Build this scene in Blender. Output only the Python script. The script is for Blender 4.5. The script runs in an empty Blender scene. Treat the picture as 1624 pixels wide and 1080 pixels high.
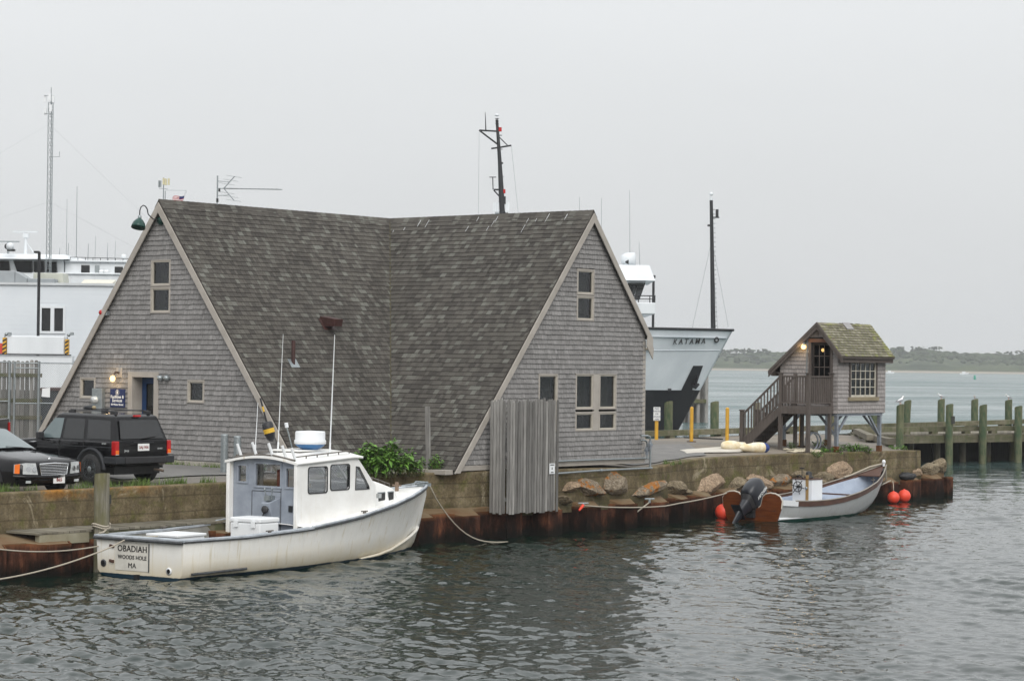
import bpy, bmesh, math, random
import numpy as np
from mathutils import Vector, Matrix
from mathutils.geometry import tessellate_polygon
rng = random.Random(7)
SC = bpy.context.scene
COL = SC.collection
R = math.radians
# ------------------------------------------------------------------ camera
F, H0, ROLL, HC = 3600.0, 574.0, .01215, 4.67          # photo pixels, horizon row, roll, eye height above the water
_p = math.atan((H0-540)/F)
RIGHT = Vector((1, 0, 0)); FWD = Vector((0, math.cos(_p), math.sin(_p))); UP = Vector((0, -math.sin(_p), math.cos(_p)))
cR, sR = math.cos(ROLL), math.sin(ROLL)
camd = bpy.data.cameras.new('camera'); cam = bpy.data.objects.new('camera', camd); COL.objects.link(cam)
cx = RIGHT*cR + UP*sR; cy = UP*cR - RIGHT*sR; cz = -FWD
cam.matrix_world = Matrix(((cx.x, cy.x, cz.x, 0), (cx.y, cy.y, cz.y, 0), (cx.z, cy.z, cz.z, HC), (0, 0, 0, 1)))
camd.sensor_fit = 'HORIZONTAL'; camd.sensor_width = 36; camd.lens = F/1624*36
camd.clip_start = .5; camd.clip_end = 9000
SC.camera = cam
# ------------------------------------------------------------------ light
SUN_EL, SUN_AZ = 38, 168          # degrees; azimuth measured from +Y clockwise: behind the camera
w = bpy.data.worlds.new('World'); SC.world = w; w.use_nodes = True
nt = w.node_tree; nt.nodes.clear()
def wn(t, **k):
    n = nt.nodes.new(t)
    for a, b in k.items(): setattr(n, a, b)
    return n
out = wn('ShaderNodeOutputWorld'); bg = wn('ShaderNodeBackground'); bg.inputs[1].default_value = .1
sky = wn('ShaderNodeTexSky', sky_type='NISHITA', sun_disc=False)
sky.sun_elevation = R(SUN_EL); sky.sun_rotation = R(SUN_AZ); sky.dust_density = 5; sky.altitude = 0
tc = wn('ShaderNodeTexCoord'); sep = wn('ShaderNodeSeparateXYZ'); nt.links.new(tc.outputs['Generated'], sep.inputs[0])
ramp = wn('ShaderNodeValToRGB'); el = ramp.color_ramp.elements       # overcast sky: brighter towards the zenith
el[0].position = 0; el[0].color = (.556, .568, .577, 1); el[1].position = 1; el[1].color = (1.26, 1.29, 1.31, 1)
e = el.new(.12); e.color = (.628, .640, .648, 1)
e = el.new(.45); e.color = (.92, .935, .95, 1)
nt.links.new(sep.outputs[2], ramp.inputs[0])
nz = wn('ShaderNodeTexNoise'); nz.inputs['Scale'].default_value = 2.2; nz.inputs['Detail'].default_value = 4
mp = wn('ShaderNodeMapping'); mp.inputs['Scale'].default_value = (1, 1, 3.2)
nt.links.new(tc.outputs['Generated'], mp.inputs[0]); nt.links.new(mp.outputs[0], nz.inputs['Vector'])
mr = wn('ShaderNodeMapRange'); mr.inputs[3].default_value = 9.3; mr.inputs[4].default_value = 10.9
nt.links.new(nz.outputs[0], mr.inputs[0])
mul = wn('ShaderNodeVectorMath', operation='SCALE'); nt.links.new(ramp.outputs[0], mul.inputs[0]); nt.links.new(mr.outputs[0], mul.inputs['Scale'])
mix = wn('ShaderNodeMixRGB'); mix.inputs[0].default_value = .95
nt.links.new(sky.outputs[0], mix.inputs[1]); nt.links.new(mul.outputs[0], mix.inputs[2])
nt.links.new(mix.outputs[0], bg.inputs[0]); nt.links.new(bg.outputs[0], out.inputs[0])
sd = bpy.data.lights.new('sun', 'SUN'); sd.energy = 1.5; sd.angle = R(45); sd.color = (1, .97, .93)
so = bpy.data.objects.new('sun', sd); COL.objects.link(so)
az, ele = R(SUN_AZ), R(SUN_EL)
sdir = Vector((math.sin(az)*math.cos(ele), math.cos(az)*math.cos(ele), math.sin(ele)))
so.rotation_euler = sdir.to_track_quat('Z', 'Y').to_euler(); so.location = (0, -20, 60)
vs = SC.view_settings; vs.view_transform = 'Standard'; vs.look = 'None'; vs.exposure = .345; vs.gamma = 1; vs.use_curve_mapping = False
cyc = SC.cycles; cyc.max_bounces = 6; cyc.diffuse_bounces = 3; cyc.glossy_bounces = 3; cyc.transparent_max_bounces = 12; cyc.volume_bounces = 0
cyc.sample_clamp_indirect = 6; cyc.use_denoising = True
# ------------------------------------------------------------------ frames: s runs along the quay, t towards the water
TH = .8834; C0 = Vector((-3.7306, 68.5151))
E1 = Vector((math.cos(TH), math.sin(TH))); E2 = Vector((math.sin(TH), -math.cos(TH)))
ST = Matrix(((E1.x, E2.x, 0, C0.x), (E1.y, E2.y, 0, C0.y), (0, 0, 1, 0), (0, 0, 0, 1)))
I4 = Matrix.Identity(4)
def W(s, t, z=0): return ST @ Vector((s, t, z))
def st_of(P): d = Vector((P[0], P[1]))-C0; return d.dot(E1), d.dot(E2)
def ray(px, py):
    a, b = px-812, py-540
    return FWD + RIGHT*((a*cR+b*sR)/F) - UP*((-a*sR+b*cR)/F)
EYE = Vector((0, 0, HC))
def atz(px, py, z): d = ray(px, py); return EYE + d*((z-HC)/d.z)      # on the level z
def aty(px, py, Y): d = ray(px, py); return EYE + d*(Y/d.y)           # at the distance Y
def att(px, py, t):                                                    # on the upright plane t, as (s, t, z)
    d = ray(px, py); n = Vector((E2.x, E2.y, 0)); k = (C0.dot(E2)+t)/d.dot(n); P = EYE+d*k; s, t2 = st_of(P); return Vector((s, t2, P.z))
def ats(px, py, s):
    d = ray(px, py); n = Vector((E1.x, E1.y, 0)); k = (C0.dot(E1)+s)/d.dot(n); P = EYE+d*k; s2, t = st_of(P); return Vector((s2, t, P.z))
def lerp(a, b, f): return a+(b-a)*f
def interp(x, xs, ys): return float(np.interp(x, xs, ys))
def wall_t(s): return interp(s, [-60, -9, -6.8, -5.3, -3, 2.8, 6, 9, 13, 21], [6.95, 7.0, 7.1, 7.6, 7.85, 7.82, 6.9, 6.65, 6.55, 6.35])
def wall_z(s): return interp(s, [-60, -9, -5, 0, 3, 5, 7, 12, 18, 21], [1.72, 1.73, 1.78, 1.73, 1.66, 1.72, 1.80, 1.80, 1.74, 1.71])
def pile_t(s): return interp(s, [-60, -15, -11, 0, 2.8, 6, 8, 13, 21], [8.45, 8.40, 8.14, 8.22, 8.22, 7.34, 7.2, 7.08, 6.70])
def gz(X, Y):
    s, t = st_of((X, Y)); d = wall_t(min(max(s, -40), 21))-t
    a = wall_z(min(max(s, -40), 21))-.02 + min(.09, .015*max(0, d))
    b = wall_z(min(max(s, -40), 21))-.02 + min(.26, .085*max(0, d-.35))
    f = interp(s, [4, 11], [0, 1]); z = lerp(a, b, f)-interp(s, [-17, -16, -12.5], [.17, .05, 0])*interp(d, [0, .7], [0, 1])
    g = interp(Y, [79, 97], [0, 1])*interp(X, [-8, 2], [0, 1])
    return lerp(z, 1.46, g)
def gst(s, t): P = W(s, t); return gz(P.x, P.y)
# ------------------------------------------------------------------ objects
ROOTM = {}
def empty(name, loc, rz=0, label=None, cat=None, group=None):
    o = bpy.data.objects.new(name, None); COL.objects.link(o); o.empty_display_size = .2
    o.location = loc; o.rotation_euler = (0, 0, rz)
    ROOTM[o] = Matrix.Translation(loc) @ Matrix.Rotation(rz, 4, 'Z')
    tag(o, label, cat, group); return o
def tag(o, label=None, cat=None, group=None, kind=None):
    if label: o['label'] = label
    if cat: o['category'] = cat
    if group: o['group'] = group
    if kind: o['kind'] = kind
    return o
def rootm(o):
    while o is not None and o.parent: o = o.parent
    return ROOTM.get(o, I4)
def children(o): return [c for c in bpy.data.objects if c.parent == o]
class MB:
    """collects shapes, links them as ONE mesh object"""
    def __init__(s, M=None): s.M = M or I4; s.v = []; s.f = []; s.tone = []; s.usetone = False; s.sm = []
    def add(s, vs, fs, tone=.5, smooth=False):
        o = len(s.v); s.v += [tuple(p) for p in vs]
        for f in fs: s.f.append([o+i for i in f]); s.tone.append(tone); s.sm.append(smooth)
        return s
    def box(s, c, d, rz=0, tone=.5, rot=None):
        m = rot or Matrix.Rotation(rz, 3, 'Z'); c = Vector(c); h = Vector(d)/2
        vs = [c + m @ Vector((x*h.x, y*h.y, z*h.z)) for x in (-1, 1) for y in (-1, 1) for z in (-1, 1)]
        return s.add(vs, [(0, 1, 3, 2), (4, 6, 7, 5), (0, 4, 5, 1), (2, 3, 7, 6), (0, 2, 6, 4), (1, 5, 7, 3)], tone)
    def box2(s, a, b, tone=.5): return s.box([(a[i]+b[i])/2 for i in range(3)], [abs(b[i]-a[i]) for i in range(3)], tone=tone)
    def prism(s, poly, vec, tone=.5, smooth=False):
        n = len(poly); vec = Vector(vec); p = [Vector(q) for q in poly]
        return s.add(p+[q+vec for q in p], [list(range(n))[::-1], list(range(n, 2*n))]+[(i, (i+1) % n, n+(i+1) % n, n+i) for i in range(n)], tone, smooth)
    def beam(s, a, b, wd, hd, up=(0, 0, 1), tone=.5):
        a, b, up = Vector(a), Vector(b), Vector(up); d = (b-a).normalized(); x = d.cross(up)
        if x.length < 1e-4: x = d.cross(Vector((1, 0, 0)))
        x.normalize(); y = x.cross(d).normalized(); x *= wd/2; y *= hd/2
        return s.prism([a-x-y, a+x-y, a+x+y, a-x+y], b-a, tone)
    def cyl(s, a, b, r0, r1=None, n=10, tone=.5, caps=True, smooth=True):
        r1 = r0 if r1 is None else r1; a, b = Vector(a), Vector(b); d = (b-a).normalized()
        x = d.cross(Vector((0, 0, 1)));  x = d.cross(Vector((1, 0, 0))) if x.length < 1e-3 else x
        x.normalize(); y = d.cross(x)
        vs = [c + (x*math.cos(2*math.pi*i/n)+y*math.sin(2*math.pi*i/n))*r for c, r in ((a, r0), (b, r1)) for i in range(n)]
        s.add(vs, [(i, (i+1) % n, n+(i+1) % n, n+i) for i in range(n)], tone, smooth)
        if caps: s.add(vs[:n], [list(range(n))[::-1]], tone); s.add(vs[n:], [list(range(n))], tone)
        return s
    def tube(s, pts, r, n=6, tone=.5):
        pts = [Vector(p) for p in pts]; rings = []
        rr = r if isinstance(r, (list, tuple)) else [r]*len(pts)
        prev = None
        for i, p in enumerate(pts):
            d = (pts[min(i+1, len(pts)-1)]-pts[max(i-1, 0)]).normalized()
            x = prev - d*prev.dot(d) if prev is not None else d.orthogonal()
            if x.length < 1e-5: x = d.orthogonal()
            x.normalize(); prev = x; y = d.cross(x)
            rings.append([p+(x*math.cos(2*math.pi*k/n)+y*math.sin(2*math.pi*k/n))*rr[i] for k in range(n)])
        return s.loft(rings, True, True, tone, True)
    def loft(s, rings, closed=True, caps=False, tone=.5, smooth=True):
        n = len(rings[0]); vs = [p for r in rings for p in r]; fs = []
        for i in range(len(rings)-1):
            for k in range(n if closed else n-1):
                fs.append((i*n+k, i*n+(k+1) % n, (i+1)*n+(k+1) % n, (i+1)*n+k))
        s.add(vs, fs, tone, smooth)
        if caps: s.add(rings[0], [list(range(n))[::-1]], tone); s.add(rings[-1], [list(range(n))], tone)
        return s
    def lathe(s, prof, c=(0, 0, 0), n=16, tone=.5, axis=None):
        m = axis.to_track_quat('Z', 'Y').to_matrix() if axis is not None else Matrix.Identity(3); c = Vector(c)
        return s.loft([[c + m @ Vector((r*math.cos(2*math.pi*k/n), r*math.sin(2*math.pi*k/n), z)) for k in range(n)] for r, z in prof], True, True, tone)
    def ball(s, c, r, n=12, m=8, sc=(1, 1, 1), tone=.5, rot=None, jit=0, rg=None):
        c = Vector(c); rings = []
        rot = rot or Matrix.Identity(3)
        for i in range(m+1):
            a = math.pi*i/m; ring = []
            for k in range(n):
                b = 2*math.pi*k/n; q = 1+(rg.uniform(-jit, jit) if rg and 0 < i < m else 0)
                ring.append(c + rot @ Vector((r*sc[0]*math.sin(a)*math.cos(b)*q, r*sc[1]*math.sin(a)*math.sin(b)*q, r*sc[2]*math.cos(a)*q)))
            rings.append(ring)
        return s.loft(rings, True, False, tone, True)
    def holed(s, outer, holes, vec, tone=.5):
        """flat polygon with holes, given thickness vec"""
        outer = [Vector(p) for p in outer]; holes = [[Vector(p) for p in h] for h in holes]; vec = Vector(vec)
        loops = [outer]+holes; tri = tessellate_polygon(loops); allp = [p for l in loops for p in l]
        s.add(allp, [tuple(t) for t in tri], tone); s.add([p+vec for p in allp], [tuple(t)[::-1] for t in tri], tone)
        for l in loops:
            n = len(l); s.add(l+[p+vec for p in l], [(i, (i+1) % n, n+(i+1) % n, n+i) for i in range(n)], tone)
        return s
    def build(s, name, mat, parent=None, recalc=True, bevel=0, merge=False, label=None, kind=None, smooth=None):
        inv = rootm(parent).inverted() if parent is not None else I4
        T = inv @ s.M; me = bpy.data.meshes.new(name)
        me.from_pydata([tuple(T @ Vector(p)) for p in s.v], [], s.f)
        if s.usetone:
            at = me.attributes.new('tone', 'FLOAT', 'FACE'); at.data.foreach_set('value', s.tone)
        me.polygons.foreach_set('use_smooth', [bool(x) for x in s.sm] if smooth is None else [smooth]*len(s.f))
        if recalc or merge:
            bm = bmesh.new(); bm.from_mesh(me)
            if merge: bmesh.ops.remove_doubles(bm, verts=bm.verts, dist=merge if isinstance(merge, float) else 1e-4)
            bmesh.ops.recalc_face_normals(bm, faces=bm.faces); bm.to_mesh(me); bm.free()
        me.materials.append(mat)
        o = bpy.data.objects.new(name, me); COL.objects.link(o)
        if parent is not None: o.parent = parent
        if bevel:
            b = o.modifiers.new('bevel', 'BEVEL'); b.width = bevel; b.segments = 2; b.limit_method = 'ANGLE'; b.angle_limit = R(35); b.harden_normals = False
        if label: o['label'] = label
        if kind: o['kind'] = kind
        return o
def copy_tree(o, parent=None):
    c = o.copy(); COL.objects.link(c)
    if parent is not None: c.parent = parent
    for ch in children(o): copy_tree(ch, c)
    return c
def text(s, size, mat, parent, origin, xdir, updir, name='lettering', ext=.004, align='CENTER', shear=0, off=0, spc=1.05):
    """flat lettering; origin/xdir/updir in world"""
    cu = bpy.data.curves.new('txt', 'FONT'); cu.body = s; cu.size = size; cu.extrude = ext; cu.align_x = align; cu.align_y = 'CENTER'; cu.shear = shear; cu.offset = off; cu.resolution_u = 3; cu.space_character = spc
    to = bpy.data.objects.new('txt', cu); COL.objects.link(to)
    me = bpy.data.meshes.new_from_object(to.evaluated_get(bpy.context.evaluated_depsgraph_get()))
    bpy.data.objects.remove(to); bpy.data.curves.remove(cu)
    x = Vector(xdir).normalized(); u = Vector(updir).normalized(); n = x.cross(u)
    M = Matrix(((x.x, u.x, n.x, origin[0]), (x.y, u.y, n.y, origin[1]), (x.z, u.z, n.z, origin[2]), (0, 0, 0, 1)))
    me.transform(rootm(parent).inverted() @ M); me.materials.clear(); me.materials.append(mat)
    o = bpy.data.objects.new(name, me); COL.objects.link(o); o.parent = parent; return o
def clip_poly(poly, clip):
    """Sutherland-Hodgman: poly against convex counter-clockwise clip (2D)"""
    outp = poly
    for i in range(len(clip)):
        a, b = clip[i], clip[(i+1) % len(clip)]; inp = outp; outp = []
        if not inp: break
        def side(p): return (b[0]-a[0])*(p[1]-a[1])-(b[1]-a[1])*(p[0]-a[0])
        for j in range(len(inp)):
            p, q = inp[j], inp[(j+1) % len(inp)]; sp, sq = side(p), side(q)
            if sp >= 0: outp.append(p)
            if (sp >= 0) != (sq >= 0):
                k = sp/(sp-sq); outp.append((p[0]+(q[0]-p[0])*k, p[1]+(q[1]-p[1])*k))
    return outp
def area2(p): return abs(sum(p[i][0]*p[(i+1) % len(p)][1]-p[(i+1) % len(p)][0]*p[i][1] for i in range(len(p))))/2
# ------------------------------------------------------------------ materials
class NT:
    def __init__(s, name):
        s.m = bpy.data.materials.new(name); s.m.use_nodes = True; s.t = s.m.node_tree; s.t.nodes.clear()
        s.out = s.n('ShaderNodeOutputMaterial'); s.b = s.n('ShaderNodeBsdfPrincipled'); s.l(s.b.outputs[0], s.out.inputs[0])
    def n(s, t, **k):
        x = s.t.nodes.new(t)
        for a, b in k.items(): setattr(x, a, b)
        return x
    def l(s, a, b): s.t.links.new(a, b)
    def pos(s, kind='Object', scale=(1, 1, 1), rot=(0, 0, 0)):
        if kind == 'World': o = s.n('ShaderNodeNewGeometry').outputs['Position']
        else: o = s.n('ShaderNodeTexCoord').outputs[kind]
        m = s.n('ShaderNodeMapping'); m.inputs['Scale'].default_value = scale; m.inputs['Rotation'].default_value = rot; s.l(o, m.inputs[0]); return m.outputs[0]
    def noise(s, vec, scale=5, detail=5, rough=.55, dist=0):
        x = s.n('ShaderNodeTexNoise'); x.inputs['Scale'].default_value = scale; x.inputs['Detail'].default_value = detail; x.inputs['Roughness'].default_value = rough; x.inputs['Distortion'].default_value = dist
        s.l(vec, x.inputs['Vector']); return x.outputs[0]
    def ramp(s, fac, stops):
        r = s.n('ShaderNodeValToRGB'); e = r.color_ramp.elements
        for i, (p, c) in enumerate(stops):
            c = (c, c, c) if isinstance(c, (int, float)) else c
            x = e[i] if i < 2 else e.new(p)
            x.position = p; x.color = (*c, 1)
        s.l(fac, r.inputs[0]); return r.outputs[0]
    def mix(s, fac, a, b, mode='MIX'):
        m = s.n('ShaderNodeMixRGB', blend_type=mode)
        for i, x in ((0, fac), (1, a), (2, b)):
            if isinstance(x, (int, float)): m.inputs[i].default_value = x if i == 0 else (x, x, x, 1)
            elif isinstance(x, tuple): m.inputs[i].default_value = (*x, 1)
            else: s.l(x, m.inputs[i])
        return m.outputs[0]
    def math(s, op, a, b=0):
        m = s.n('ShaderNodeMath', operation=op)
        for i, x in ((0, a), (1, b)):
            if isinstance(x, (int, float)): m.inputs[i].default_value = x
            else: s.l(x, m.inputs[i])
        return m.outputs[0]
    def attr(s, name): a = s.n('ShaderNodeAttribute'); a.attribute_name = name; return a.outputs['Fac']
    def sepz(s, vec, i=2): x = s.n('ShaderNodeSeparateXYZ'); s.l(vec, x.inputs[0]); return x.outputs[i]
    def bump(s, h, strength=.3, dist=.02):
        b = s.n('ShaderNodeBump'); b.inputs['Strength'].default_value = strength; b.inputs['Distance'].default_value = dist; s.l(h, b.inputs['Height']); s.l(b.outputs[0], s.b.inputs['Normal'])
    def set(s, color=None, rough=None, metal=None, spec=None, coat=None):
        for k, x in (('Base Color', color), ('Roughness', rough), ('Metallic', metal), ('Specular IOR Level', spec), ('Coat Weight', coat)):
            if x is None: continue
            if isinstance(x, tuple): s.b.inputs[k].default_value = (*x, 1)
            elif isinstance(x, (int, float)): s.b.inputs[k].default_value = x
            else: s.l(x, s.b.inputs[k])
        return s
def sr(r, g, b):
    f = lambda c: (c/255/12.92 if c/255 <= .04045 else ((c/255+.055)/1.055)**2.4)
    return (f(r), f(g), f(b))
def pmat(name, c1, c2=None, scale=6, detail=6, rough=.6, metal=0, spec=.4, bump=0, bdist=.01, stretch=(1, 1, 1), tone=None, coat=0, lo=.3, hi=.7, kind='Object'):
    """base colour drifting between c1 and c2; 'tone' multiplies by the per-piece tone of the wood, stone or shingle"""
    m = NT(name); v = m.pos(kind, stretch); n = m.noise(v, scale, detail)
    c2 = c2 or tuple(x*.8 for x in c1); c = m.mix(m.ramp(n, [(lo, 0.), (hi, 1.)]), c1, c2)
    if tone:
        c = m.mix(1, c, m.ramp(m.attr('tone'), [(0, 1-tone), (1, 1+tone)]), 'MULTIPLY')
    m.set(c, rough, metal, spec, coat)
    if bump: m.bump(n, bump, bdist)
    return m.m
def glass(name, tint=(.02, .025, .028), clear=.55, refl=.7):
    m = NT(name); tr = m.n('ShaderNodeBsdfTransparent'); gl = m.n('ShaderNodeBsdfGlossy'); gl.inputs['Roughness'].default_value = .03
    tr.inputs[0].default_value = (clear, clear, clear*1.0, 1); gl.inputs[0].default_value = (.95, .97, 1, 1)
    fr = m.n('ShaderNodeFresnel'); fr.inputs[0].default_value = 1.5; mx = m.n('ShaderNodeMixShader')
    f2 = m.math('MULTIPLY', fr.outputs[0], refl)
    m.l(f2, mx.inputs[0]); m.l(tr.outputs[0], mx.inputs[1]); m.l(gl.outputs[0], mx.inputs[2]); m.l(mx.outputs[0], m.out.inputs[0]); m.t.nodes.remove(m.b); return m.m
def wood(name, c1, c2, grain=(1, 1, .06), scale=22, tone=.25, rough=.85, bump=.4, green=None, gz0=None):
    """weathered timber: streaks along the local z unless grain says otherwise"""
    m = NT(name); v = m.pos('Object', grain); n = m.noise(v, scale, 6, .65); n2 = m.noise(m.pos('Object'), 1.7, 3)
    c = m.mix(m.ramp(n, [(.32, 0.), (.68, 1.)]), c1, c2); c = m.mix(m.math('MULTIPLY', n2, .45), c, tuple(x*.55 for x in c1))
    if green is not None:
        c = m.mix(m.ramp(m.noise(m.pos('Object', (1, 1, .5)), 3.2, 5), [(.42, 0.), (.62, .8)]), c, green)
    c = m.mix(1, c, m.ramp(m.attr('tone'), [(0, 1-tone), (1, 1+tone)]), 'MULTIPLY')
    m.set(c, rough, 0, .12); m.bump(n, bump, .006); return m.m
M = {}
M['white_paint'] = pmat('white_paint', (.78, .78, .76), (.66, .66, .63), 2.5, 6, .45)
M['white_plain'] = pmat('white_plain', (.72, .735, .74), (.66, .68, .70), 1.2, 4, .5)
M['grey_steel'] = pmat('grey_steel', (.30, .33, .37), (.20, .22, .25), 9, 6, .5, .5)
M['galv'] = pmat('galvanised_steel', (.34, .37, .38), (.25, .28, .29), 14, 5, .45, .7)
M['dark_metal'] = pmat('dark_metal', (.03, .032, .035), (.02, .02, .022), 9, 4, .5, .3)
M['black_plastic'] = pmat('black_plastic', (.018, .018, .02), (.026, .026, .028), 12, 4, .5)
M['black_paint'] = pmat('black_car_paint', (.006, .006, .007), (.006, .006, .007), 3, 2, .10, 0, .28)
M['chrome'] = pmat('chrome', (.75, .76, .77), (.65, .66, .67), 9, 3, .12, 1)
M['rubber'] = pmat('rubber', (.015, .015, .016), (.03, .03, .03), 15, 5, .85)
M['taupe'] = pmat('taupe_trim', sr(166, 160, 152), sr(148, 142, 134), 2.2, 6, .6, bump=.1)
M['glass'] = glass('window_glass', clear=.95, refl=.55); M['dark_glass'] = glass('house_window_glass', refl=.25); M['clear'] = glass('clear_glass', clear=.75)
M['interior'] = pmat('dim_interior', (.05, .052, .045), (.03, .03, .028), 1.5, 3, .9)
M['curtain'] = pmat('green_grey_curtain', (.16, .18, .13), (.10, .115, .085), 9, 4, .9, stretch=(1, 1, .1))
M['blue_door'] = pmat('blue_door_paint', (.012, .045, .13), (.01, .035, .10), 3, 4, .4)
M['rope'] = pmat('rope', (.42, .38, .31), (.27, .24, .19), 60, 4, .9)
M['green_enamel'] = pmat('green_enamel', (.006, .045, .035), (.005, .035, .028), 6, 3, .3)
M['orange_buoy'] = pmat('orange_buoy', (.80, .075, .035), (.62, .055, .03), 5, 5, .45)
M['yellow'] = pmat('yellow_paint', (.62, .35, .035), (.50, .27, .03), 5, 6, .5)
M['red'] = pmat('red_plastic', (.45, .012, .012), (.35, .01, .01), 5, 3, .25)
M['amber'] = pmat('amber_lens', (.75, .17, .015), (.65, .13, .01), 5, 3, .2)
M['lens'] = pmat('clear_lens', (.55, .57, .57), (.38, .40, .40), 16, 4, .1, .2)
M['ink'] = pmat('black_lettering', (.012, .012, .013), (.02, .02, .02), 9, 3, .5)
M['ink_red'] = pmat('dull_red_lettering', (.25, .05, .04), (.2, .04, .035), 9, 3, .5)
M['white_print'] = pmat('white_print', (.72, .73, .72), (.66, .67, .66), 9, 3, .5)
M['navy'] = pmat('navy_sign_paint', (.012, .022, .085), (.01, .018, .07), 3, 3, .35)
def lampmat(name, col, k):
    m = NT(name); e = m.n('ShaderNodeEmission'); e.inputs[0].default_value = (*col, 1); e.inputs[1].default_value = k; m.l(e.outputs[0], m.out.inputs[0]); return m.m
M['lit_bulb'] = lampmat('lit_bulb', (1, .62, .22), 3.2); M['red_lamp'] = lampmat('red_lamp', (1, .12, .14), 1.6)
M['wall_shingle'] = wood('cedar_shingle', sr(120, 118, 117), sr(152, 150, 148), (1, 1, .10), 30, .23, .9, .35)
M['hut_shingle'] = wood('hut_cedar_shingle', sr(136, 131, 129), sr(164, 159, 156), (1, 1, .12), 26, .16, .9, .3)
M['grey_wood'] = wood('grey_weathered_wood', sr(106, 104, 101), sr(154, 152, 148), (1, 1, .05), 30, .38)
M['green_wood'] = wood('green_weathered_pile', sr(84, 88, 66), sr(122, 122, 98), (1, 1, .05), 20, .15, green=sr(56, 76, 56))
M['old_pile'] = wood('old_grey_pile', sr(92, 88, 76), sr(150, 146, 134), (1, 1, .045), 26, .15, green=sr(96, 94, 62))
M['deck_wood'] = wood('grey_deck_boards', sr(104, 99, 87), sr(134, 129, 116), (.1, .1, 1), 8, .25)
M['brown_stain'] = wood('brown_grey_stain', sr(82, 75, 71), sr(102, 95, 90), (1, 1, .12), 14, .15, .75, .15)
M['timber'] = wood('dark_timber', sr(92, 88, 72), sr(130, 125, 106), (.2, .2, 1), 7, .2, green=sr(84, 88, 62))
def roofmat(name, c1, c2, hi, moss=None):
    m = NT(name); v = m.pos('Object'); n = m.noise(v, 35, 5, .7); n2 = m.noise(v, .5, 4)
    t = m.attr('tone'); c = m.ramp(t, [(0, c1), (.55, c2), (.75, c2), (1, hi)])
    c = m.mix(1, c, m.ramp(n, [(.25, .72), (.75, 1.25)]), 'MULTIPLY'); c = m.mix(1, c, m.ramp(n2, [(.3, .86), (.7, 1.1)]), 'MULTIPLY')
    if moss:
        k = m.noise(v, 3.0, 6, .7); c = m.mix(m.ramp(k, [(.46, 0.), (.60, .85)]), c, moss)
        k2 = m.noise(v, 9, 5, .7); c = m.mix(m.ramp(k2, [(.5, 0.), (.7, .7)]), c, tuple(x*.45 for x in moss))
    m.set(c, .9, 0, .2); m.bump(n, .4, .006); return m.m
M['roof_shingle'] = roofmat('asphalt_roof_shingle', sr(62, 59, 56), sr(82, 79, 74), sr(102, 102, 96))
M['moss_roof'] = roofmat('mossy_roof_shingle', sr(98, 94, 84), sr(122, 117, 104), sr(146, 141, 127), sr(130, 133, 78))
def concrete():
    m = NT('stained_concrete'); v = m.pos('World'); n = m.noise(v, 1.9, 8, .75); n2 = m.noise(v, 9, 6, .7); drip = m.noise(m.pos('World', (1, 1, .2)), 2.6, 6)
    c = m.ramp(n, [(.28, sr(70, 61, 45)), (.5, sr(103, 92, 70)), (.72, sr(130, 119, 97))])
    c = m.mix(m.ramp(drip, [(.40, .42), (.56, 0.)]), c, sr(64, 56, 42))
    c = m.mix(m.ramp(m.noise(v, 2.1, 6, .7), [(.52, 0.), (.66, .8)]), c, sr(86, 86, 44))         # moss
    c = m.mix(m.ramp(m.noise(v, .9, 7, .7, 1), [(.60, 0.), (.68, .9)]), c, sr(148, 138, 116))       # bare patches
    li = m.math('MULTIPLY', m.ramp(m.noise(v, .75, 5, .7), [(.54, 0.), (.62, 1.)]), m.ramp(m.math('MULTIPLY', m.sepz(v, 0), -.06), [(.45, .12), (.60, 1.)]))
    hi = m.n('ShaderNodeMapRange'); hi.inputs[1].default_value = 1.45; hi.inputs[2].default_value = 1.75; m.l(m.sepz(v), hi.inputs[0])
    c = m.mix(m.math('MULTIPLY', m.math('MULTIPLY', li, hi.outputs[0]), .85), c, sr(150, 100, 30))
    c = m.mix(1, c, m.ramp(m.noise(v, 16, 6, .8), [(.34, .62), (.5, 1.), (.68, 1.3)]), 'MULTIPLY')                 # aggregate showing
    seam = m.n('ShaderNodeTexWave', wave_type='BANDS', bands_direction='Z'); seam.inputs['Scale'].default_value = .85; seam.inputs['Distortion'].default_value = .7; seam.inputs['Detail'].default_value = 3; m.l(v, seam.inputs[0])
    c = m.mix(m.ramp(seam.outputs[0], [(.0, .45), (.035, 0.)]), c, sr(48, 42, 30))                                  # form-board lines
    wet = m.n('ShaderNodeMapRange'); wet.inputs[1].default_value = 1.02; wet.inputs[2].default_value = .80; m.l(m.math('ADD', m.sepz(v), m.math('MULTIPLY', m.math('SUBTRACT', n, .5), .5)), wet.inputs[0])
    c = m.mix(m.math('MULTIPLY', wet.outputs[0], .5), c, sr(52, 50, 32))
    m.set(c, .9, 0, .2); m.bump(m.mix(.5, n2, n), .9, .04); return m.m
M['concrete'] = concrete()
M['shelf'] = pmat('sandy_shelf', sr(112, 98, 74), sr(96, 70, 44), 1.6, 7, .9, bump=.4, kind='World')
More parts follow.
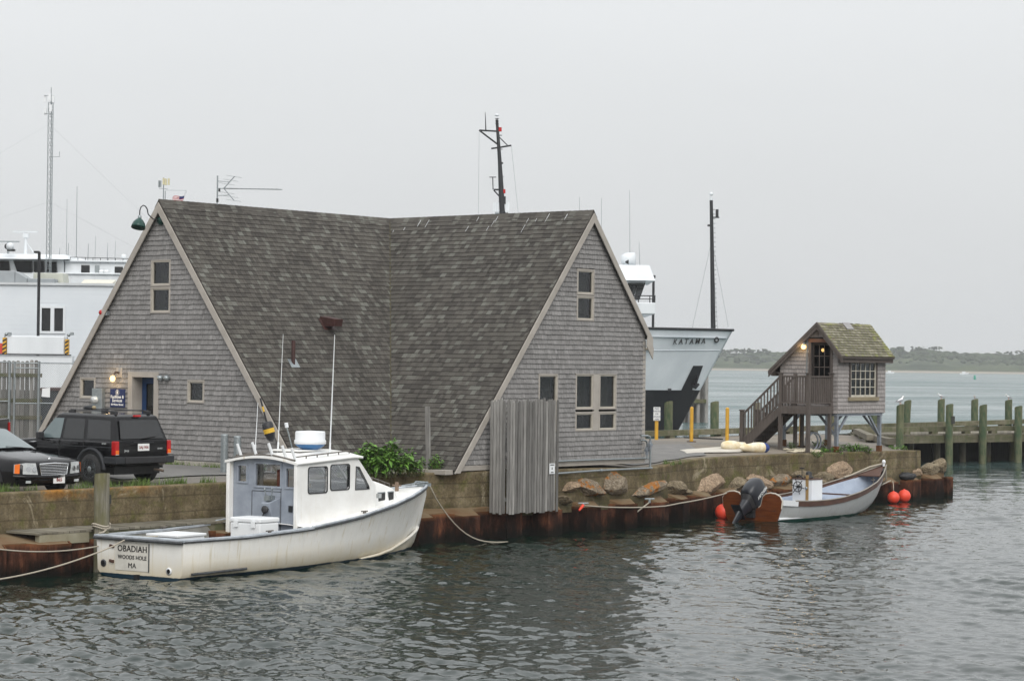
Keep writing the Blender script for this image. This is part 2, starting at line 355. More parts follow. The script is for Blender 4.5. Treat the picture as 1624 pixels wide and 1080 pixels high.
def rust():
    m = NT('rusted_sheet_steel'); v = m.pos('World', (1, 1, .35)); n = m.noise(v, 3.2, 7, .7); n2 = m.noise(m.pos('World'), 14, 5, .7); z = m.sepz(m.pos('World'))
    c = m.ramp(n, [(.3, sr(18, 12, 10)), (.46, sr(38, 23, 17)), (.6, sr(68, 42, 31)), (.75, sr(104, 66, 44))])
    top = m.n('ShaderNodeMapRange'); top.inputs[1].default_value = .60; top.inputs[2].default_value = .72; m.l(z, top.inputs[0])
    c = m.mix(m.math('MULTIPLY', top.outputs[0], .40), c, sr(128, 86, 54))
    weed = m.n('ShaderNodeMapRange'); weed.inputs[1].default_value = .38; weed.inputs[2].default_value = .12; m.l(m.math('ADD', z, m.math('MULTIPLY', m.math('SUBTRACT', n, .5), .5)), weed.inputs[0])
    c = m.mix(m.math('MULTIPLY', weed.outputs[0], .9), c, sr(14, 13, 10)); c = m.mix(1, c, m.ramp(m.attr('tone'), [(0, .7), (1, 1.6)]), 'MULTIPLY')
    m.set(c, .9, 0, .12); m.bump(n2, .6, .015); return m.m
M['rust'] = rust()
def stone(name, c1, c2, lichen):
    m = NT(name); v = m.pos('Object'); n = m.noise(v, 5, 7, .7); n2 = m.noise(v, 20, 5, .7)
    c = m.ramp(n, [(.3, tuple(x*.6 for x in c1)), (.5, c1), (.7, c2)]); c = m.mix(m.ramp(n2, [(.38, .7), (.56, 0.)]), c, tuple(x*.4 for x in c1)); c = m.mix(m.ramp(m.noise(v, 46, 4, .7), [(.56, 0.), (.70, .5)]), c, tuple(min(1, x*1.5) for x in c2))
    if lichen: c = m.mix(m.ramp(m.noise(v, 2.6, 5, .65), [(.53, 0.), (.60, .9)]), c, sr(150, 92, 22))
    m.set(c, .9, 0, .2); m.bump(m.mix(.5, n, n2), .8, .04); return m.m
M['stone_lichen'] = stone('lichen_stone', sr(126, 114, 97), sr(154, 143, 127), True)
M['stone_pink'] = stone('pink_granite', sr(150, 130, 108), sr(172, 152, 130), False)
M['stone_tan'] = stone('tan_granite', sr(122, 110, 90), sr(150, 138, 116), False)
# ================================================================== SETTING
def structure(o): o['kind'] = 'structure'; return o
# --- water: one sheet, real waves near by, ripples from the material beyond
def make_water():
    ys = [18.0]
    while ys[-1] < 5200: ys.append(ys[-1]*1.0019 if ys[-1] < 85 else ys[-1]*1.004 if ys[-1] < 260 else ys[-1]*1.02)
    ys = np.array(ys); a_in = np.radians(np.linspace(-15.5, 15.5, 500)); a_l = np.radians(np.linspace(-75, -16, 26)); an = np.concatenate([a_l, a_in, -a_l[::-1]])
    Y, A = np.meshgrid(ys, an, indexing='ij'); X = Y*np.tan(A); Z = np.zeros_like(X)
    sp = np.maximum(np.gradient(ys)[:, None], Y*(a_in[1]-a_in[0])); sp = np.where(np.abs(A) > R(15.7), 9, sp)
    g = np.random.default_rng(5)
    for i in range(110):
        lam = .22*(3.6/.22)**(i/109.); th = g.normal(R(60), .8); k = 2*np.pi/lam
        amp = lam*.0047*g.uniform(.6, 1.3)*(1 if lam < .6 else (.6/lam)**.95)
        fade = np.clip((lam/sp-2.0)/1.5, 0, 1)
        ph = (X*np.cos(th)+Y*np.sin(th))*k + g.uniform(0, 6.28) + 1.3*np.sin(X*.11+g.uniform(0, 6))+1.3*np.sin(Y*.09+g.uniform(0, 6))
        Z += amp*fade*(np.sin(ph)+.25*np.cos(2*ph))
    calm = 1+.45*np.sin(X*.21+Y*.09)*np.sin(Y*.17-X*.05+1)
    Z *= calm
    n, mcol = X.shape; vs = np.stack([X, Y, Z], -1).reshape(-1, 3)
    i, j = np.meshgrid(np.arange(n-1), np.arange(mcol-1), indexing='ij'); a = (i*mcol+j).ravel()
    fs = np.stack([a, a+1, a+mcol+1, a+mcol], 1)
    me = bpy.data.meshes.new('water'); me.vertices.add(len(vs)); me.vertices.foreach_set('co', vs.ravel().astype(np.float32))
    me.loops.add(fs.size); me.loops.foreach_set('vertex_index', fs.ravel().astype(np.int32)); me.polygons.add(len(fs))
    me.polygons.foreach_set('loop_start', np.arange(0, fs.size, 4, dtype=np.int32)); me.polygons.foreach_set('loop_total', np.full(len(fs), 4, np.int32))
    me.polygons.foreach_set('use_smooth', np.ones(len(fs), bool)); me.update(); me.validate()
    o = bpy.data.objects.new('water', me); COL.objects.link(o); structure(o)
    m = NT('harbour_water'); v = m.pos('World'); m.set((.004, .013, .009), .02, 0, .5); m.b.inputs['IOR'].default_value = 1.40
    n1 = m.noise(v, 6.5, 2, .5, .4); n2 = m.noise(m.pos('World', (1, 1, 1), (0, 0, .6)), .62, 5, .6, .6); n3 = m.noise(m.pos('World', (.35, 1, 1)), .12, 5, .65, .5)
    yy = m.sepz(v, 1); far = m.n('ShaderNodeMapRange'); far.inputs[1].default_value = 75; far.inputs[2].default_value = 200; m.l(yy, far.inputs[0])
    b1 = m.n('ShaderNodeBump'); b1.inputs['Distance'].default_value = .011; b1.inputs['Strength'].default_value = 1.0; m.l(n1, b1.inputs['Height'])
    b2 = m.n('ShaderNodeBump'); b2.inputs['Distance'].default_value = .22; m.l(n2, b2.inputs['Height']); m.l(b1.outputs[0], b2.inputs['Normal']); m.l(m.math('MULTIPLY', far.outputs[0], 1.0), b2.inputs['Strength'])
    b3 = m.n('ShaderNodeBump'); b3.inputs['Distance'].default_value = 1.1; m.l(n3, b3.inputs['Height']); m.l(b2.outputs[0], b3.inputs['Normal']); m.l(m.math('MULTIPLY', far.outputs[0], .9), b3.inputs['Strength'])
    m.l(b3.outputs[0], m.b.inputs['Normal'])
    ruf = m.noise(m.pos('World', (.05, .10, 1)), 1.0, 8, .78); fine_ = m.noise(m.pos('World', (.5, .55, 1)), 1.0, 6, .75)
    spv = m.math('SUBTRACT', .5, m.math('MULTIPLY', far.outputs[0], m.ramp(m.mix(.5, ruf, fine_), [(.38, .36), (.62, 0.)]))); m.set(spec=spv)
    streak = m.noise(m.pos('World', (.006, .035, 1)), 1.0, 6, .66, .3)                              # pale reflected streaks painted into the far water colour
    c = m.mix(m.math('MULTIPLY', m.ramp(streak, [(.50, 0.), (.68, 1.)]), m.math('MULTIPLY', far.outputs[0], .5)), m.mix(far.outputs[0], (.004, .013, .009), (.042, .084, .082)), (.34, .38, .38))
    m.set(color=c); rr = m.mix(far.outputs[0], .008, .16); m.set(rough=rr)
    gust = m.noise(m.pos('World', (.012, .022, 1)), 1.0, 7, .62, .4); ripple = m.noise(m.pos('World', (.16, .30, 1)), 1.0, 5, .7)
    dk = m.n('ShaderNodeBsdfDiffuse'); m.l(m.mix(m.ramp(gust, [(.52, 0.), (.66, 1.)]), (.085, .135, .132), (.55, .58, .58)), dk.inputs[0])  # diffuse colour stands in for darker and brighter reflections on far waves
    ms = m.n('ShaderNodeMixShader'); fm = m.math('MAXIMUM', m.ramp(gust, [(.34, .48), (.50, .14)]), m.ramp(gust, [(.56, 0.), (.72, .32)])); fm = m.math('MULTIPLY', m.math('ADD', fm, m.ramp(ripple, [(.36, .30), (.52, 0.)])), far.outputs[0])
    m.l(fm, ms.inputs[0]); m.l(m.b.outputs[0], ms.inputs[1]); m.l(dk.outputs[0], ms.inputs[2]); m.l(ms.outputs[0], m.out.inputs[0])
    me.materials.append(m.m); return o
make_water()
# --- ground of the quay
def tn(s): return interp(s, [-60, 2.8, 6, 9, 13, 20.9, 27.3, 38.7, 41], [7.42, 7.42, 6.5, 6.25, 6.15, 5.95, 1.7, -6.6, -7.2]) if s > -2.6 else wall_t(s)-.42
def tf(s): return interp(s, [-60, -4, 1, 28, 66.7], [-78, -78, -10.4, -10.8, -12.6])
def make_ground():
    mb = MB(); ss = list(np.arange(-60, 41.01, .5)); rows = 60; vs = []
    for s in ss:
        a, b = tn(s), tf(s)
        for k in range(rows+1):
            f = (k/rows)**1.8; t = lerp(a, b, f); P = W(s, t); vs.append((P.x, P.y, gz(P.x, P.y)+.012*math.sin(P.x*1.7)*math.sin(P.y*1.3)))
    n = rows+1; fs = [(i*n+k, i*n+k+1, (i+1)*n+k+1, (i+1)*n+k) for i in range(len(ss)-1) for k in range(rows)]
    mb.add(vs, fs, smooth=True)
    m = NT('quay_ground'); v = m.pos('World'); n1 = m.noise(v, .8, 6, .65); n2 = m.noise(v, 14, 5, .75); n3 = m.noise(v, .22, 4, .6, .8)
    c = m.ramp(n1, [(.3, sr(108, 101, 91)), (.55, sr(128, 120, 109)), (.75, sr(140, 132, 121))])
    c = m.mix(m.ramp(n3, [(.46, 0.), (.54, .8)]), c, sr(112, 109, 104))                     # patches of worn asphalt
    c = m.mix(1, c, m.ramp(n2, [(.25, .72), (.75, 1.2)]), 'MULTIPLY'); m.set(c, .95, 0, .2); m.bump(n2, .5, .02)
    structure(mb.build('ground', m.m))
    # thin asphalt and concrete sheets lying on it
    def patch(name, poly, mat, dz, step=.5):
        pb = MB(); n = len(poly); c = (sum(p[0] for p in poly)/n, sum(p[1] for p in poly)/n); rg = random.Random(sum(map(ord, name))); dense = []
        for i in range(n):
            a, b = Vector(poly[i]), Vector(poly[(i+1) % n]); k = max(2, int((b-a).length/step))
            for j in range(k): q = a.lerp(b, j/k); dense.append((q.x+rg.uniform(-.06, .06), q.y+rg.uniform(-.06, .06)))
        rings = []
        for f in (0.001, .25, .5, .75, 1): rings.append([(lambda P: (P.x, P.y, gz(P.x, P.y)+dz+.012*math.sin(P.x*1.7)*math.sin(P.y*1.3)))(W(lerp(c[0], s, f), lerp(c[1], t, f))) for s, t in dense])
        pb.loft(rings, True, False); structure(pb.build(name, mat, smooth=True))
    asph = pmat('grey_asphalt', sr(116, 114, 111), sr(100, 99, 97), 2, 6, .92, bump=.4, kind='World')
    pale = pmat('pale_concrete', sr(200, 196, 186), sr(172, 165, 153), 1.2, 7, .9, bump=.3, kind='World')
    patch('asphalt_strip', [(-14.5, 4.6), (-9.3, 4.9), (-8.7, 3.0), (-9.8, .2), (-10.5, -2.5), (-13.5, 1.5)], asph, .03)
    patch('concrete_patch', [(8.1, 5.35), (10.6, 5.6), (12.6, 5.25), (13.3, 4.7), (11.5, 4.35), (8.9, 4.5)], pale, .035)
    patch('asphalt_patch', [(3.2, 6.9), (8.2, 6.0), (11, 3.4), (8, 2.6), (4, 4)], asph, .03)
make_ground()
# quay edge below the ground on the far and inlet side
mb = MB(I4); 
for path in ([(20.9, 5.95), (27.3, 1.7), (38.7, -6.6), (41, -7.2)], [(1, -10.4), (28, -10.8), (41, -11.36)]):
    for (s0, t0), (s1, t1) in zip(path[:-1], path[1:]):
        a, b = W(s0, t0), W(s1, t1); za, zb = gz(a.x, a.y)-.02, gz(b.x, b.y)-.02
        mb.add([(a.x, a.y, -.6), (b.x, b.y, -.6), (b.x, b.y, zb), (a.x, a.y, za)], [(0, 1, 2, 3)])
structure(mb.build('quay_edge', M['timber']))
# --- island across the harbour
def vnoise(x, y, seed=0):
    def h(i, j): return math.modf(math.sin(i*127.1+j*311.7+seed*74.7)*43758.5453)[0]
    i, j = math.floor(x), math.floor(y); fx, fy = x-i, y-j; fx, fy = fx*fx*(3-2*fx), fy*fy*(3-2*fy)
    return abs(lerp(lerp(h(i, j), h(i+1, j), fx), lerp(h(i, j+1), h(i+1, j+1), fx), fy))
ISY = 1780.0
def shore_y(x): return ISY - .27*(x-250) + 14*(vnoise(x/90, 3)-.5)
def isl_z(x, y):
    d = y-shore_y(x)
    if d < 0: return -1.5
    base = interp(d, [0, 12, 30, 120, 260, 420], [-.3, 1.1, 2.6, 6, 10.5, 2])
    top = interp(x, [-900, 0, 150, 175, 200, 240, 268, 290, 330, 366, 395, 420, 900], [.9, 1.1, 1.35, 1.40, 1.2, 1.15, 1.25, 1.45, 1.75, 1.55, 1.3, 1.3, 1.2])
    return base*top*(1+.25*(vnoise(x/45, y/70, 2)-.5))
def make_island():
    mb = MB(); xs = np.arange(-900, 1010, 8.); ds = [-12, 0, 6, 12, 20, 30, 42, 56, 72, 90, 110, 135, 160, 190, 220, 250, 290, 340, 420]
    for x in xs:
        for d in ds:
            y = shore_y(x)+d; z = isl_z(x, y)
            if d > 26: z += 2.6*vnoise(x/11, y/14, 5)+1.6*vnoise(x/5, y/7, 6)
            mb.v.append((x, y, z))
    n = len(ds); mb.f = [(i*n+k, i*n+k+1, (i+1)*n+k+1, (i+1)*n+k) for i in range(len(xs)-1) for k in range(n-1)]; mb.tone = [.5]*len(mb.f); mb.sm = [True]*len(mb.f)
    m = NT('island_scrub'); v = m.pos('World'); n1 = m.noise(v, .035, 6, .65); n2 = m.noise(v, .25, 5, .7); z = m.sepz(v)
    c = m.ramp(n1, [(.32, (.022, .032, .016)), (.5, (.040, .056, .024)), (.68, (.075, .088, .040))])
    c = m.mix(1, c, m.ramp(n2, [(.3, .6), (.7, 1.35)]), 'MULTIPLY')
    sand = m.n('ShaderNodeMapRange'); sand.inputs[1].default_value = 2.2; sand.inputs[2].default_value = 1.5; m.l(m.math('ADD', z, m.math('MULTIPLY', n2, .5)), sand.inputs[0])
    c = m.mix(sand.outputs[0], c, (.28, .25, .21)); m.set(c, .95, 0, .1)
    structure(mb.build('island', m.m, recalc=False))
    # scrub and woods on it: leaf clumps
    mb = MB(); mb.usetone = True; rg = random.Random(3)
    for i in range(3600):
        x = rg.uniform(60, 560) if i < 3000 else rg.uniform(-700, 800); d = rg.uniform(60, 290); 
        if rg.random() < .45: d = rg.uniform(200, 280)
        y = shore_y(x)+d; dens = vnoise(x/38, y/60, 9)
        if dens < .28 and rg.random() < .7: continue
        z = isl_z(x, y)+1.5+1.5*vnoise(x/11, y/14, 5); r = rg.uniform(1.2, 2.6)+2.0*max(0, dens-.5)
        mb.ball((x, y, z+r*.2), r, 6, 4, (1.25, 1, .8), rg.random()*.6+.4*dens, jit=.3, rg=rg)
    m2 = pmat('island_leaves', (.050, .066, .028), (.028, .042, .020), .3, 5, .95, tone=.55, spec=.1, kind='World')
    o = mb.build('treeline', m2, recalc=False); o['kind'] = 'stuff'; tag(o, 'scrub and low woods covering the hazy island')
    # the trees that stand out on the skyline
    bark = pmat('far_bark', (.05, .045, .04), None, 1, 3, .9)
    specs = [(1138, 7, 0), (1147, 8, 0), (1158, 9, 1), (1168, 10, 1), (1176, 8, 1), (1185, 10, 0), (1193, 7, 1), (1205, 7, 0), (1213, 9, 1), (1218, 7, 0), (1428, 7, 1), (1450, 10, 0), (1462, 11, 0), (1485, 12, 2), (1512, 7, 0), (1583, 8, 0), (1600, 9, 0), (1618, 12, 0)]
    kinds = ['rounded dark tree on the skyline of the far island', 'thin trunked tree with an open crown on the far island', 'lone umbrella shaped tree on top of the far island']
    for px, hpx, k in specs:
        a = (px-812)/F; Y = ISY
        for _ in range(6): Y = shore_y(a*Y)+235
        x = a*Y; z = isl_z(x, Y); hh = hpx*.5+3.8
        nm = 'umbrella_tree' if k == 2 else 'island_tree'
        t = empty(nm, (x, Y, z-.3), 0, kinds[k], 'tree', 'umbrella trees' if k == 2 else ['rounded trees on the island skyline', 'open crowned trees on the island skyline'][k])
        b = MB(Matrix.Translation((x, Y, z-.3))); b.tube([(0, 0, 0), (.3, 0, hh*.45), (.1, 0, hh*.8)], [.35, .28, .15], 5); b.build('trunk', bark, t)
        b = MB(Matrix.Translation((x, Y, z-.3))); b.usetone = True
        rx = hh*(.42 if k == 0 else .38 if k == 1 else .62); zc = hh*(.68 if k == 0 else .82 if k == 1 else .9); rz_ = hh*(.32 if k == 0 else .16 if k == 1 else .13)
        for j in range(26 if k != 1 else 18):
            u = rg.uniform(0, 6.28); q = math.sqrt(rg.random()); p = Vector((math.cos(u)*q*rx, math.sin(u)*q*rx, zc+rg.uniform(-1, 1)*rz_*math.sqrt(1-q*q*.8)))
            b.ball(p, rg.uniform(.5, 1.1), 5, 4, (1.3, 1.2, .7), rg.random(), jit=.35, rg=rg)
        b.build('crown', m2, t, recalc=False)
make_island()
# --- haze
hb = MB(); hb.box2((-1150, -14, -4.0), (1150, 2600, 62)); hm = bpy.data.materials.new('sea_haze'); hm.use_nodes = True; hm.node_tree.nodes.clear()
ho = hm.node_tree.nodes.new('ShaderNodeOutputMaterial'); hv = hm.node_tree.nodes.new('ShaderNodeVolumePrincipled')
hv.inputs['Color'].default_value = (.93, .96, .98, 1); hv.inputs['Density'].default_value = .00021; hv.inputs['Anisotropy'].default_value = .2
hm.node_tree.links.new(hv.outputs[0], ho.inputs['Volume']); hz = hb.build('haze', hm); hz['kind'] = 'stuff'; hz['label'] = 'thin sea haze over the whole harbour'
# ================================================================== SEAWALL, SHEET PILES, WALKWAY
sw = empty('seawall', W(-20, 7.8, .6), TH, 'stained concrete seawall with boulders set along its foot', 'sea wall')
def make_seawall():
    mb = MB(ST); cols = list(np.arange(-25, 20.95, .3))+[20.9]; rg = random.Random(4); prof = []
    zs = [.55, .75, .95, 1.15, 1.35, 1.5]
    for s in cols:
        t, z = wall_t(s), wall_z(s); ring = [(s, t+.06*vnoise(s*1.4, q*5, 3)-.03+.05*max(0, 1.2-q), q) for q in zs]
        ring += [(s, t-.01, z-.08), (s, t, z-.025), (s, t-.03, z), (s, t-.22, z+.004*math.sin(s*3)), (s, t-.43, z-.006), (s, t-.47, z-.25), (s, t-.47, .5)]
        prof.append(ring)
    # rounded end of the wall and its return
    s0, t0, z0 = 20.9, wall_t(20.9), wall_z(20.9)
    mb.loft(prof, False, False, smooth=True); mb.add(prof[-1], [list(range(len(prof[-1])))]); mb.add(prof[0], [list(range(len(prof[0])))[::-1]])
    mb.prism([(20.9, t0-.02, .55), (20.9, t0-.05, z0-.01), (20.6, t0-2.4, z0-.03), (20.6, t0-2.4, .55)], (.32, 0, 0))
    mb.build('wall_body', M['concrete'], sw, merge=True)
    # old vertical crack / broken joint
    b = MB(ST); p = att(213, 792, 7.87); wt_ = wall_t(p.x); b.box((p.x, wt_-.004, 1.2), (.05, .06, .75)); b.box((p.x-.02, wt_-.002, 1.48), (.17, .06, .20)); b.build('open_joint', M['interior'], sw)
    stones = [(890, 764, 914, 780, 1), (912, 761, 957, 788, 0), (955, 750, 996, 783, 0), (1000, 765, 1052, 788, 0), (1050, 760, 1083, 785, 2), (1093, 756, 1150, 784, 1), (1150, 757, 1179, 780, 2), (1178, 750, 1222, 781, 1), (1214, 752, 1250, 778, 0), (1250, 744, 1290, 770, 2), (1284, 745, 1322, 772, 2), (1309, 730, 1349, 760, 1), (1436, 739, 1462, 757, 1), (1455, 730, 1490, 757, 2), (1481, 724, 1498, 752, 2), (880, 784, 902, 798, 2), (1066, 774, 1092, 786, 2)]
    ms = [M['stone_lichen'], M['stone_pink'], M['stone_tan']]
    for i, (x0, y0, x1, y1, k) in enumerate(stones):
        xm = (x0+x1)/2; t = 7.9
        for _ in range(4): p = att(xm, (y0+y1)/2, t); t = wall_t(p.x)-.03 if p.x < 20.5 else 6.2
        a, b2 = att(x0, y1, t), att(x1, y0, t); ws = abs(b2.x-a.x)*.5; hs = (att(xm, y0, t).z-att(xm, y1, t).z)*.5
        mb = MB(ST); rg = random.Random(40+i); bm = bmesh.new(); bmesh.ops.create_icosphere(bm, subdivisions=4, radius=1)
        ph = [Vector((rg.uniform(-1, 1), rg.uniform(-1, 1), rg.uniform(-1, 1))).normalized() for _ in range(13)]
        for v in bm.verts:                                           # cut facets: a broken stone, not a ball
            d = v.co.normalized(); r = 1.0
            for q in ph:
                c = d.dot(q)
                if c > .1: r = min(r, .70/c)
            v.co = d*(r+.06*(vnoise(d.x*3+i, d.y*3+d.z*2, i)-.5)+.07*(vnoise(d.x*9+i, d.z*9+d.y*5, i+3)-.5))
        sc = (ws*(1.16 if x0 < 1430 else .95), .34, hs*(1.16 if x0 < 1430 else .9)); lean = Matrix.Rotation(rg.uniform(-.25, .25), 3, 'Y')
        mb.add([Vector((p.x, p.y, p.z)) + lean @ Vector((v.co.x*sc[0], v.co.y*sc[1], v.co.z*sc[2])) for v in bm.verts], [[v.index for v in f.verts] for f in bm.faces], smooth=False)
        bm.free(); mb.build('boulder', ms[k], sw)
make_seawall()
sp = empty('sheet_pile_wall', W(-20, 8.4, 0), TH, 'rusty steel sheet pile bulkhead at the waterline with a sandy shelf', 'sheet piling')
def make_piles():
    rg = random.Random(6); s = -25.0; k = 0; edge = []
    def pan(P0, P1, P2, P3, top):                                     # plan points of web, flange, web
        mb = MB(ST); mb.usetone = True; tn_ = rg.random(); th = .025; pts = [P0, P1, P2, P3]
        for a, b in zip(pts[:-1], pts[1:]):
            a, b = Vector(a), Vector(b); d = (b-a).normalized(); n = Vector((d.y, -d.x))*th
            mb.prism([(a.x, a.y, -1.2), (b.x, b.y, -1.2), (b.x-n.x, b.y-n.y, -1.2), (a.x-n.x, a.y-n.y, -1.2)], (0, 0, 1.2+top), tn_)
        mb.build('sheet_pile', M['rust'], sp)
    while s < 22.6:
        L = .62; w = .12; o = pile_t(s); q = pile_t(s+L+w)
        if k % 2 == 0: pan((s, o-.20), (s+w, o), (s+w+L, q), (s+2*w+L, q-.20), .69+rg.uniform(-.02, .02))
        else: pan((s, o-.20), (s+w, o-.42), (s+w+L, q-.42), (s+2*w+L, q-.20), .715+rg.uniform(-.015, .015))
        off = 0 if k % 2 == 0 else -.42
        edge += [(s+w, o+off-.03), (s+w+L, q+off-.03)]
        s += L+2*w; k += 1
    e = s; o = pile_t(e)
    for j in range(4):                                                # return towards the land
        t0 = o-.14-j*.86; pan((e, t0), (e+(.14 if j % 2 else -.2), t0-.12), (e+(.14 if j % 2 else -.2), t0-.74), (e, t0-.86), .70)
    poly = [(a, b) for a, b in edge]+[(e-.1, o-.3), (e-.1, o-3), (20.7, o-3)]+[(q, wall_t(q)-.05) for q in np.arange(20.7, -25, -1)]
    zsh = lambda a, b: .685+.17*max(0, min(1, (pile_t(a)-.05-b)/max(.25, pile_t(a)-wall_t(a))))
    shb = MB(ST); n_ = len(edge)
    for (a, b), (c, d) in zip(edge[:-1], edge[1:]):
        aw, cw_ = wall_t(min(a, 20.9))-.1, wall_t(min(c, 20.9))-.1; am, cm = lerp(b, aw, .5), lerp(d, cw_, .5)
        shb.add([(a, b, zsh(a, b)-.01), (c, d, zsh(c, d)-.01), (c, cm, zsh(c, cm)+.02*vnoise(c*2, 4)), (a, am, zsh(a, am)+.02*vnoise(a*2, 4)), (c, cw_, zsh(c, cw_)), (a, aw, zsh(a, aw)), (a, b, .3), (c, d, .3)], [(0, 1, 2, 3), (3, 2, 4, 5), (6, 7, 1, 0)])
    shb.add([(20.7, wall_t(20.7)-3.2, .70), (e-.1, o-3.2, .70), (e-.1, o-.3, .70), (20.7, wall_t(20.7), .72)], [(0, 1, 2, 3)])
    shb.build('shelf', M['shelf'], sp)
make_piles()
# plank walkway beside the moored boat
wk = empty('plank_walkway', W(-17, 8.2, .95), TH, 'weathered plank walkway along the foot of the seawall beside the white boat', 'walkway')
def make_walk():
    zt = .93; rg = random.Random(8); s = -19.75
    while s < -11.5:
        wd = rg.uniform(.135, .15); mb = MB(ST); mb.usetone = True; q = rg.uniform(-.012, .012)
        mb.box((s+wd/2, 7.55+q, zt-.025+rg.uniform(-.006, .006)), (wd, 1.02, .045), tone=rg.random()); mb.build('plank', M['deck_wood'], wk); s += wd+.012
    b = MB(ST); b.usetone = True
    for t in (7.14, 7.97): b.box2((-19.5, t-.06, .72), (-11.6, t+.06, zt-.052), .4)
    b.build('stringer', M['timber'], wk)
    MB(ST).box2((-19.66, 7.92, .66), (-18.3, 8.06, zt-.056)).build('support_block', pmat('pale_block', sr(150, 146, 128), sr(120, 114, 92), 2, 6, .9), wk)
make_walk()
# ================================================================== SHINGLED A-FRAME BUILDING
ZR = 8.918; ML, MR_ = 1.2892, 1.2148; SG = -9.12; TG = 7.61; ZB = 1.80; SE = 2.66
bd = empty('shingled_building', W(0, 0, ZB), TH, 'grey shingled building of two steep gabled wings meeting in a roof valley', 'building')
def shingle_field(name, mat, parent, poly, O, U, V, N, e, widths, holes=(), thick=.014, seed=1, n_ind=0, tonef=None, jit=.006, root=None, budget=None, lap=.03):
    """courses of single shingles on a plane: those nearest the camera are objects, the rest one joined part"""
    rg = random.Random(seed); O, U, V, N = map(Vector, (O, U, V, N)); tabs = []
    v0, v1 = min(p[1] for p in poly), max(p[1] for p in poly); u0, u1 = min(p[0] for p in poly), max(p[0] for p in poly)
    v = v0; k = 0
    while v < v1:
        u = u0-rg.uniform(0, max(widths))
        while u < u1:
            wd = rg.choice(widths); segs = [(u, u+wd)]; dv = rg.uniform(-jit, jit)
            for (a0, b0, a1, b1) in holes:
                if v+e*.6 > b0 and v+e*.4 < b1:
                    ns = []
                    for x, y in segs:
                        if y <= a0 or x >= a1: ns.append((x, y))
                        else:
                            if x < a0-.02: ns.append((x, a0))
                            if y > a1+.02: ns.append((a1, y))
                    segs = ns
            tone = tonef(rg) if tonef else rg.random()
            for x, y in segs:
                q = [(x+.003, v+dv), (y-.003, v+dv), (y-.003, v+dv+e+lap), (x+.003, v+dv+e+lap)]; c = clip_poly(q, poly)
                if len(c) >= 3 and area2(c) > .0015: tabs.append((c, v+dv, tone, len(c) == 4 and abs(area2(c)-(y-x-.006)*(e+lap)) < 1e-6 and abs(y-x-wd) < 1e-6, wd))
            u += wd
        v += e; k += 1
    def geo(mb, c, vv, tone, org=None):
        top = []; bot = []
        for (a, b) in c:
            h = thick*(1-(b-vv)/(e+lap))+.003; P = O+U*a+V*b
            top.append(P+N*h); bot.append(P-N*.006)
        n = len(c); mb.add(top+bot, [list(range(n))]+[(i, n+i, n+(i+1) % n, (i+1) % n) for i in range(n)], tone)
    def dist(tb): c = tb[0]; P = O+U*c[0][0]+V*c[0][1]; return ((ST @ P)-EYE).length
    order = sorted(range(len(tabs)), key=lambda i: (not tabs[i][3], dist(tabs[i]))); ind = set(order[:n_ind]); cache = {}
    mb = MB(ST); mb.usetone = True
    for i, (c, vv, tone, full, wd) in enumerate(tabs):
        if i not in ind: geo(mb, c, vv, tone); continue
        ti = int(tone*7.99); key = (wd, ti) if full else i
        P = ST @ (O+U*c[0][0]+V*c[0][1]); loc = rootm(parent).inverted() @ P
        if key not in cache:
            b = MB(ST); b.usetone = True; geo(b, c, vv, (ti+.5)/8); o = b.build(name, mat, parent, recalc=False)
            o.data.transform(Matrix.Translation(-loc)); cache[key] = o.data
        else:
            o = bpy.data.objects.new(name, cache[key]); COL.objects.link(o); o.parent = parent
        o.location = loc
    if mb.v: mb.build('shingle_courses', mat, parent, recalc=False, kind='stuff')
    return len(tabs)
def rooftone(rg): 
    r = rg.random(); return rg.uniform(.76, 1) if r < .19 else rg.uniform(.0, .72)
def walltone(rg): return min(1, max(0, rg.gauss(.5, .19)))
# --- roof slabs
OV = .13; e_s, e_t = SG-OV, TG+OV; VB = ((ZR-1.82)/MR_, (ZR-1.82)/ML)      # valley foot (|s|, t)
rl = MB(ST).prism([(e_s, 0, ZR), (0, 0, ZR), (-VB[0], VB[1], 1.82), (e_s, VB[1], 1.82)], (0, 0, -.10)).build('roof_slope', M['roof_shingle'], bd)
rr = MB(ST).prism([(0, 0, ZR), (0, e_t, ZR), (-VB[0], e_t, 1.82), (-VB[0], VB[1], 1.82)], (0, 0, -.10)).build('roof_slope', M['roof_shingle'], bd)
MB(ST).prism([(e_s, 0, ZR), (e_s, -5.5, ZR-5.5*ML), (-2, -5.5, ZR-5.5*ML), (0, 0, ZR)], (0, 0, -.10)).build('roof_slope', M['roof_shingle'], bd)
ez = ZR-MR_*2.84
MB(ST).prism([(0, e_t, ZR), (0, -4, ZR), (2.84, -4, ez), (2.84, e_t, ez)], (0, 0, -.10)).build('roof_slope', M['roof_shingle'], bd)
MB(ST).prism([(0, 0, ZR), (0, -4, ZR), (-3.2, -4, ZR-3.2*MR_)], (0, 0, -.10)).build('roof_slope', M['roof_shingle'], bd)
def slope(n2):  # unit vectors of a roof plane falling along +t with pitch m
    return math.sqrt(1+n2*n2)
kl = slope(ML); Vl = Vector((0, -1/kl, ML/kl)); Nl = Vector((0, ML/kl, 1/kl))
kr = slope(MR_); Vr = Vector((1/kr, 0, MR_/kr)); Nr = Vector((-MR_/kr, 0, 1/kr))
hl = VB[1]*kl
polyL = [(0, 0), (-VB[0]-e_s, 0), (-e_s, hl), (0, hl)]
shingle_field('roof_shingle', M['roof_shingle'], rl, polyL, (e_s, VB[1], 1.82), (1, 0, 0), Vl, Nl, .158, [.10, .13, .16, .19], thick=.020, seed=11, n_ind=150, tonef=rooftone)
hr = VB[0]*kr
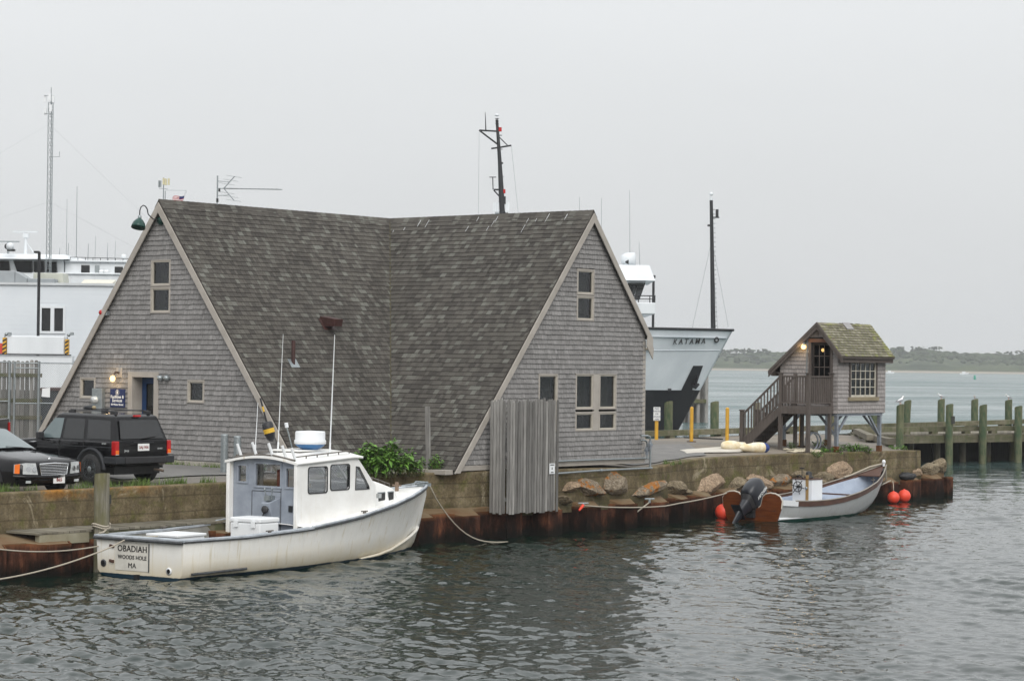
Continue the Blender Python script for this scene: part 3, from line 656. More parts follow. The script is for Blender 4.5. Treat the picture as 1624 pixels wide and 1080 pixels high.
polyR = [(0, 0), (e_t-VB[1], 0), (e_t-VB[1], hr), (-VB[1], hr)]
polyR = [(0, 0), (e_t-VB[1], 0), (e_t-VB[1], hr), (-VB[1], hr)]
shingle_field('roof_shingle', M['roof_shingle'], rr, polyR, (-VB[0], VB[1], 1.82), (0, 1, 0), Vr, Nr, .158, [.10, .13, .16, .19], thick=.020, seed=12, n_ind=150, tonef=rooftone)
vd = (Vector((-VB[0], VB[1], 1.82))-Vector((0, 0, ZR))); nv = (Nl+Nr).normalized(); sv = vd.cross(nv).normalized()*.028
vo = Vector((0, 0, ZR))+nv*.012; MB(ST).prism([vo-sv, vo+sv, vo+sv+vd, vo-sv+vd], nv*.016).build('valley_strip', pmat('mossy_valley', sr(70, 66, 48), sr(58, 54, 40), 5, 5, .9), bd)
# ridge caps and bird droppings on the ridge
def ridge(a, b, mm, along, parent):
    n = int((Vector(b)-Vector(a)).length/.2); rg = random.Random(5)
    for i in range(n):
        p, q = Vector(a).lerp(Vector(b), i/n), Vector(a).lerp(Vector(b), (i+1.15)/n); side = Vector((0, .17, -.17*mm)) if along == 's' else Vector((-.17, 0, -.17*mm)); s2 = Vector((-side.x, -side.y, side.z)); u = Vector((0, 0, .035))
        b_ = MB(ST); b_.usetone = True; b_.add([p+side+u*.6, p+u*1.25, p+s2+u*.6, q+side+u*.5, q+u, q+s2+u*.5], [(0, 1, 4, 3), (1, 2, 5, 4), (0, 3, 5, 2)], rooftone(rg)); b_.build('ridge_cap', M['roof_shingle'], parent, recalc=False)
ridge((e_s, 0, ZR), (0, 0, ZR), ML, 's', rl); ridge((0, e_t, ZR), (0, 0, ZR), MR_, 't', rr)
rg = random.Random(9); mb = MB(ST)
for i in range(15):
    tt = rg.choice([rg.uniform(.3, 7.2), rg.gauss(3.6, 1.0), rg.gauss(6, .5)]); d0 = rg.uniform(.05, .5); L = rg.uniform(.08, .34); wd = rg.uniform(.006, .014)
    P = Vector((0, min(7.4, max(.2, tt)), ZR))-Vr*d0+Nr*.030; mb.prism([P, P+Vector((0, wd, 0)), P+Vector((0, wd*.6, 0))-Vr*L, P-Vr*L*.9], Nr*.004)
mb.build('bird_droppings', M['white_plain'], rr, kind='stuff')
# --- walls with their window openings
def window(parent, side, a0, z0, a1, z1, fr=.048, proud=.035, pane=True, name='window', curtain=None, glassm=None):
    """a framed window on the left gable (side 'L', a = t) or the right gable (side 'R', a = s)"""
    T = (lambda a, d, z: (SG-d, a, z)) if side == 'L' else (lambda a, d, z: (a, TG+d, z))
    def ringbox(mb, x0, y0, x1, y1, f, d0, d1):
        for (p, q) in (((x0, y0), (x1, y0+f)), ((x0, y1-f), (x1, y1)), ((x0, y0+f), (x0+f, y1-f)), ((x1-f, y0+f), (x1, y1-f))):
            mb.box2(T(p[0], d0, p[1]), T(q[0], d1, q[1]))
    mb = MB(ST); ringbox(mb, a0, z0, a1, z1, fr, -.05, proud); o = mb.build(name, M['taupe'], parent, bevel=.006)
    mb = MB(ST); ringbox(mb, a0+fr, z0+fr, a1-fr, z1-fr, .030, -.06, proud-.018); mb.build('sash', M['sash'], o)
    MB(ST).box2(T(a0+fr+.03, -.035, z0+fr+.03), T(a1-fr-.03, -.027, z1-fr-.03)).build('pane', glassm or M['dark_glass'], o)
    if curtain:
        c0, c1, zz = curtain; mb = MB(ST); n = 14
        pts = [T(lerp(c0, c1, i/n), -.25-.03*math.sin(i*2.1), 0) for i in range(n+1)]
        mb.loft([[(p[0], p[1], z0) for p in pts], [(p[0], p[1], zz) for p in pts]], False); mb.build('curtain', M['curtain'], o)
    return o
M['sash'] = pmat('pale_sash', sr(184, 178, 166), sr(166, 160, 148), 3, 4, .55)
HL = [(-.40, 5.87, .40, 7.33), (-3.29, 3.50, -2.63, 4.10), (1.11, 3.47, 1.78, 4.09), (-1.25, 1.80, -.02, 4.28)]
HR = [(-.60, 5.84, .20, 7.29), (-2.26, 2.76, -1.40, 4.36), (-.61, 2.76, 1.30, 4.38)]
rect = lambda f, h, i=.05: [f(h[0]+i, h[1]+i), f(h[2]-i, h[1]+i), f(h[2]-i, h[3]-i), f(h[0]+i, h[3]-i)]
zlo = 1.82
fL = lambda a, z: (SG+.02, a, z); fR = lambda a, z: (a, TG-.02, z); tw = (ZR-.16-zlo)/ML; swd = (ZR-.16-zlo)/MR_
wl = MB(ST).holed([fL(-tw, zlo), fL(tw, zlo), fL(0, ZR-.16)], [rect(fL, h) for h in HL[:3]]+[[fL(-1.2, zlo+.02), fL(-.07, zlo+.02), fL(-.07, 4.23), fL(-1.2, 4.23)]], (.14, 0, 0)).build('gable_wall', M['interior'], bd)
wr = MB(ST).holed([fR(-swd, zlo), fR(SE, zlo), fR(SE, ZR-.16-SE*MR_), fR(0, ZR-.16)], [rect(fR, h) for h in HR], (0, -.14, 0)).build('gable_wall', M['interior'], bd)
cw = [.09, .12, .15, .18, .12]
shingle_field('wall_shingle', M['wall_shingle'], wl, [(-tw, zlo), (tw, zlo), (0, ZR-.16)], (SG, 0, 0), (0, 1, 0), (0, 0, 1), (-1, 0, 0), .134, cw, [(h[0]+.01, h[1]+.01, h[2]-.01, h[3]-.01) for h in HL], .034, 21, 150, walltone)
shingle_field('wall_shingle', M['wall_shingle'], wr, [(-swd, zlo), (SE, zlo), (SE, ZR-.16-SE*MR_), (0, ZR-.16)], (0, TG, 0), (1, 0, 0), (0, 0, 1), (0, 1, 0), .134, cw, [(h[0]+.01, h[1]+.01, h[2]-.01, h[3]-.01) for h in HR], .034, 22, 150, walltone)
side = MB(ST).box2((SE-.10, -4, zlo), (SE, TG-.16, ez-.02)).build('side_wall', M['interior'], bd)
shingle_field('wall_shingle', M['wall_shingle'], side, [(-7.45, zlo), (4, zlo), (4, 5.4), (-7.45, 5.4)], (SE, 0, 0), (0, -1, 0), (0, 0, 1), (1, 0, 0), .134, cw, [], .02, 23, 0, walltone)
MB(ST).prism([(3.1*-1, -4, zlo), (SE, -4, zlo), (SE, -4, ez), (0, -4, ZR-.1), (-3.1, -4, ZR-.1-3.1*MR_)], (0, .1, 0)).build('back_wall', M['interior'], bd)
MB(ST).box2((-9, -5.3, 1.84), (2.5, 5.3, 1.90)).build('floor', M['interior'], bd)
# --- rakes, corner board, base trim
def rake(P0, P1, nrm, name='rake_board', w_=.17):
    P0, P1, nrm = Vector(P0), Vector(P1), Vector(nrm); d = (P1-P0).normalized(); dn = d.cross(nrm); dn = dn if dn.z < 0 else -dn
    # plumb-cut at the ridge
    h = w_/abs(math.sqrt(1-d.z*d.z)) if abs(d.z) < .99 else w_
    Pb = P1-d*(h/abs(d.z)) if P1.z < 2 else P1
    MB(ST).prism([P0+Vector((0, 0, -.05)), P1+Vector((0, 0, -.05)), Pb+Vector((0, 0, -.05-h)), P0+Vector((0, 0, -.05-h))], nrm*.035).build(name, M['taupe'], bd, bevel=.006)
zf = 1.80
for sg in (1, -1): rake((e_s+.0, 0, ZR), (e_s+.0, sg*(ZR-zf)/ML, zf), (-1, 0, 0))
rake((0, e_t, ZR), (-(ZR-zf)/MR_, e_t, zf), (0, 1, 0)); rake((0, e_t, ZR), (2.86, e_t, ZR-2.86*MR_), (0, 1, 0))
MB(ST).prism([(2.60, e_t+.002, ez+.02), (2.90, e_t+.002, ez-.36), (2.86, e_t+.002, ez-.68), (2.56, e_t+.002, ez-.30)], (0, .034, 0)).build('eave_tail', M['taupe'], bd, bevel=.006)
MB(ST).box2((SE-.10, TG-.03, zlo), (SE+.035, TG+.03, ez-.14)).build('corner_board', M['taupe'], bd, bevel=.006)
MB(ST).box2((-swd+.1, TG-.02, 1.80), (SE+.02, TG+.045, 1.93)).build('base_trim', M['taupe'], bd, bevel=.005)
MB(ST).box2((SG-.045, .03, 1.78), (SG+.02, tw-.1, 1.92)).build('base_trim', M['taupe'], bd, bevel=.005)
MB(ST).box2((SG-.045, -tw+.1, 1.78), (SG+.02, -1.26, 1.92)).build('base_trim', M['taupe'], bd, bevel=.005)
MB(ST).box2((-VB[0]-.3, e_t-2.0, 1.72), (-VB[0]+.12, e_t-.05, 1.84)).build('base_trim', M['taupe'], bd, bevel=.005)
# soffit strip under the rake overhang
MB(ST).prism([(SG-.0, 0, ZR-.17), (SG, (ZR-zf)/ML, zf-.12), (e_s, (ZR-zf)/ML, zf-.12), (e_s, 0, ZR-.17)], (0, 0, .02)).build('soffit', M['taupe'], bd)
# --- windows
window(bd, 'L', -.40, 6.60, .40, 7.33, curtain=(-.30, .12, 7.3)); window(bd, 'L', -.40, 5.87, .40, 6.585, curtain=(-.36, -.08, 6.55))  # curtains added here to suggest a pattern reflected in the panes
window(bd, 'L', -3.29, 3.50, -2.63, 4.10); window(bd, 'L', 1.11, 3.47, 1.78, 4.09, curtain=(1.12, 1.77, 4.05))
window(bd, 'R', -.60, 6.565, .20, 7.29, curtain=(-.2, .18, 7.25)); window(bd, 'R', -.60, 5.84, .20, 6.55, curtain=(-.2, .18, 6.5))
window(bd, 'R', -2.26, 2.76, -1.40, 4.36, curtain=(-1.75, -1.42, 4.3))
for a0, a1 in ((-.61, .25), (.47, 1.30)):
    window(bd, 'R', a0, 3.36, a1, 4.38, curtain=((a0+a1)/2+.02, a1-.1, 4.3)); window(bd, 'R', a0, 2.76, a1, 3.30, curtain=((a0+a1)/2+.1, a1-.16, 3.25))
MB(ST).box2((.252, TG-.04, 2.76), (.468, TG+.03, 4.38)).build('window_mullion', M['taupe'], bd, bevel=.005)
# a few things dimly seen inside: desk line and lamp
mb = MB(ST); mb.box2((-.5, 6.6, 2.5), (1.2, 7.2, 2.82)); mb.box2((.85, 7.0, 2.82), (1.1, 7.2, 2.95)); mb.box2((-.2, 7.05, 2.82), (-.05, 7.15, 3.05)); mb.build('desk', M['galv'], bd)
# --- door
dp = MB(ST)
for a in ((-1.25, 1.84, -1.07, 4.28), (-.20, 1.84, -.02, 4.28), (-1.07, 4.13, -.20, 4.28)): dp.box2((SG-.05, a[0], a[1]), (SG+.02, a[2], a[3]))
df = dp.build('door_frame', M['taupe'], bd, bevel=.006)
dp = MB(ST); dp.box2((SG+.021, -1.09, 1.84), (SG+.36, -1.062, 4.14)); dp.box2((SG+.021, -.208, 1.84), (SG+.36, -.18, 4.14)); dp.box2((SG+.021, -1.06, 4.125), (SG+.36, -.21, 4.15)); dp.build('door_reveal', M['taupe'], bd)
dl = MB(ST)
for a in ((-1.06, 1.98, -.90, 4.12), (-.30, 1.98, -.21, 4.12), (-.90, 3.95, -.30, 4.12), (-.90, 1.98, -.30, 2.25)): dl.box2((SG+.30, a[0], a[1]), (SG+.345, a[2], a[3]))
dr = dl.build('door', M['blue_door'], bd, bevel=.006)
MB(ST).box2((SG+.318, -.91, 2.24), (SG+.326, -.29, 3.96)).build('pane', M['dark_glass'], dr)
MB(ST).box2((SG+.36, -.88, 3.35), (SG+.37, -.32, 3.93)).build('blind', pmat('pale_blind', (.30, .33, .31), (.24, .27, .25), 4, 3, .8), dr)
MB(ST).box2((SG+.290, -.34, 2.15), (SG+.298, -.22, 2.62)).build('notice', pmat('teal_notice', (.12, .42, .42), (.35, .5, .5), 6, 3, .6), dr)
MB(ST).cyl((SG+.25, -.36, 2.95), (SG+.30, -.36, 2.95), .03).build('door_handle', M['galv'], dr)
MB(ST).box2((SG-.35, -1.2, 1.76), (SG+.34, -.08, 1.975)).build('door_step', M['taupe'], bd)
# --- roof vents
def on_roofL(px, py):
    d = ray(px, py); n3 = ST.to_3x3() @ Nl; o = ST @ Vector((0, 0, ZR)); P = EYE+d*((o-EYE).dot(n3)/d.dot(n3)); s, t = st_of(P); return Vector((s, t, P.z))
M['brown_metal'] = pmat('brown_vent_metal', sr(70, 45, 42), sr(56, 36, 33), 3, 4, .45)
p = on_roofL(521, 520); hx = .165
mb = MB(ST); A0 = p+Vector((-hx, 0, 0)); q = [p+Vector((0, -.02, .04)), p+Vector((0, .36, .04-.0)), p+Vector((0, .40, .24)), p+Vector((0, -.20, .32))]
mb.prism([x+Vector((-hx, 0, 0)) for x in q], (2*hx, 0, 0)); rv = mb.build('roof_vent', M['brown_metal'], bd, bevel=.01)
MB(ST).prism([p+Vector((-.24, 0, 0))+Nl*.026-Vl*.09, p+Vector((.24, 0, 0))+Nl*.026-Vl*.09, p+Vector((.24, 0, 0))+Nl*.026+Vl*.3, p+Vector((-.24, 0, 0))+Nl*.026+Vl*.3], Nl*.004).build('flashing', M['brown_metal'], rv)
p = on_roofL(465, 577); mb = MB(ST).cyl(p-Vector((0, 0, .2)), p+Vector((0, 0, .62)), .055, n=12); vp = mb.build('vent_pipe', M['brown_metal'], bd)
MB(ST).prism([p+Vector((-.16, 0, 0))+Nl*.026-Vl*.14, p+Vector((.16, 0, 0))+Nl*.026-Vl*.14, p+Vector((.16, 0, 0))+Nl*.026+Vl*.14, p+Vector((-.16, 0, 0))+Nl*.026+Vl*.14], Nl*.004).build('flashing', M['galv'], vp)
# --- fixtures on the left gable
def fixture(name, s, t, z, label, cat, group=None): return empty(name, W(s, t, z), TH, label, cat, group)
gl = fixture('gooseneck_lamp', SG, 0, 8.40, 'dark green gooseneck lamp under the peak of the left gable', 'lamp')
MB(ST).lathe([(.0, -.02), (.13, -.02), (.14, .03), (.10, .10), (0, .12)], (SG, 0, 8.38), 14, axis=Vector((-1, 0, 0))).build('wall_plate', M['green_enamel'], gl)
arc = [(SG-.1, 0, 8.38), (SG-.32, 0, 8.40), (SG-.50, 0, 8.52), (SG-.54, 0, 8.66), (SG-.60, 0, 8.73), (SG-.68, 0, 8.75), (SG-.76, 0, 8.70), (SG-.80, 0, 8.60), (SG-.80, 0, 8.46)]
MB(ST).tube(arc, .016, 6).build('arm', M['dark_metal'], gl)
MB(ST).lathe([(.03, .0), (.05, -.02), (.05, -.12), (.03, -.13)], (SG-.80, 0, 8.48), 10).build('socket', M['galv'], gl)
ax = Vector((.30, -.10, 1)).normalized()
MB(ST).lathe([(.055, .02), (.10, -.02), (.16, -.10), (.19, -.20), (.195, -.25), (.175, -.24), (.14, -.12), (.02, -.03)], (SG-.80, 0, 8.37), 16, axis=ax).build('lamp_shade', M['green_enamel'], gl)
g2 = fixture('wall_lamp', SG, -1.70, 4.18, 'small lit lamp on the gable beside the blue door', 'lamp')
MB(ST).box2((SG-.04, -1.74, 4.12), (SG-.018, -1.50, 4.38)).build('back_board', M['taupe'], g2)
MB(ST).tube([(SG-.04, -1.63, 4.24), (SG-.14, -1.65, 4.26), (SG-.18, -1.68, 4.20)], .03, 6).build('arm', pmat('rusty_arm', (.10, .06, .04), None, 8, 3, .7), g2)
MB(ST).ball((SG-.19, -1.72, 4.08), .075, 12, 8, (1, 1, 1.15)).build('bulb', M['lit_bulb'], g2)
ld = bpy.data.lights.new('wall_lamp_light', 'POINT'); ld.energy = 6; ld.color = (1, .68, .32); ld.shadow_soft_size = .06; lo = bpy.data.objects.new('wall_lamp_light', ld); COL.objects.link(lo); lo.location = W(SG-.34, -1.74, 4.05)
mt = fixture('meter_box', SG, -2.4, 3.24, 'grey electric meter box on the shingles left of the navy sign', 'meter box')
MB(ST).box2((SG-.16, -2.62, 3.05), (SG-.022, -2.20, 3.80)).build('cabinet', M['galv'], mt, bevel=.012)
MB(ST).lathe([(0, .12), (.09, .11), (.11, .0)], (SG-.16, -2.46, 3.48), 14, axis=Vector((-1, 0, 0))).build('meter_dial', M['lens'], mt)
MB(ST).tube([(SG-.06, -2.42, 3.05), (SG-.06, -2.42, 1.8)], .03).build('conduit', M['galv'], mt)
sg = fixture('wall_sign', SG, -1.67, 3.3, 'navy sign reading Facilities & Services beside the blue door', 'sign')
MB(ST).box2((SG-.055, -1.97, 3.29), (SG-.022, -1.37, 3.80)).build('sign_panel', M['navy'], sg, bevel=.004)
Xd = ST.to_3x3() @ Vector((0, 1, 0)); Ud = Vector((0, 0, 1))
for s_, z, size in (('Facilities &', 3.575, .118), ('Services', 3.475, .118), ('43 Water Street', 3.365, .072)): text(s_, size, M['white_print'], sg, W(SG-.058, -1.67, z), Xd, Ud, off=.0022)
mb = MB(ST); mb.prism([(SG-.057, -1.67+.028*math.sin(a)*(1 if abs(a-math.pi) < 1.9 else .35), 3.705+.055*math.cos(a)) for a in [i*2*math.pi/14 for i in range(14)]], (-.004, 0, 0))
mb.loft([[(SG-.058, -1.67+r*math.sin(i*math.pi/12), 3.70+r*math.cos(i*math.pi/12)) for i in range(24)]+[] for r in (.066, .074)]); mb.build('drop_emblem', M['white_print'], sg)
si = fixture('siren', SG, .22, 4.1, 'pair of small grey floodlights on the shingles right of the blue door', 'floodlight')
for a in (.14, .36): MB(ST).lathe([(0, .16), (.06, .15), (.09, .05), (.05, 0)], (SG-.03, a, 4.13), 12, axis=Vector((-1, -.3+.6*(a > .2), -.1)).normalized()).build('lamp_head', M['galv'], si)
MB(ST).box2((SG-.05, .12, 4.08), (SG-.02, .40, 4.16)).build('bracket', M['galv'], si)
al = fixture('alarm_light', SG, -2.2, 5.9, 'small red alarm light at the left rake of the gable', 'alarm light')
MB(ST).box2((SG-.14, -2.24, 5.82), (SG-.02, -2.06, 5.94)).build('housing', M['galv'], al); MB(ST).ball((SG-.13, -2.30, 5.90), .075, 10, 6).build('red_dome', M['red'], al)
# --- television aerial on the ridge
P = ST @ Vector((att(344.5, 324, 0).x, 0, ZR-.05)); an = empty('roof_antenna', P, 0, 'television aerial with a long boom on the roof ridge', 'antenna')
Z0 = P.z; k = P.y/F
zz = lambda y: aty(344, y, P.y).z
MB().cyl((P.x, P.y, P.z-.1), (P.x, P.y, zz(279)), .022, n=6).build('mast', M['galv'], an)
bz = zz(299); x = lambda px: aty(px, 299, P.y).x
MB().tube([(P.x, P.y, bz), (x(447), P.y+.15, bz)], .013, 5).build('boom', M['galv'], an)
mb = MB()
for s_ in (1, -1):
    mb.tube([(x(355), P.y, bz), (x(372), P.y, bz+s_*19.5*k)], .014, 5); mb.tube([(P.x, P.y, bz+s_*11.5*k), (x(363), P.y, bz+s_*10.5*k)], .01, 5)
mb.build('reflector_frame', M['galv'], an)
for i, (px, dz) in enumerate([(360, 7), (366, 13), (371, 19), (360, -7), (366, -13), (371, -19)]): MB().tube([(x(px)-.16, P.y-.40, bz+dz*k), (x(px)+.16, P.y+.40, bz+dz*k)], .006, 4).build('rod', M['galv'], an)
for px in list(range(358, 376, 3))+list(range(378, 446, 7)): MB().tube([(x(px)-.05, P.y-.13, bz), (x(px)+.05, P.y+.13, bz)], .007, 4).build('rod', M['galv'], an)
mb = MB(); mb.box((x(348), P.y, bz-.05), (.05, .05, .08)); mb.box((x(345), P.y, zz(318)), (.06, .05, .10)); mb.build('junction_box', M['black_plastic'], an)
# --- stockade screen in front of the right gable
a = att(803, 806, 8.42); b = att(881, 806, 8.42); ztop = att(803, 634, 8.42).z; zb = .66
fs = empty('stockade_screen', W((a.x+b.x)/2, 8.3, zb), TH, 'tall grey stockade screen of upright boards hanging in front of the right gable', 'fence')
rg = random.Random(14); s = a.x
def board(c, sz, z1, nm='board'):
    mb = MB(ST); mb.usetone = True; z0 = zb+rg.uniform(-.02, .03); x0, y0 = c; dx, dy = sz; tone = rg.random()
    if dx > dy: pr = [(x0-dx/2, y0, z0), (x0+dx/2, y0, z0), (x0+dx/2, y0, z1-.05), (x0+dx*.25, y0, z1), (x0-dx*.25, y0, z1), (x0-dx/2, y0, z1-.05)]; v = (0, -dy, 0)
    else: pr = [(x0, y0-dy/2, z0), (x0, y0+dy/2, z0), (x0, y0+dy/2, z1-.05), (x0, y0+dy*.25, z1), (x0, y0-dy*.25, z1), (x0, y0-dy/2, z1-.05)]; v = (-dx, 0, 0)
    mb.prism(pr, v, tone); mb.build(nm, M['grey_wood'], fs)
while s < b.x:
    wd = rg.uniform(.105, .13); board((s+wd/2, 8.42+rg.uniform(-.01, .012)), (wd-.026, .025), ztop+rg.uniform(-.05, .05)); s += wd
t = 8.38
while t > 7.93:
    wd = rg.uniform(.10, .12); board((a.x+rg.uniform(-.008, .008), t-wd/2), (.025, wd-.022), ztop+rg.uniform(-.05, .05)); t -= wd
t = 8.38
while t > 7.72: board((b.x+.02, t-.06), (.025, .11), ztop+rg.uniform(-.05, .05)); t -= .12
mb = MB(ST); mb.usetone = True
for z in (1.0, 2.2, ztop-.4): mb.box2((a.x+.02, 8.30, z), (b.x-.02, 8.388, z+.09)); mb.box2((a.x+.005, 7.9, z), (a.x+.06, 8.30, z+.09))
mb.build('rail', M['grey_wood'], fs)
c = att(876, 743, 8.44); sn = empty('notice_plate', W(c.x, 8.45, c.z-.1), TH, 'small white notice plate low on the grey stockade screen', 'sign')
MB(ST).box2((c.x-.13, 8.436, c.z-.14), (c.x+.10, 8.446, c.z+.14)).build('plate', M['white_plain'], sn); mb = MB(ST); mb.prism([(c.x-.04, 8.447, c.z-.02), (c.x, 8.447, c.z-.02), (c.x-.01, 8.447, c.z+.04), (c.x-.03, 8.447, c.z+.04)], (0, .003, 0)); mb.box2((c.x-.10, 8.447, c.z+.09), (c.x+.07, 8.450, c.z+.115)); mb.box2((c.x-.07, 8.447, c.z-.11), (c.x+.04, 8.450, c.z-.085)); mb.build('marks', M['ink'], sn)
# --- pipework along the wall by the corner
pz = lambda px, py, t: att(px, py, t)
pp = empty('pipe_run', W(.5, 7.8, 1.7), TH, 'grey steel pipes with valves running along the base of the right gable', 'pipework')
q = [pz(881, 731.5, 7.72), pz(955, 728.5, 7.72), pz(1028, 726.5, 7.72)]; MB(ST).tube(q, .028, 6).build('upper_pipe', M['galv'], pp)
q = [pz(881, 751, 7.93), pz(950, 746, 7.93), pz(1034, 742, 7.93)]; MB(ST).tube(q, .030, 6).build('lower_pipe', M['galv'], pp)
e_ = pz(1031, 742, 7.9); f_ = pz(1031, 691, 7.9)
MB(ST).tube([e_, (e_.x, 7.9, f_.z-.1), (e_.x-.03, 7.9, f_.z-.03), (e_.x-.12, 7.88, f_.z), (e_.x-.40, 7.85, f_.z)], .030, 8).build('riser', M['galv'], pp)
e2_ = pz(1026, 727, 7.8); f2_ = pz(1026, 698, 7.8)
MB(ST).tube([e2_, (e2_.x, 7.8, f2_.z-.1), (e2_.x-.03, 7.8, f2_.z-.03), (e2_.x-.12, 7.79, f2_.z), (e2_.x-.30, 7.78, f2_.z)], .026, 8).build('riser', M['galv'], pp)
for px, py, t in ((1031, 705, 7.9), (1026, 714, 7.8)):
    v = pz(px, py, t); mb = MB(ST); mb.box((v.x, v.y, v.z), (.13, .10, .07)); mb.cyl((v.x, v.y, v.z-.12), (v.x, v.y, v.z+.1), .045, n=8); mb.build('valve', M['grey_steel'], pp)
for px in (953,): v = pz(px, 746, 7.93); MB(ST).cyl((v.x-.05, v.y, v.z), (v.x+.05, v.y, v.z+.003), .045, n=8).build('coupling', M['galv'], pp)
# leaning grey post in front of the valley
a = att(680, 746, 6.9); b = att(678, 645, 6.9); po = empty('wooden_post', W(a.x, 6.9, 1.72), TH, 'thin grey wooden post standing before the roof valley among weeds', 'post')
mb = MB(ST); mb.usetone = True; mb.beam((a.x, 6.9, 1.6), (b.x, 6.9, b.z), .12, .07); mb.build('post_board', M['grey_wood'], po)
# steel pipe bollards by the left gable
for px, yt, lab in ((355.5, 690, 'galvanised pipe bollard behind the boat cabin, taller of the pair'), (376, 693, 'galvanised pipe bollard behind the boat cabin, shorter and set further right')):
    s0 = -10.6; c = ats(px, 740, s0); tp = ats(px, yt, s0); g = empty('pipe_bollard', W(s0, c.y, gst(s0, c.y)), 0, lab, 'bollard', 'pipe bollards by the gable'); MB(ST).cyl((s0, c.y, gst(s0, c.y)-.1), (s0, c.y, tp.z), .095, n=14).lathe([(.1, 0), (.1, .012), (.06, .03), (0, .035)], (s0, c.y, tp.z), 14).build('pipe', M['galv'], g)
# ================================================================== WHITE MOTOR BOAT
def hullmat(name, base, dirt, zst, bottom, zb, grime=.6):
    m = NT(name); v = m.pos('Object'); z = m.sepz(v); n = m.noise(m.pos('Object', (1, 1, .35)), 3.5, 6, .65); n2 = m.noise(m.pos('Object', (4, 4, .2)), 2.2, 5, .6)
    c = m.mix(m.ramp(n, [(.42, 0.), (.75, grime*.6)]), base, tuple(x*.72 for x in base))
    d = m.n('ShaderNodeMapRange'); d.inputs[1].default_value = zst; d.inputs[2].default_value = zb; m.l(m.math('ADD', z, m.math('MULTIPLY', m.math('SUBTRACT', n, .5), .5)), d.inputs[0])
    c = m.mix(m.math('MULTIPLY', d.outputs[0], grime), c, dirt)
    c = m.mix(m.ramp(n2, [(.57, 0.), (.72, .5)]), c, dirt)
    b = m.n('ShaderNodeMapRange'); b.inputs[1].default_value = zb; b.inputs[2].default_value = zb-.015; m.l(m.math('ADD', z, m.math('MULTIPLY', m.math('SUBTRACT', n, .5), .04)), b.inputs[0])
    c = m.mix(b.outputs[0], c, bottom); m.set(c, .38, 0, .45); return m.m
BO = W(-18.25, 9.63, 0); bt = empty('lobster_boat', BO, TH+R(6), 'white lobster boat with grey wheelhouse bulkhead moored along the quay', 'boat')
BM = rootm(bt)
M['hull_white'] = hullmat('white_hull', (.76, .75, .71), sr(176, 158, 112), .55, (.008, .026, .042), .055)
def cabinmat():
    m = NT('white_cabin'); n = m.noise(m.pos('Object'), 2.5, 7); c = m.mix(m.ramp(n, [(.35, 0.), (.75, 1.)]), (.80, .80, .78), (.70, .69, .66))
    c = m.mix(m.ramp(m.noise(m.pos('Object', (5, 5, .28)), 2.0, 5, .6), [(.60, 0.), (.72, .45)]), c, sr(186, 168, 128)); c = m.mix(m.ramp(m.noise(m.pos('Object'), 7, 6, .7), [(.62, 0.), (.75, .3)]), c, (.42, .41, .38))
    m.set(c, .36, 0, .45); return m.m
M['cabin_white'] = cabinmat()
M['blue_grey'] = pmat('blue_grey_paint', sr(150, 157, 167), sr(126, 133, 144), 3, 6, .55)
M['grey_rail'] = pmat('grey_rail', sr(178, 184, 190), sr(132, 138, 144), 5, 6, .6)
M['dark_rail'] = pmat('dark_rubber_rail', (.030, .032, .034), (.07, .075, .08), 8, 5, .7)
M['varnish'] = pmat('varnished_wood', sr(112, 60, 26), sr(82, 40, 16), 7, 6, .35, stretch=(.3, .3, 2.5))
BX = [0, 1, 2, 3, 4, 5, 6, 6.8, 7.5, 8.1, 8.7, 9.2, 9.6, 9.95, 10.2, 10.38, 10.45]
bh = lambda x: interp(x, [0, 2, 4, 6, 7.5, 8.7, 9.5, 10.1, 10.38, 10.45], [1.25, 1.36, 1.42, 1.38, 1.2, .86, .53, .23, .07, .02])
bzs = lambda x: interp(x, [0, 2, 4, 5, 6, 6.8, 7.5, 8.7, 9.5, 10.45], [.84, .83, .89, .97, 1.06, 1.16, 1.24, 1.38, 1.46, 1.54])
bw = lambda x: interp(x, [0, 2, 4, 6, 7.5, 8.7, 9.5, 9.85, 10.45], [1.19, 1.28, 1.30, 1.14, .82, .44, .14, .03, .012])
def bsec(x):
    zs, h, wv = bzs(x), bh(x), bw(x); zb = -.42 if x < 9.2 else lerp(-.42, .9, (x-9.2)/1.25)**1 if x > 9.2 else -.42
    zlo = interp(x, [0, 9.2, 9.85, 10.2, 10.45], [-.42, -.40, -.02, .62, 1.30]); pts = []
    for q in (0, .18, .38, .58, .78, 1):
        z = lerp(zs, zlo, q); f = max(0, min(1, (zs-z)/max(.05, zs-0))); wd = lerp(h, wv, f**.75) if z > 0 else wv*(1-.55*min(1, -z/.42))
        if x > 9.3: wd = lerp(h, .015, q**.8)
        pts.append((wd, z))
    return pts
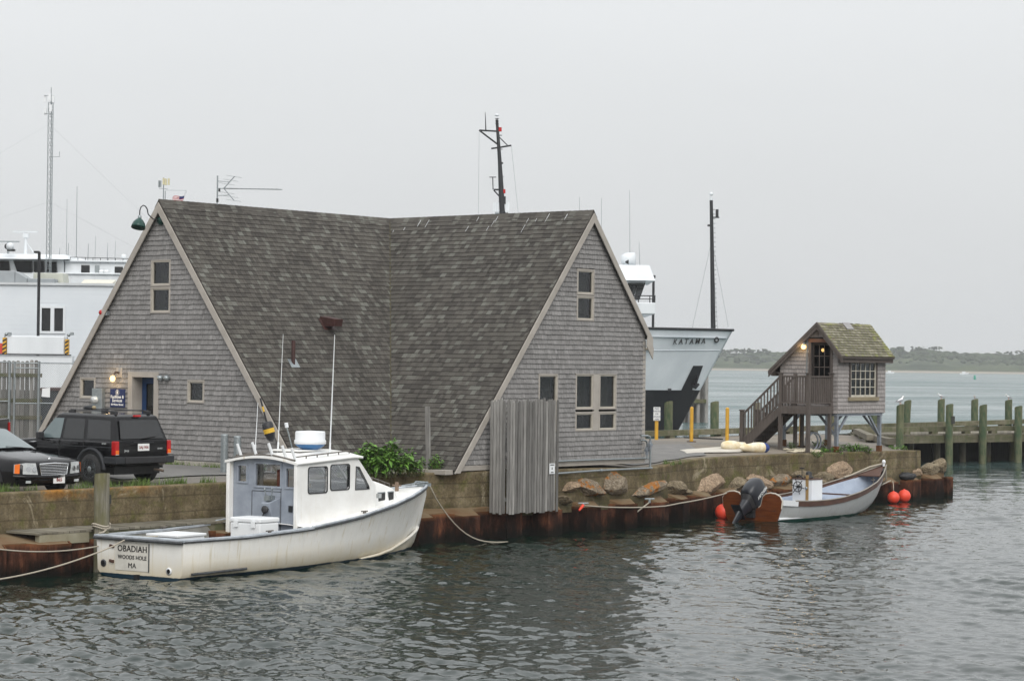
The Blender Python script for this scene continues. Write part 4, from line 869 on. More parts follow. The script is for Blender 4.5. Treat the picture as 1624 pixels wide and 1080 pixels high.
def mkhull():
    mb = MB(BM); rings = []
    for x in BX:
        p = bsec(x); rings.append([(x, -a, z) for a, z in p]+[(x, a, z) for a, z in p[::-1]])
    mb.loft(rings, False); mb.add([(-.06*(z), y, z) if False else (x_, y, z) for x_, y, z in rings[0]], [list(range(12))])
    mb.build('hull', M['hull_white'], bt, merge=True)
    # cockpit liner, sole and inner transom
    mb = MB(BM); xs = [.07, 1, 2, 3, 4.1]; L = [[(x, -(bh(x)-.17), bzs(x)-.02), (x, -(bh(x)-.24), .30), (x, bh(x)-.24, .30), (x, bh(x)-.17, bzs(x)-.02)] for x in xs]
    mb.loft(L, False, smooth=False); mb.add(L[0], [(0, 1, 2, 3)]); mb.build('cockpit', pmat('grey_cockpit', sr(150, 150, 146), sr(110, 108, 100), 3, 6, .7), bt)
    # foredeck
    mb = MB(BM); xs = [4.05]+[x for x in BX if x > 4.2]; mb.loft([[(x, lerp(-bh(x), bh(x), k/8), bzs(x)-.01+.07*(1-(2*k/8-1)**2)*min(1, bh(x))) for k in range(9)] for x in xs], False)
    mb.build('foredeck', M['cabin_white'], bt)
    # covering boards and rub rails
    for sg_ in (-1, 1):
        xs = [x for x in np.arange(0, 4.15, .5)]+[4.15]; mb = MB(BM)
        mb.loft([[(x, sg_*(bh(x)+.03), bzs(x)+.012), (x, sg_*(bh(x)-.19), bzs(x)+.012), (x, sg_*(bh(x)-.19), bzs(x)-.03), (x, sg_*(bh(x)+.03), bzs(x)-.03)] for x in xs], True, True, smooth=False); mb.build('covering_board', M['grey_rail'], bt)
        mb = MB(BM); mb.tube([(x, sg_*(bh(x)+.015), bzs(x)-.035) for x in np.linspace(0, 10.40, 34)], .024, 6); mb.build('rub_rail', M['dark_rail'], bt)
        mb = MB(BM); mb.tube([(x, sg_*(bh(x)+.005), bzs(x)+.014) for x in np.linspace(4.1, 10.44, 30)], .032, 6); mb.build('toe_rail', M['grey_rail'], bt)
        mb = MB(BM); mb.tube([(x, sg_*(y+.012), z) for x, y, z in [(6.3, bw(6.3)+.02, .03), (7.2, bw(7.2)+.05, .07), (8.0, bw(8)+.06, .13), (8.8, bw(8.8)+.07, .24), (9.4, .30, .36), (9.85, .14, .46), (10.05, .035, .52)]], .040, 6); mb.build('spray_strake', M['hull_white'], bt)
    MB(BM).box2((-.05, -1.28, .80), (.19, 1.28, .858)).build('transom_cap', M['grey_rail'], bt, bevel=.012)
    MB(BM).tube([(-.055, -1.26, .79), (-.065, 0, .79), (-.055, 1.26, .79)], .035, 6).build('rub_rail', M['dark_rail'], bt)
    MB(BM).tube([(.25, -1.262, .12), (1.1, -1.305, .125), (1.95, -1.325, .13)], .03, 6).build('fender_strip', M['dark_rail'], bt)
mkhull()
# transom board, scuppers and lettering
Xb = -(BM.to_3x3() @ Vector((0, 1, 0))); bl = lambda x, y, z: BM @ Vector((x, y, z))
MB(BM).box2((-.012, -.27, .13), (.0, .68, .72)).build('name_board', M['hull_board'] if 'hull_board' in M else pmat('grey_white_board', sr(208, 205, 196), sr(190, 187, 178), 4, 5, .5), bt)
MB(BM).box2((-.018, -.29, .12), (.0, -.27, .72)).build('board_edge', M['dark_rail'], bt)
for s_, z, size in (('OBADIAH', .59, .185), ('WOODS HOLE', .41, .118), ('MA', .235, .155)): text(s_, size, M['ink'], bt, bl(-.016, .19, z), Xb, (0, 0, 1), off=0 if s_ == 'MA' else .0015)
for y, z in ((1.02, .25), (-.85, .18)): 
    MB(BM).lathe([(.045, 0), (.075, 0), (.08, .012), (.045, .02)], (-.002, y, z), 16, axis=Vector((-1, 0, 0))).build('scupper_ring', M['white_plain'] if y < 0 else M['dark_rail'], bt); MB(BM).lathe([(0, .024), (.050, .024)], (-.002, y, z), 14, axis=Vector((-1, 0, 0))).build('scupper', M['ink'], bt)
for z in (.62, .30): MB(BM).box2((-.03, .72, z-.03), (-.0, .78, z+.03)).box2((-.035, .80, z-.02), (-.0, .84, z+.04)).build('rudder_fitting', pmat('rusty_fitting', (.10, .05, .035), None, 9, 4, .7), bt)
MB(BM).box2((-.10, -.02, -.2), (0, .06, .06)).build('rudder_post', M['dark_metal'], bt)
# ---- wheelhouse
HW = 1.02; xa, xr, xw = 4.10, 6.24, 6.98; zd = lambda x: bzs(x)
zr_a, zr_f, zw = 2.34, 2.44, 1.72
def sidewall(sg_):
    y = sg_*HW; outer = [(xa, y, zd(xa)-.05), (5.5, y, zd(5.5)-.05), (xw, y, zd(xw)-.03), (xw, y, zw), (xr, y, zr_f-.02), (xa, y, zr_a-.02)]
    ho = []
    def rr_(x0, z0, x1, z1, r=.07, k=4):
        o = []
        for cx_, cz_, a0 in ((x1-r, z1-r, 0), (x0+r, z1-r, 90), (x0+r, z0+r, 180), (x1-r, z0+r, 270)):
            for i in range(k+1): a = R(a0+90*i/k); o.append((cx_+r*math.cos(a), y, cz_+r*math.sin(a)))
        return o
    ho = [rr_(4.44, 1.64, 5.12, 2.22), rr_(5.26, 1.68, 5.95, 2.25), [(6.20, y, 1.66), (6.72, y, 1.66), (6.70, y, 1.73), (6.34, y, 2.16), (6.22, y, 2.18)]]
    if sg_ > 0: ho = ho[:2]
    o = MB(BM).holed(outer, ho, (0, -sg_*.045, 0)).build('wheelhouse_side', M['cabin_white'], bt)
    for h in ho:
        c = Vector((sum(p[0] for p in h)/len(h), y, sum(p[2] for p in h)/len(h))); out_ = [c+(Vector(p)-c)*1.07 for p in h]; n = len(h)
        mb = MB(BM); f = Vector((0, sg_*.012, 0)); mb.add([p+f for p in out_]+[Vector(p)+f for p in h]+[p-f*4 for p in out_]+[Vector(p)-f*4 for p in h], [q for i in range(n) for q in ((i, (i+1) % n, n+(i+1) % n, n+i), (i, 2*n+i, 2*n+(i+1) % n, (i+1) % n), (n+i, n+(i+1) % n, 3*n+(i+1) % n, 3*n+i))])
        wf = mb.build('window_frame', M['dark_metal'], bt); MB(BM).prism([(p[0], y-sg_*.02, p[2]) for p in h], (0, -sg_*.006, 0)).build('pane', M['glass'], wf)
sidewall(-1); sidewall(1)
crown = lambda y: .13*(1-(y/HW)**2)
mb = MB(BM); xs = [3.98, 4.3, 5.2, 6.1, 6.42]; rings = []
for x in xs:
    zz_ = lerp(zr_a, zr_f, (x-xa)/(xr-xa)) - (.03 if x > 6.3 else 0); ys = np.linspace(-HW-.05, HW+.05, 13)
    rings.append([(x, y, zz_+crown(min(HW, max(-HW, y)))+.005) for y in ys]+[(x, y, zz_+crown(min(HW, max(-HW, y)))-.05) for y in ys[::-1]])
mb.loft(rings, True, True); mb.build('wheelhouse_roof', M['cabin_white'], bt)
# aft bulkhead: arched, with three windows and a door
def arch(y): return zr_a-.06+crown(y)
oy = np.linspace(-HW+.05, HW-.05, 13); outer = [(xa+.06, -HW+.05, .32), (xa+.06, HW-.05, .32)]+[(xa+.06, y, arch(y)) for y in oy[::-1]]
rc = lambda y0, z0, y1, z1: [(xa+.06, y0, z0), (xa+.06, y1, z0), (xa+.06, y1, z1), (xa+.06, y0, z1)]
wins = [(.56, 1.86, .80, 2.22), (-.44, 1.78, .28, 2.28), (-.86, 1.78, -.62, 2.20)]
MB(BM).holed(outer, [rc(*h) for h in wins], (.04, 0, 0)).build('aft_bulkhead', M['blue_grey'], bt)
for i, h in enumerate(wins):
    mb = MB(BM); f = .045
    for (p, q) in (((h[0]-f, h[1]-f), (h[2]+f, h[1])), ((h[0]-f, h[3]), (h[2]+f, h[3]+f)), ((h[0]-f, h[1]), (h[0], h[3])), ((h[2], h[1]), (h[2]+f, h[3]))): mb.box2((xa+.035, p[0], p[1]), (xa+.075, q[0], q[1]))
    o = mb.build('window_frame', M['blue_grey'], bt, bevel=.005); MB(BM).box2((xa+.075, h[0]-.01, h[1]-.01), (xa+.082, h[2]+.01, h[3]+.01)).build('pane', M['glass'], o)
mb = MB(BM)
for y0, z0, y1, z1 in ((-.465, .34, -.452, 2.34), (.385, .34, .398, 1.66), (-.45, 1.655, .385, 1.668)): mb.box2((xa+.053, y0, z0), (xa+.0605, y1, z1))
mb.build('door_seam', M['dark_rail'], bt)
for y0, y1 in ((HW-.075, HW+.02), (-HW-.02, -HW+.075)): MB(BM).box2((xa-.10, y0, .34), (xa+.06, y1, zr_a-.02)).build('corner_post', M['cabin_white'], bt, bevel=.015)
MB(BM).box2((xa+.03, -.80, 1.22), (xa+.06, -.70, 1.36)).build('door_handle', M['dark_metal'], bt)
# windscreen and visor
ws = [(xr, -HW+.02, zr_f-.03), (xr, HW-.02, zr_f-.03), (xw, HW-.02, zw), (xw, -HW+.02, zw)]
def wsp(u, v): a = Vector(ws[0]).lerp(Vector(ws[1]), u); b = Vector(ws[3]).lerp(Vector(ws[2]), u); return a.lerp(b, v)
hl_ = [[wsp(u0, .14), wsp(u1, .14), wsp(u1, .9), wsp(u0, .9)] for u0, u1 in ((.06, .34), (.38, .62), (.66, .94))]
MB(BM).holed(ws, hl_, (-.03, 0, -.03)).build('windscreen', M['cabin_white'], bt)
for h in hl_: MB(BM).prism(h, (-.006, 0, -.006)).build('windscreen_pane', M['glass'], bt)
# things seen through the windows
MB(BM).box2((xa+.3, -.40, 1.5), (xa+.42, -.12, 2.15)).build('hanging_oilskin', pmat('rust_red_oilskin', (.20, .045, .025), (.14, .03, .02), 6, 4, .7), bt, bevel=.03)
mb = MB(BM); mb.box2((5.9, -.9, .9), (6.6, .9, 1.62)); mb.box2((4.6, .3, .6), (5.0, .75, 1.7)); mb.build('helm_console', pmat('pale_helm', (.34, .36, .33), (.2, .22, .2), 3, 4, .7), bt)  # console coloured pale to brighten the view through the windows
MB(BM).box2((xa+.1, -HW+.06, .28), (xw, HW-.06, .32)).build('wheelhouse_floor', M['interior'], bt)
# ---- trunk cabin
tb = lambda x: interp(x, [6.9, 8.2, 8.6], [.84, .70, .50]); tz = lambda x: interp(x, [6.9, 7.35, 8.15, 8.28, 8.46], [1.80, 1.80, 1.60, 1.50, 1.26]); mb = MB(BM); rings = []
for x in (6.9, 7.3, 7.7, 8.0, 8.15, 8.28, 8.46):
    b_, z_, d_ = tb(x), tz(x), zd(x)-.05; rings.append([(x, -b_-.05, d_), (x, -b_-.02, lerp(d_, z_, .55)), (x, -b_, z_-.05), (x, -b_+.07, z_), (x, 0, z_+.07), (x, b_-.07, z_), (x, b_, z_-.05), (x, b_+.02, lerp(d_, z_, .55)), (x, b_+.05, d_)])
mb.loft(rings, False); mb.add(rings[-1], [list(range(9))]); mb.build('trunk_cabin', M['cabin_white'], bt)
for x0, x1, z in ((7.36, 7.66, 1.42), (7.84, 8.06, 1.42)):
    y = lambda x: -tb(x)-.028
    pts = [(x0, y(x0), z-.10), (x1, y(x1), z-.08), (x1, y(x1), z+.09), (x0, y(x0), z+.09)]
    o = MB(BM).prism([(p[0]+(-.025 if p[0] == x0 else .025), p[1]-.004, p[2]+(-.025 if p[2] < z else .025)) for p in pts], (0, .03, 0)).build('port_light', M['galv'], bt, bevel=.01); MB(BM).prism([(p[0], p[1]-.012, p[2]) for p in pts], (0, .012, 0)).build('pane', M['ink'], o)
MB(BM).box2((7.08, -1.05, 1.42), (7.18, -.97, 1.52)).build('side_light', M['lens'], bt)
def handrail(pts, name='hand_rail', r=.016):
    mb = MB(BM); mb.tube(pts, r, 6)
    for i in range(0, len(pts)): p = pts[i]; mb.tube([p, (p[0], p[1], p[2]-.06)], r*.9, 5)
    mb.build(name, pmat('teak_rail', (.10, .085, .07), (.07, .06, .05), 9, 4, .7) if 'teak' not in M else M['teak'], bt)
M['teak'] = pmat('grey_teak', (.13, .115, .10), (.09, .08, .07), 9, 4, .7)
handrail([(x, -.60, tz(x)+.085) for x in (7.15, 7.4, 7.65, 7.9, 8.1)]); handrail([(x, .60, tz(x)+.085) for x in (7.15, 7.4, 7.65, 7.9, 8.1)])
handrail([(x, -.86, lerp(zr_a, zr_f, (x-xa)/(xr-xa))+crown(.86)+.08) for x in (4.15, 4.55, 4.95, 5.35, 5.75, 6.15)]); handrail([(x, .86, lerp(zr_a, zr_f, (x-xa)/(xr-xa))+crown(.86)+.08) for x in (4.15, 4.55, 4.95, 5.35, 5.75, 6.15)])
# cleats, samson post, anchor roller
for x, y in ((2.75, -1.30), (6.35, -1.18), (2.2, 1.30)): MB(BM).tube([(x-.12, y, bzs(x)+.05), (x+.12, y, bzs(x)+.05)], .016, 6).box2((x-.04, y-.02, bzs(x)), (x+.04, y+.02, bzs(x)+.05)).build('cleat', M['teak'], bt)
MB(BM).cyl((9.15, -.05, 1.45), (9.15, -.05, 1.68), .05, n=10).cyl((9.15, -.18, 1.60), (9.15, .08, 1.60), .02).build('samson_post', pmat('brown_post', (.20, .14, .10), None, 6, 4, .7), bt)
mb = MB(BM); mb.tube([(9.3, -.05, 1.58), (9.9, -.05, 1.62), (10.35, -.03, 1.63)], .018, 6); mb.tube([(9.75, -.12, 1.60), (10.0, -.02, 1.66), (10.5, -.02, 1.62)], .025, 6); mb.box2((10.2, -.09, 1.53), (10.55, .09, 1.60)); mb.build('anchor_roller', M['galv'], bt)
# roof gear: rod holders, lights, radar, whips
for i, (y, x) in enumerate(((.66, 4.10), (.20, 4.08), (-.28, 4.08), (-.66, 4.10), (-.92, 4.12))):
    z0 = zr_a+crown(y); MB(BM).cyl((x, y, z0-.02), (x-.10, y+.06, z0+.30), .034, n=10).build('rod_holder', M['white_plain'], bt)
MB(BM).tube([(4.05, .84, zr_a+crown(.84)+.03), (4.05, .3, zr_a+crown(.3)+.03), (4.05, -.3, zr_a+crown(.3)+.03), (4.05, -.94, zr_a+crown(.94)+.03)], .022, 6).build('rod_rail', M['teak'], bt)
def whip(x, y, z1, dx, dy, r=.012, name='whip_antenna'):
    z0 = lerp(zr_a, zr_f, (x-xa)/(xr-xa))+crown(y); mb = MB(BM); mb.tube([(x, y, z0), (x+dx*.1, y+dy*.1, z0+.25)], .022, 8); mb.tube([(x+dx*.08, y+dy*.08, z0+.2), (x+dx*.5, y+dy*.5, lerp(z0, z1, .5)), (x+dx, y+dy, z1)], [r, r*.85, r*.45], 6); mb.build(name, M['white_plain'], bt)
whip(4.35, .48, 3.66, .08, 0); whip(5.10, .42, 5.25, .14, 0, .011); whip(5.75, -.60, 5.25, .13, 0, .017)
z0 = zr_f+.12; mb = MB(BM).tube([(5.6, .38, z0), (5.42, .42, z0+.52)], .018, 6); mb.build('light_pole', M['galv'], bt); MB(BM).cyl((5.42, .42, z0+.52), (5.40, .425, z0+.62), .045, n=10).build('pole_light', M['white_plain'], bt)
rd = (5.62, -.12); z0 = zr_f+.13
rb = MB(BM).lathe([(.16, 0), (.24, .03), (.33, .10), (.345, .13)], (rd[0], rd[1], z0), 22).build('radar_base', pmat('blue_radar_base', (.04, .16, .36), (.035, .13, .30), 4, 3, .4), bt)
MB(BM).lathe([(.345, .131), (.37, .14), (.37, .22), (.35, .235), (.35, .40), (.335, .43), (0, .445)], (rd[0], rd[1], z0), 22).build('radar_dome', M['white_plain'], bt)
MB(BM).box2((5.0, -.3, zr_f+.10), (6.2, .6, zr_f+.135)).build('roof_hatch', M['cabin_white'], bt, bevel=.01)
# helm levers and fuel cap on the after bulkhead
hp = MB(BM); hp.prism([(xa-.34, -.44, 1.42), (xa+.05, -.44, 1.52), (xa+.05, -.44, .36), (xa-.02, -.44, .36)], (0, .24, 0)); hc = hp.build('aft_steering_box', M['blue_grey'], bt, bevel=.01)
mb = MB(BM); mb.box2((xa-.28, -.38, 1.47), (xa-.06, -.24, 1.58)); mb.tube([(xa-.2, -.40, 1.5), (xa-.24, -.44, 1.72)], .014); mb.tube([(xa-.12, -.20, 1.5), (xa-.16, -.16, 1.70)], .014); mb.ball((xa-.24, -.44, 1.74), .03, 8, 6).ball((xa-.16, -.16, 1.72), .03, 8, 6); mb.build('throttle', M['galv'], hc)
mb = MB(BM).lathe([(0, .06), (.06, .05), (.10, .02), (.10, 0)], (xa-.30, -.30, 1.28), 14, axis=Vector((-1, 0, .2)).normalized()); mb.tube([(xa-.3, -.30, 1.28), (xa-.33, -.24, 1.10)], .015); mb.build('hydraulic_pump', M['black_plastic'], hc)
# ---- things lying in the boat
ck = empty('cooler', BM @ Vector((3.3, -.42, .30)), TH+R(6), 'white cooler with a hinged lid standing in the lobster boat cockpit', 'cooler')
c0 = Vector((3.35, -.42, 0)); MB(BM).box2((3.02, -.80, .30), (3.68, .06, 1.02)).build('cooler_body', M['white_plain'], ck, bevel=.03)
MB(BM).box2((3.005, -.815, 1.022), (3.695, .075, 1.13)).build('lid', M['white_plain'], ck, bevel=.03)
for y in (-.62, -.12): MB(BM).box2((2.97, y-.05, .92), (3.01, y+.05, 1.07)).build('latch', M['white_plain'], ck)
MB(BM).box2((3.66, -.55, .7), (3.72, -.2, .80)).build('handle', M['galv'], ck)
bx = empty('white_hatch_box', BM @ Vector((1.2, .3, .5)), TH+R(6), 'low white box lying in the after cockpit of the lobster boat', 'box')
MB(BM).box2((.85, -.30, .32), (1.75, .55, .80)).build('box_body', M['white_plain'], bx, bevel=.02); MB(BM).box2((.82, -.33, .805), (1.78, .58, .86)).build('lid', M['white_plain'], bx, bevel=.015)
lb = empty('lobster_buoy', BM @ Vector((4.15, -.15, 2.75)), TH+R(6), 'black and yellow banded lobster buoy standing on the wheelhouse roof edge', 'buoy')
p0, ax = BM @ Vector((4.05, -.26, 2.80)), Vector((-.28, 0, 1)).normalized(); mb = lambda: MB(I4)
yl = pmat('yellow_band', (.68, .42, .04), None, 4, 3, .5)
prof = [(.03, 0), (.09, .06), (.115, .15)]; MB().lathe(prof+[(.125, .20)], p0, 14, axis=ax).build('buoy_foot', M['black_plastic'], lb); MB().lathe([(.126, .20), (.128, .30)], p0, 14, axis=ax).build('yellow_band', yl, lb); MB().lathe([(.127, .30), (.125, .42), (.09, .46), (0, .47)], p0, 14, axis=ax).build('buoy_body', M['black_plastic'], lb)
MB().tube([p0+ax*.47, p0+ax*.70], .022, 6).build('spindle', M['black_plastic'], lb); MB().tube([p0+ax*.70, p0+ax*.82], .023, 6).build('yellow_band', yl, lb); MB().tube([p0+ax*.82, p0+ax*1.02], .022, 6).build('spindle_tip', M['black_plastic'], lb)
# ================================================================== GREY SKIFF
S0 = W(6.65, 8.78, 0); hd = TH-R(1.9); sk = empty('skiff', S0, hd, 'grey and white wooden skiff with a raised bow tied at the quay', 'boat'); SM = rootm(sk)
KX = [0, .7, 1.5, 2.4, 3.3, 4.2, 5, 5.7, 6.3, 6.75, 7.05, 7.25, 7.36]
kh = lambda x: interp(x, [0, .7, 1.5, 3, 4.5, 5.7, 6.5, 7.05, 7.36], [1.08, 1.1, 1.11, 1.09, .97, .73, .44, .19, .03])
kzs = lambda x: interp(x, [0, .7, 1.5, 2.4, 3.3, 4.2, 5, 5.7, 6.3, 6.75, 7.05, 7.36], [.66, .61, .58, .58, .63, .73, .86, 1.00, 1.14, 1.27, 1.37, 1.48])
kb = lambda x: interp(x, [0, 1.5, 3, 4.5, 5.7, 6.5, 7.05, 7.36], [.82, .76, .74, .60, .34, .12, .05, .015])
kzb = lambda x: interp(x, [0, 3, 4.2, 5.0, 5.7, 6.3, 6.75, 7.05, 7.25, 7.36], [-.16, -.16, -.10, .0, .12, .26, .50, .82, 1.12, 1.36])
M['skiff_hull'] = hullmat('grey_skiff_hull', sr(184, 186, 186), sr(150, 145, 130), .18, (.006, .055, .040), .075, .3)
M['skiff_inner'] = pmat('blue_grey_inside', sr(160, 170, 184), sr(140, 150, 166), 3, 5, .5)
M['brown_paint'] = pmat('brown_sheer_strake', sr(88, 62, 50), sr(70, 48, 40), 5, 5, .45)
mb = MB(SM); rings = []
for x in KX:
    h, zs, b_, zb_ = kh(x), kzs(x)-.15*(x > 0)*1.0, kb(x), kzb(x); zs = max(zs, zb_+.02); f = [(lerp(h, b_, q**1.25), lerp(zs, zb_, q)) for q in (0, .25, .5, .75, 1)]
    rings.append([(x, -a, z) for a, z in f]+[(x, 0, zb_-.03)]+[(x, a, z) for a, z in f[::-1]])
mb.loft(rings, False); mb.build('hull', M['skiff_hull'], sk)
for sg_ in (-1, 1):
    mb = MB(SM); mb.loft([[(x, sg_*(kh(x)+.004), kzs(x)-.155), (x, sg_*(kh(x)+.03), kzs(x)-.15), (x, sg_*(kh(x)+.045), kzs(x)), (x, sg_*(kh(x)+.0), kzs(x))] for x in [.75]+KX[2:]], True, True, smooth=False); mb.build('sheer_strake', M['brown_paint'], sk)
    mb = MB(SM); mb.loft([[(x, sg_*(kh(x)+.004), kzs(x)-.16), (x, sg_*(kh(x)+.03), kzs(x)-.15), (x, sg_*(kh(x)+.045), kzs(x)+.02), (x, sg_*(kh(x)+.0), kzs(x)+.02)] for x in (0, .4, .75)], True, True, smooth=False); mb.build('quarter_strake', M['white_plain'], sk)
    mb = MB(SM); mb.tube([(x, sg_*(kh(x)+.03), kzs(x)+.012) for x in np.linspace(.6, 7.34, 26)], .024, 6); mb.build('gunwale', pmat('pale_gunwale', sr(140, 134, 124), None, 5, 5, .6), sk)
    mb = MB(SM); mb.loft([[(x, sg_*(kh(x)-.05), kzs(x)-.02), (x, sg_*(kh(x)-.09), kzs(x)-.26)] for x in KX[1:-1]], False, smooth=False); mb.build('inner_strake', M['brown_paint'], sk)
    mb = MB(SM); mb.tube([(x, sg_*(lerp(kh(x), kb(x), .72)+.03), .10+.02*(x > 2)+ .0*x) for x in np.linspace(.02, 3.3, 8)], [.045]*7+[.012], 6); mb.build('spray_rail', M['white_plain'], sk)
mb = MB(SM); xs = KX[:-1]; L = []
for x in xs:
    z_ = min(max(.22, kzb(x)+.06), kzs(x)-.1); q = (kzs(x)-z_)/max(.1, kzs(x)-kzb(x)); b_ = max(.012, lerp(kh(x), kb(x), q)-.04); L.append([(x, -(kh(x)-.04), kzs(x)-.03), (x, -b_, z_), (x, b_, z_), (x, kh(x)-.04, kzs(x)-.03)])
mb.loft(L, False, smooth=False).build('inside', M['skiff_inner'], sk)
# varnished transom with the motor cut-out
half = [(.0, .40), (.24, .40), (.32, .46), (.36, .60), (.40, .74), (.50, .82), (.66, .85), (.84, .835), (1.0, .77), (1.08, .64), (1.05, .40), (.92, .05), (.82, -.16)]
tr = [(y, z) for y, z in half]+[(0, -.19)]; full = [(0, -y, z) for y, z in half[::-1]]+[(0, y, z) for y, z in half[1:]]+[(0, 0, -.19)]
MB(SM).prism(full, (-.045, 0, 0)).build('transom', M['varnish'], sk)
for sg_ in (-1, 1): MB(SM).tube([(-.02, sg_*y, z+.01) for y, z in half[1:11]], .028, 6).build('transom_trim', pmat('pale_trim', sr(190, 184, 172), None, 5, 4, .5), sk)
for z in (.16, .33): MB(SM).box2((-.049, -.86, z), (-.0455, .86, z+.008)).build('plank_seam', M['ink'], sk)
MB(SM).box2((.7, -.95, .48), (.76, .95, .60)).build('motor_well_bulkhead', M['skiff_inner'], sk)
for x, wd in ((4.55, .14), (1.6, .22)): MB(SM).box2((x-wd/2, -kh(x)+.06, kzs(x)-.17), (x+wd/2, kh(x)-.06, kzs(x)-.13)).build('thwart', M['brown_paint'], sk)
MB(SM).prism([(6.4, -kh(6.4)+.06, kzs(6.4)-.03), (6.4, kh(6.4)-.06, kzs(6.4)-.03), (7.30, 0, kzs(7.3)-.04)], (0, 0, .03)).build('breasthook', M['brown_paint'], sk)
MB(SM).tube([(6.05, -.40, .80), (6.05, -.40, 1.12)], .02).tube([(6.05, -.48, 1.05), (6.05, -.32, 1.05)], .02).build('mooring_cleat', M['teak'], sk)
MB(SM).ball((7.30, 0, 1.58), .06, 12, 8, (1, 1, 1.25)).cyl((7.30, 0, 1.44), (7.30, 0, 1.54), .04).build('bow_light', M['white_plain'], sk)
# console with wheel
mb = MB(SM); cxs = (2.62, 3.20); mb.box2((cxs[0], -.36, .22), (cxs[1], .36, 1.16)); cs = mb.build('console', M['white_plain'], sk, bevel=.012)
MB(SM).box2((cxs[0]-.02, -.38, 1.16), (cxs[1]+.02, .38, 1.185)).build('console_top', M['brown_paint'], cs)
MB(SM).box2((cxs[0]-.02, -.24, .24), (cxs[0]-.004, -.14, 1.30)).build('oar_blade', pmat('oar_wood', (.34, .22, .09), (.28, .18, .07), 8, 4, .5), cs)
mb = MB(SM); wc = Vector((cxs[0]-.13, .08, .94)); rn = [wc+Vector((0, .155*math.cos(a), .155*math.sin(a))) for a in [i*2*math.pi/18 for i in range(19)]]; mb.tube(rn, .015, 6)
for i in range(6): a = i*math.pi/3+.2; mb.tube([wc, wc+Vector((0, .25*math.cos(a), .25*math.sin(a)))], .013, 5)
mb.cyl(wc+Vector((-.02, 0, 0)), wc+Vector((.13, 0, 0)), .04, n=10); mb.build('steering_wheel', M['ink'], cs)
MB(SM).lathe([(.14, 0), (.15, .05), (.10, .07), (.10, .16), (.08, .20), (0, .22)], (2.95, -.02, 1.186), 16).build('compass', M['ink'], cs); MB(SM).cyl((2.75, .10, 1.186), (2.75, .10, 1.50), .012).cyl((2.75, .03, 1.50), (2.75, .17, 1.50), .018).build('throttle_lever', M['ink'], cs)
MB(SM).tube([(2.7, .02, 1.19), (2.72, .16, 1.28), (2.8, .30, 1.26), (2.9, .36, 1.19)], .02).build('cable', M['ink'], cs)
MB(SM).ball((cxs[0]-.03, -.17, .90), .05, 10, 6, (.6, 1, 1)).build('gauge', M['galv'], cs)
# outboard motor
om = MB(SM)
def orient(p): q = Matrix.Rotation(R(53), 3, 'Y') @ (Vector(p)*1.08); return Vector((-.24, .0, .42))+q      # tilted: cowl towards the bow, leg astern
def sect(z, x0, x1, hw, n=16, pw=.55):
    r = []
    for i in range(n):
        a = 2*math.pi*i/n; c, s_ = math.cos(a), math.sin(a); r.append(orient(((x0+x1)/2+(x1-x0)/2*math.copysign(abs(c)**pw, c), hw*math.copysign(abs(s_)**pw, s_), z)))
    return r
M['motor'] = pmat('charcoal_cowling', sr(40, 42, 48), sr(32, 34, 40), 2, 3, .3)
ob = om.loft([sect(.12, -.42, .20, .20), sect(.18, -.48, .25, .235), sect(.45, -.50, .26, .24), sect(.66, -.48, .22, .225), sect(.78, -.42, .14, .19), sect(.83, -.30, .05, .12)], True, True).build('outboard_motor', M['motor'], sk)
MB(SM).loft([sect(-.02, -.30, .14, .15), sect(.115, -.40, .18, .19)], True, True).build('lower_cowl', M['black_plastic'], ob)
MB(SM).loft([sect(-.42, -.24, .02, .075), sect(-.20, -.26, .06, .10), sect(-.02, -.30, .12, .14)], True, True).build('midsection', M['motor'], ob)
MB(SM).loft([sect(-.86, -.12, -.02, .02, pw=1), sect(-.56, -.20, .02, .05, pw=1), sect(-.42, -.26, .04, .09, pw=.8)], True, True).prism([orient((-.42, -.16, -.44)), orient((.08, -.13, -.44)), orient((.08, .13, -.44)), orient((-.42, .16, -.44))], (0, 0, .025)).build('gear_leg', M['motor'], ob)
mb = MB(SM); mb.box2((-.16, -.14, .10), (-.05, .14, .50)); mb.box2((-.05, -.16, .36), (.08, .16, .46)); mb.tube([(-.02, .10, .46), (.25, .12, .66), (.55, .05, .50)], .03); mb.build('clamp_bracket', M['black_plastic'], ob)
xv = SM.to_3x3() @ (orient((0, 0, -1))-orient((0, 0, 0))); a = SM @ orient((-.12, -.246, .50)); text('MERCURY', .12, M['white_print'], ob, a, xv, SM.to_3x3() @ (orient((1, 0, 0))-orient((0, 0, 0))), off=.002)
# ---- mooring ropes and floats
def rope(pts, r, label, name='mooring_rope'):
    o = MB().tube(pts, r, 6).build(name, M['rope'], None); tag(o, label, 'rope', 'mooring ropes'); return o
def sagline(a, b, sag, n=14):
    a, b = Vector(a), Vector(b); return [a.lerp(b, i/n)-Vector((0, 0, 4*sag*(i/n)*(1-i/n))) for i in range(n+1)]
def on_piles(px, py): 
    t = 8.3
    for _ in range(5): p = att(px, py, t); t = pile_t(p.x)+.05
    return ST @ Vector((p.x, t, .70))
def outside(pts):
    r = []
    for p in pts:
        s, t = st_of(p); r.append(ST @ Vector((s, max(t, pile_t(s)+.07), p.z)))
    return r
bowp = BM @ Vector((10.47, -.02, 1.60)); e_ = att(812, 853, 8.55)
rope([bowp, BM @ Vector((10.52, -.10, 1.50))]+[lerp(bowp, ST @ Vector((e_.x, 8.6, -.05)), f)-Vector((0, 0, .75*math.sin(math.pi*f)*(1-f*.4))) for f in np.linspace(.1, 1, 14)], .017, 'slack rope from the white boat bow dropping into the water')
mb = MB(); a = on_piles(1029, 787); b_ = atz(930, 838, .0)
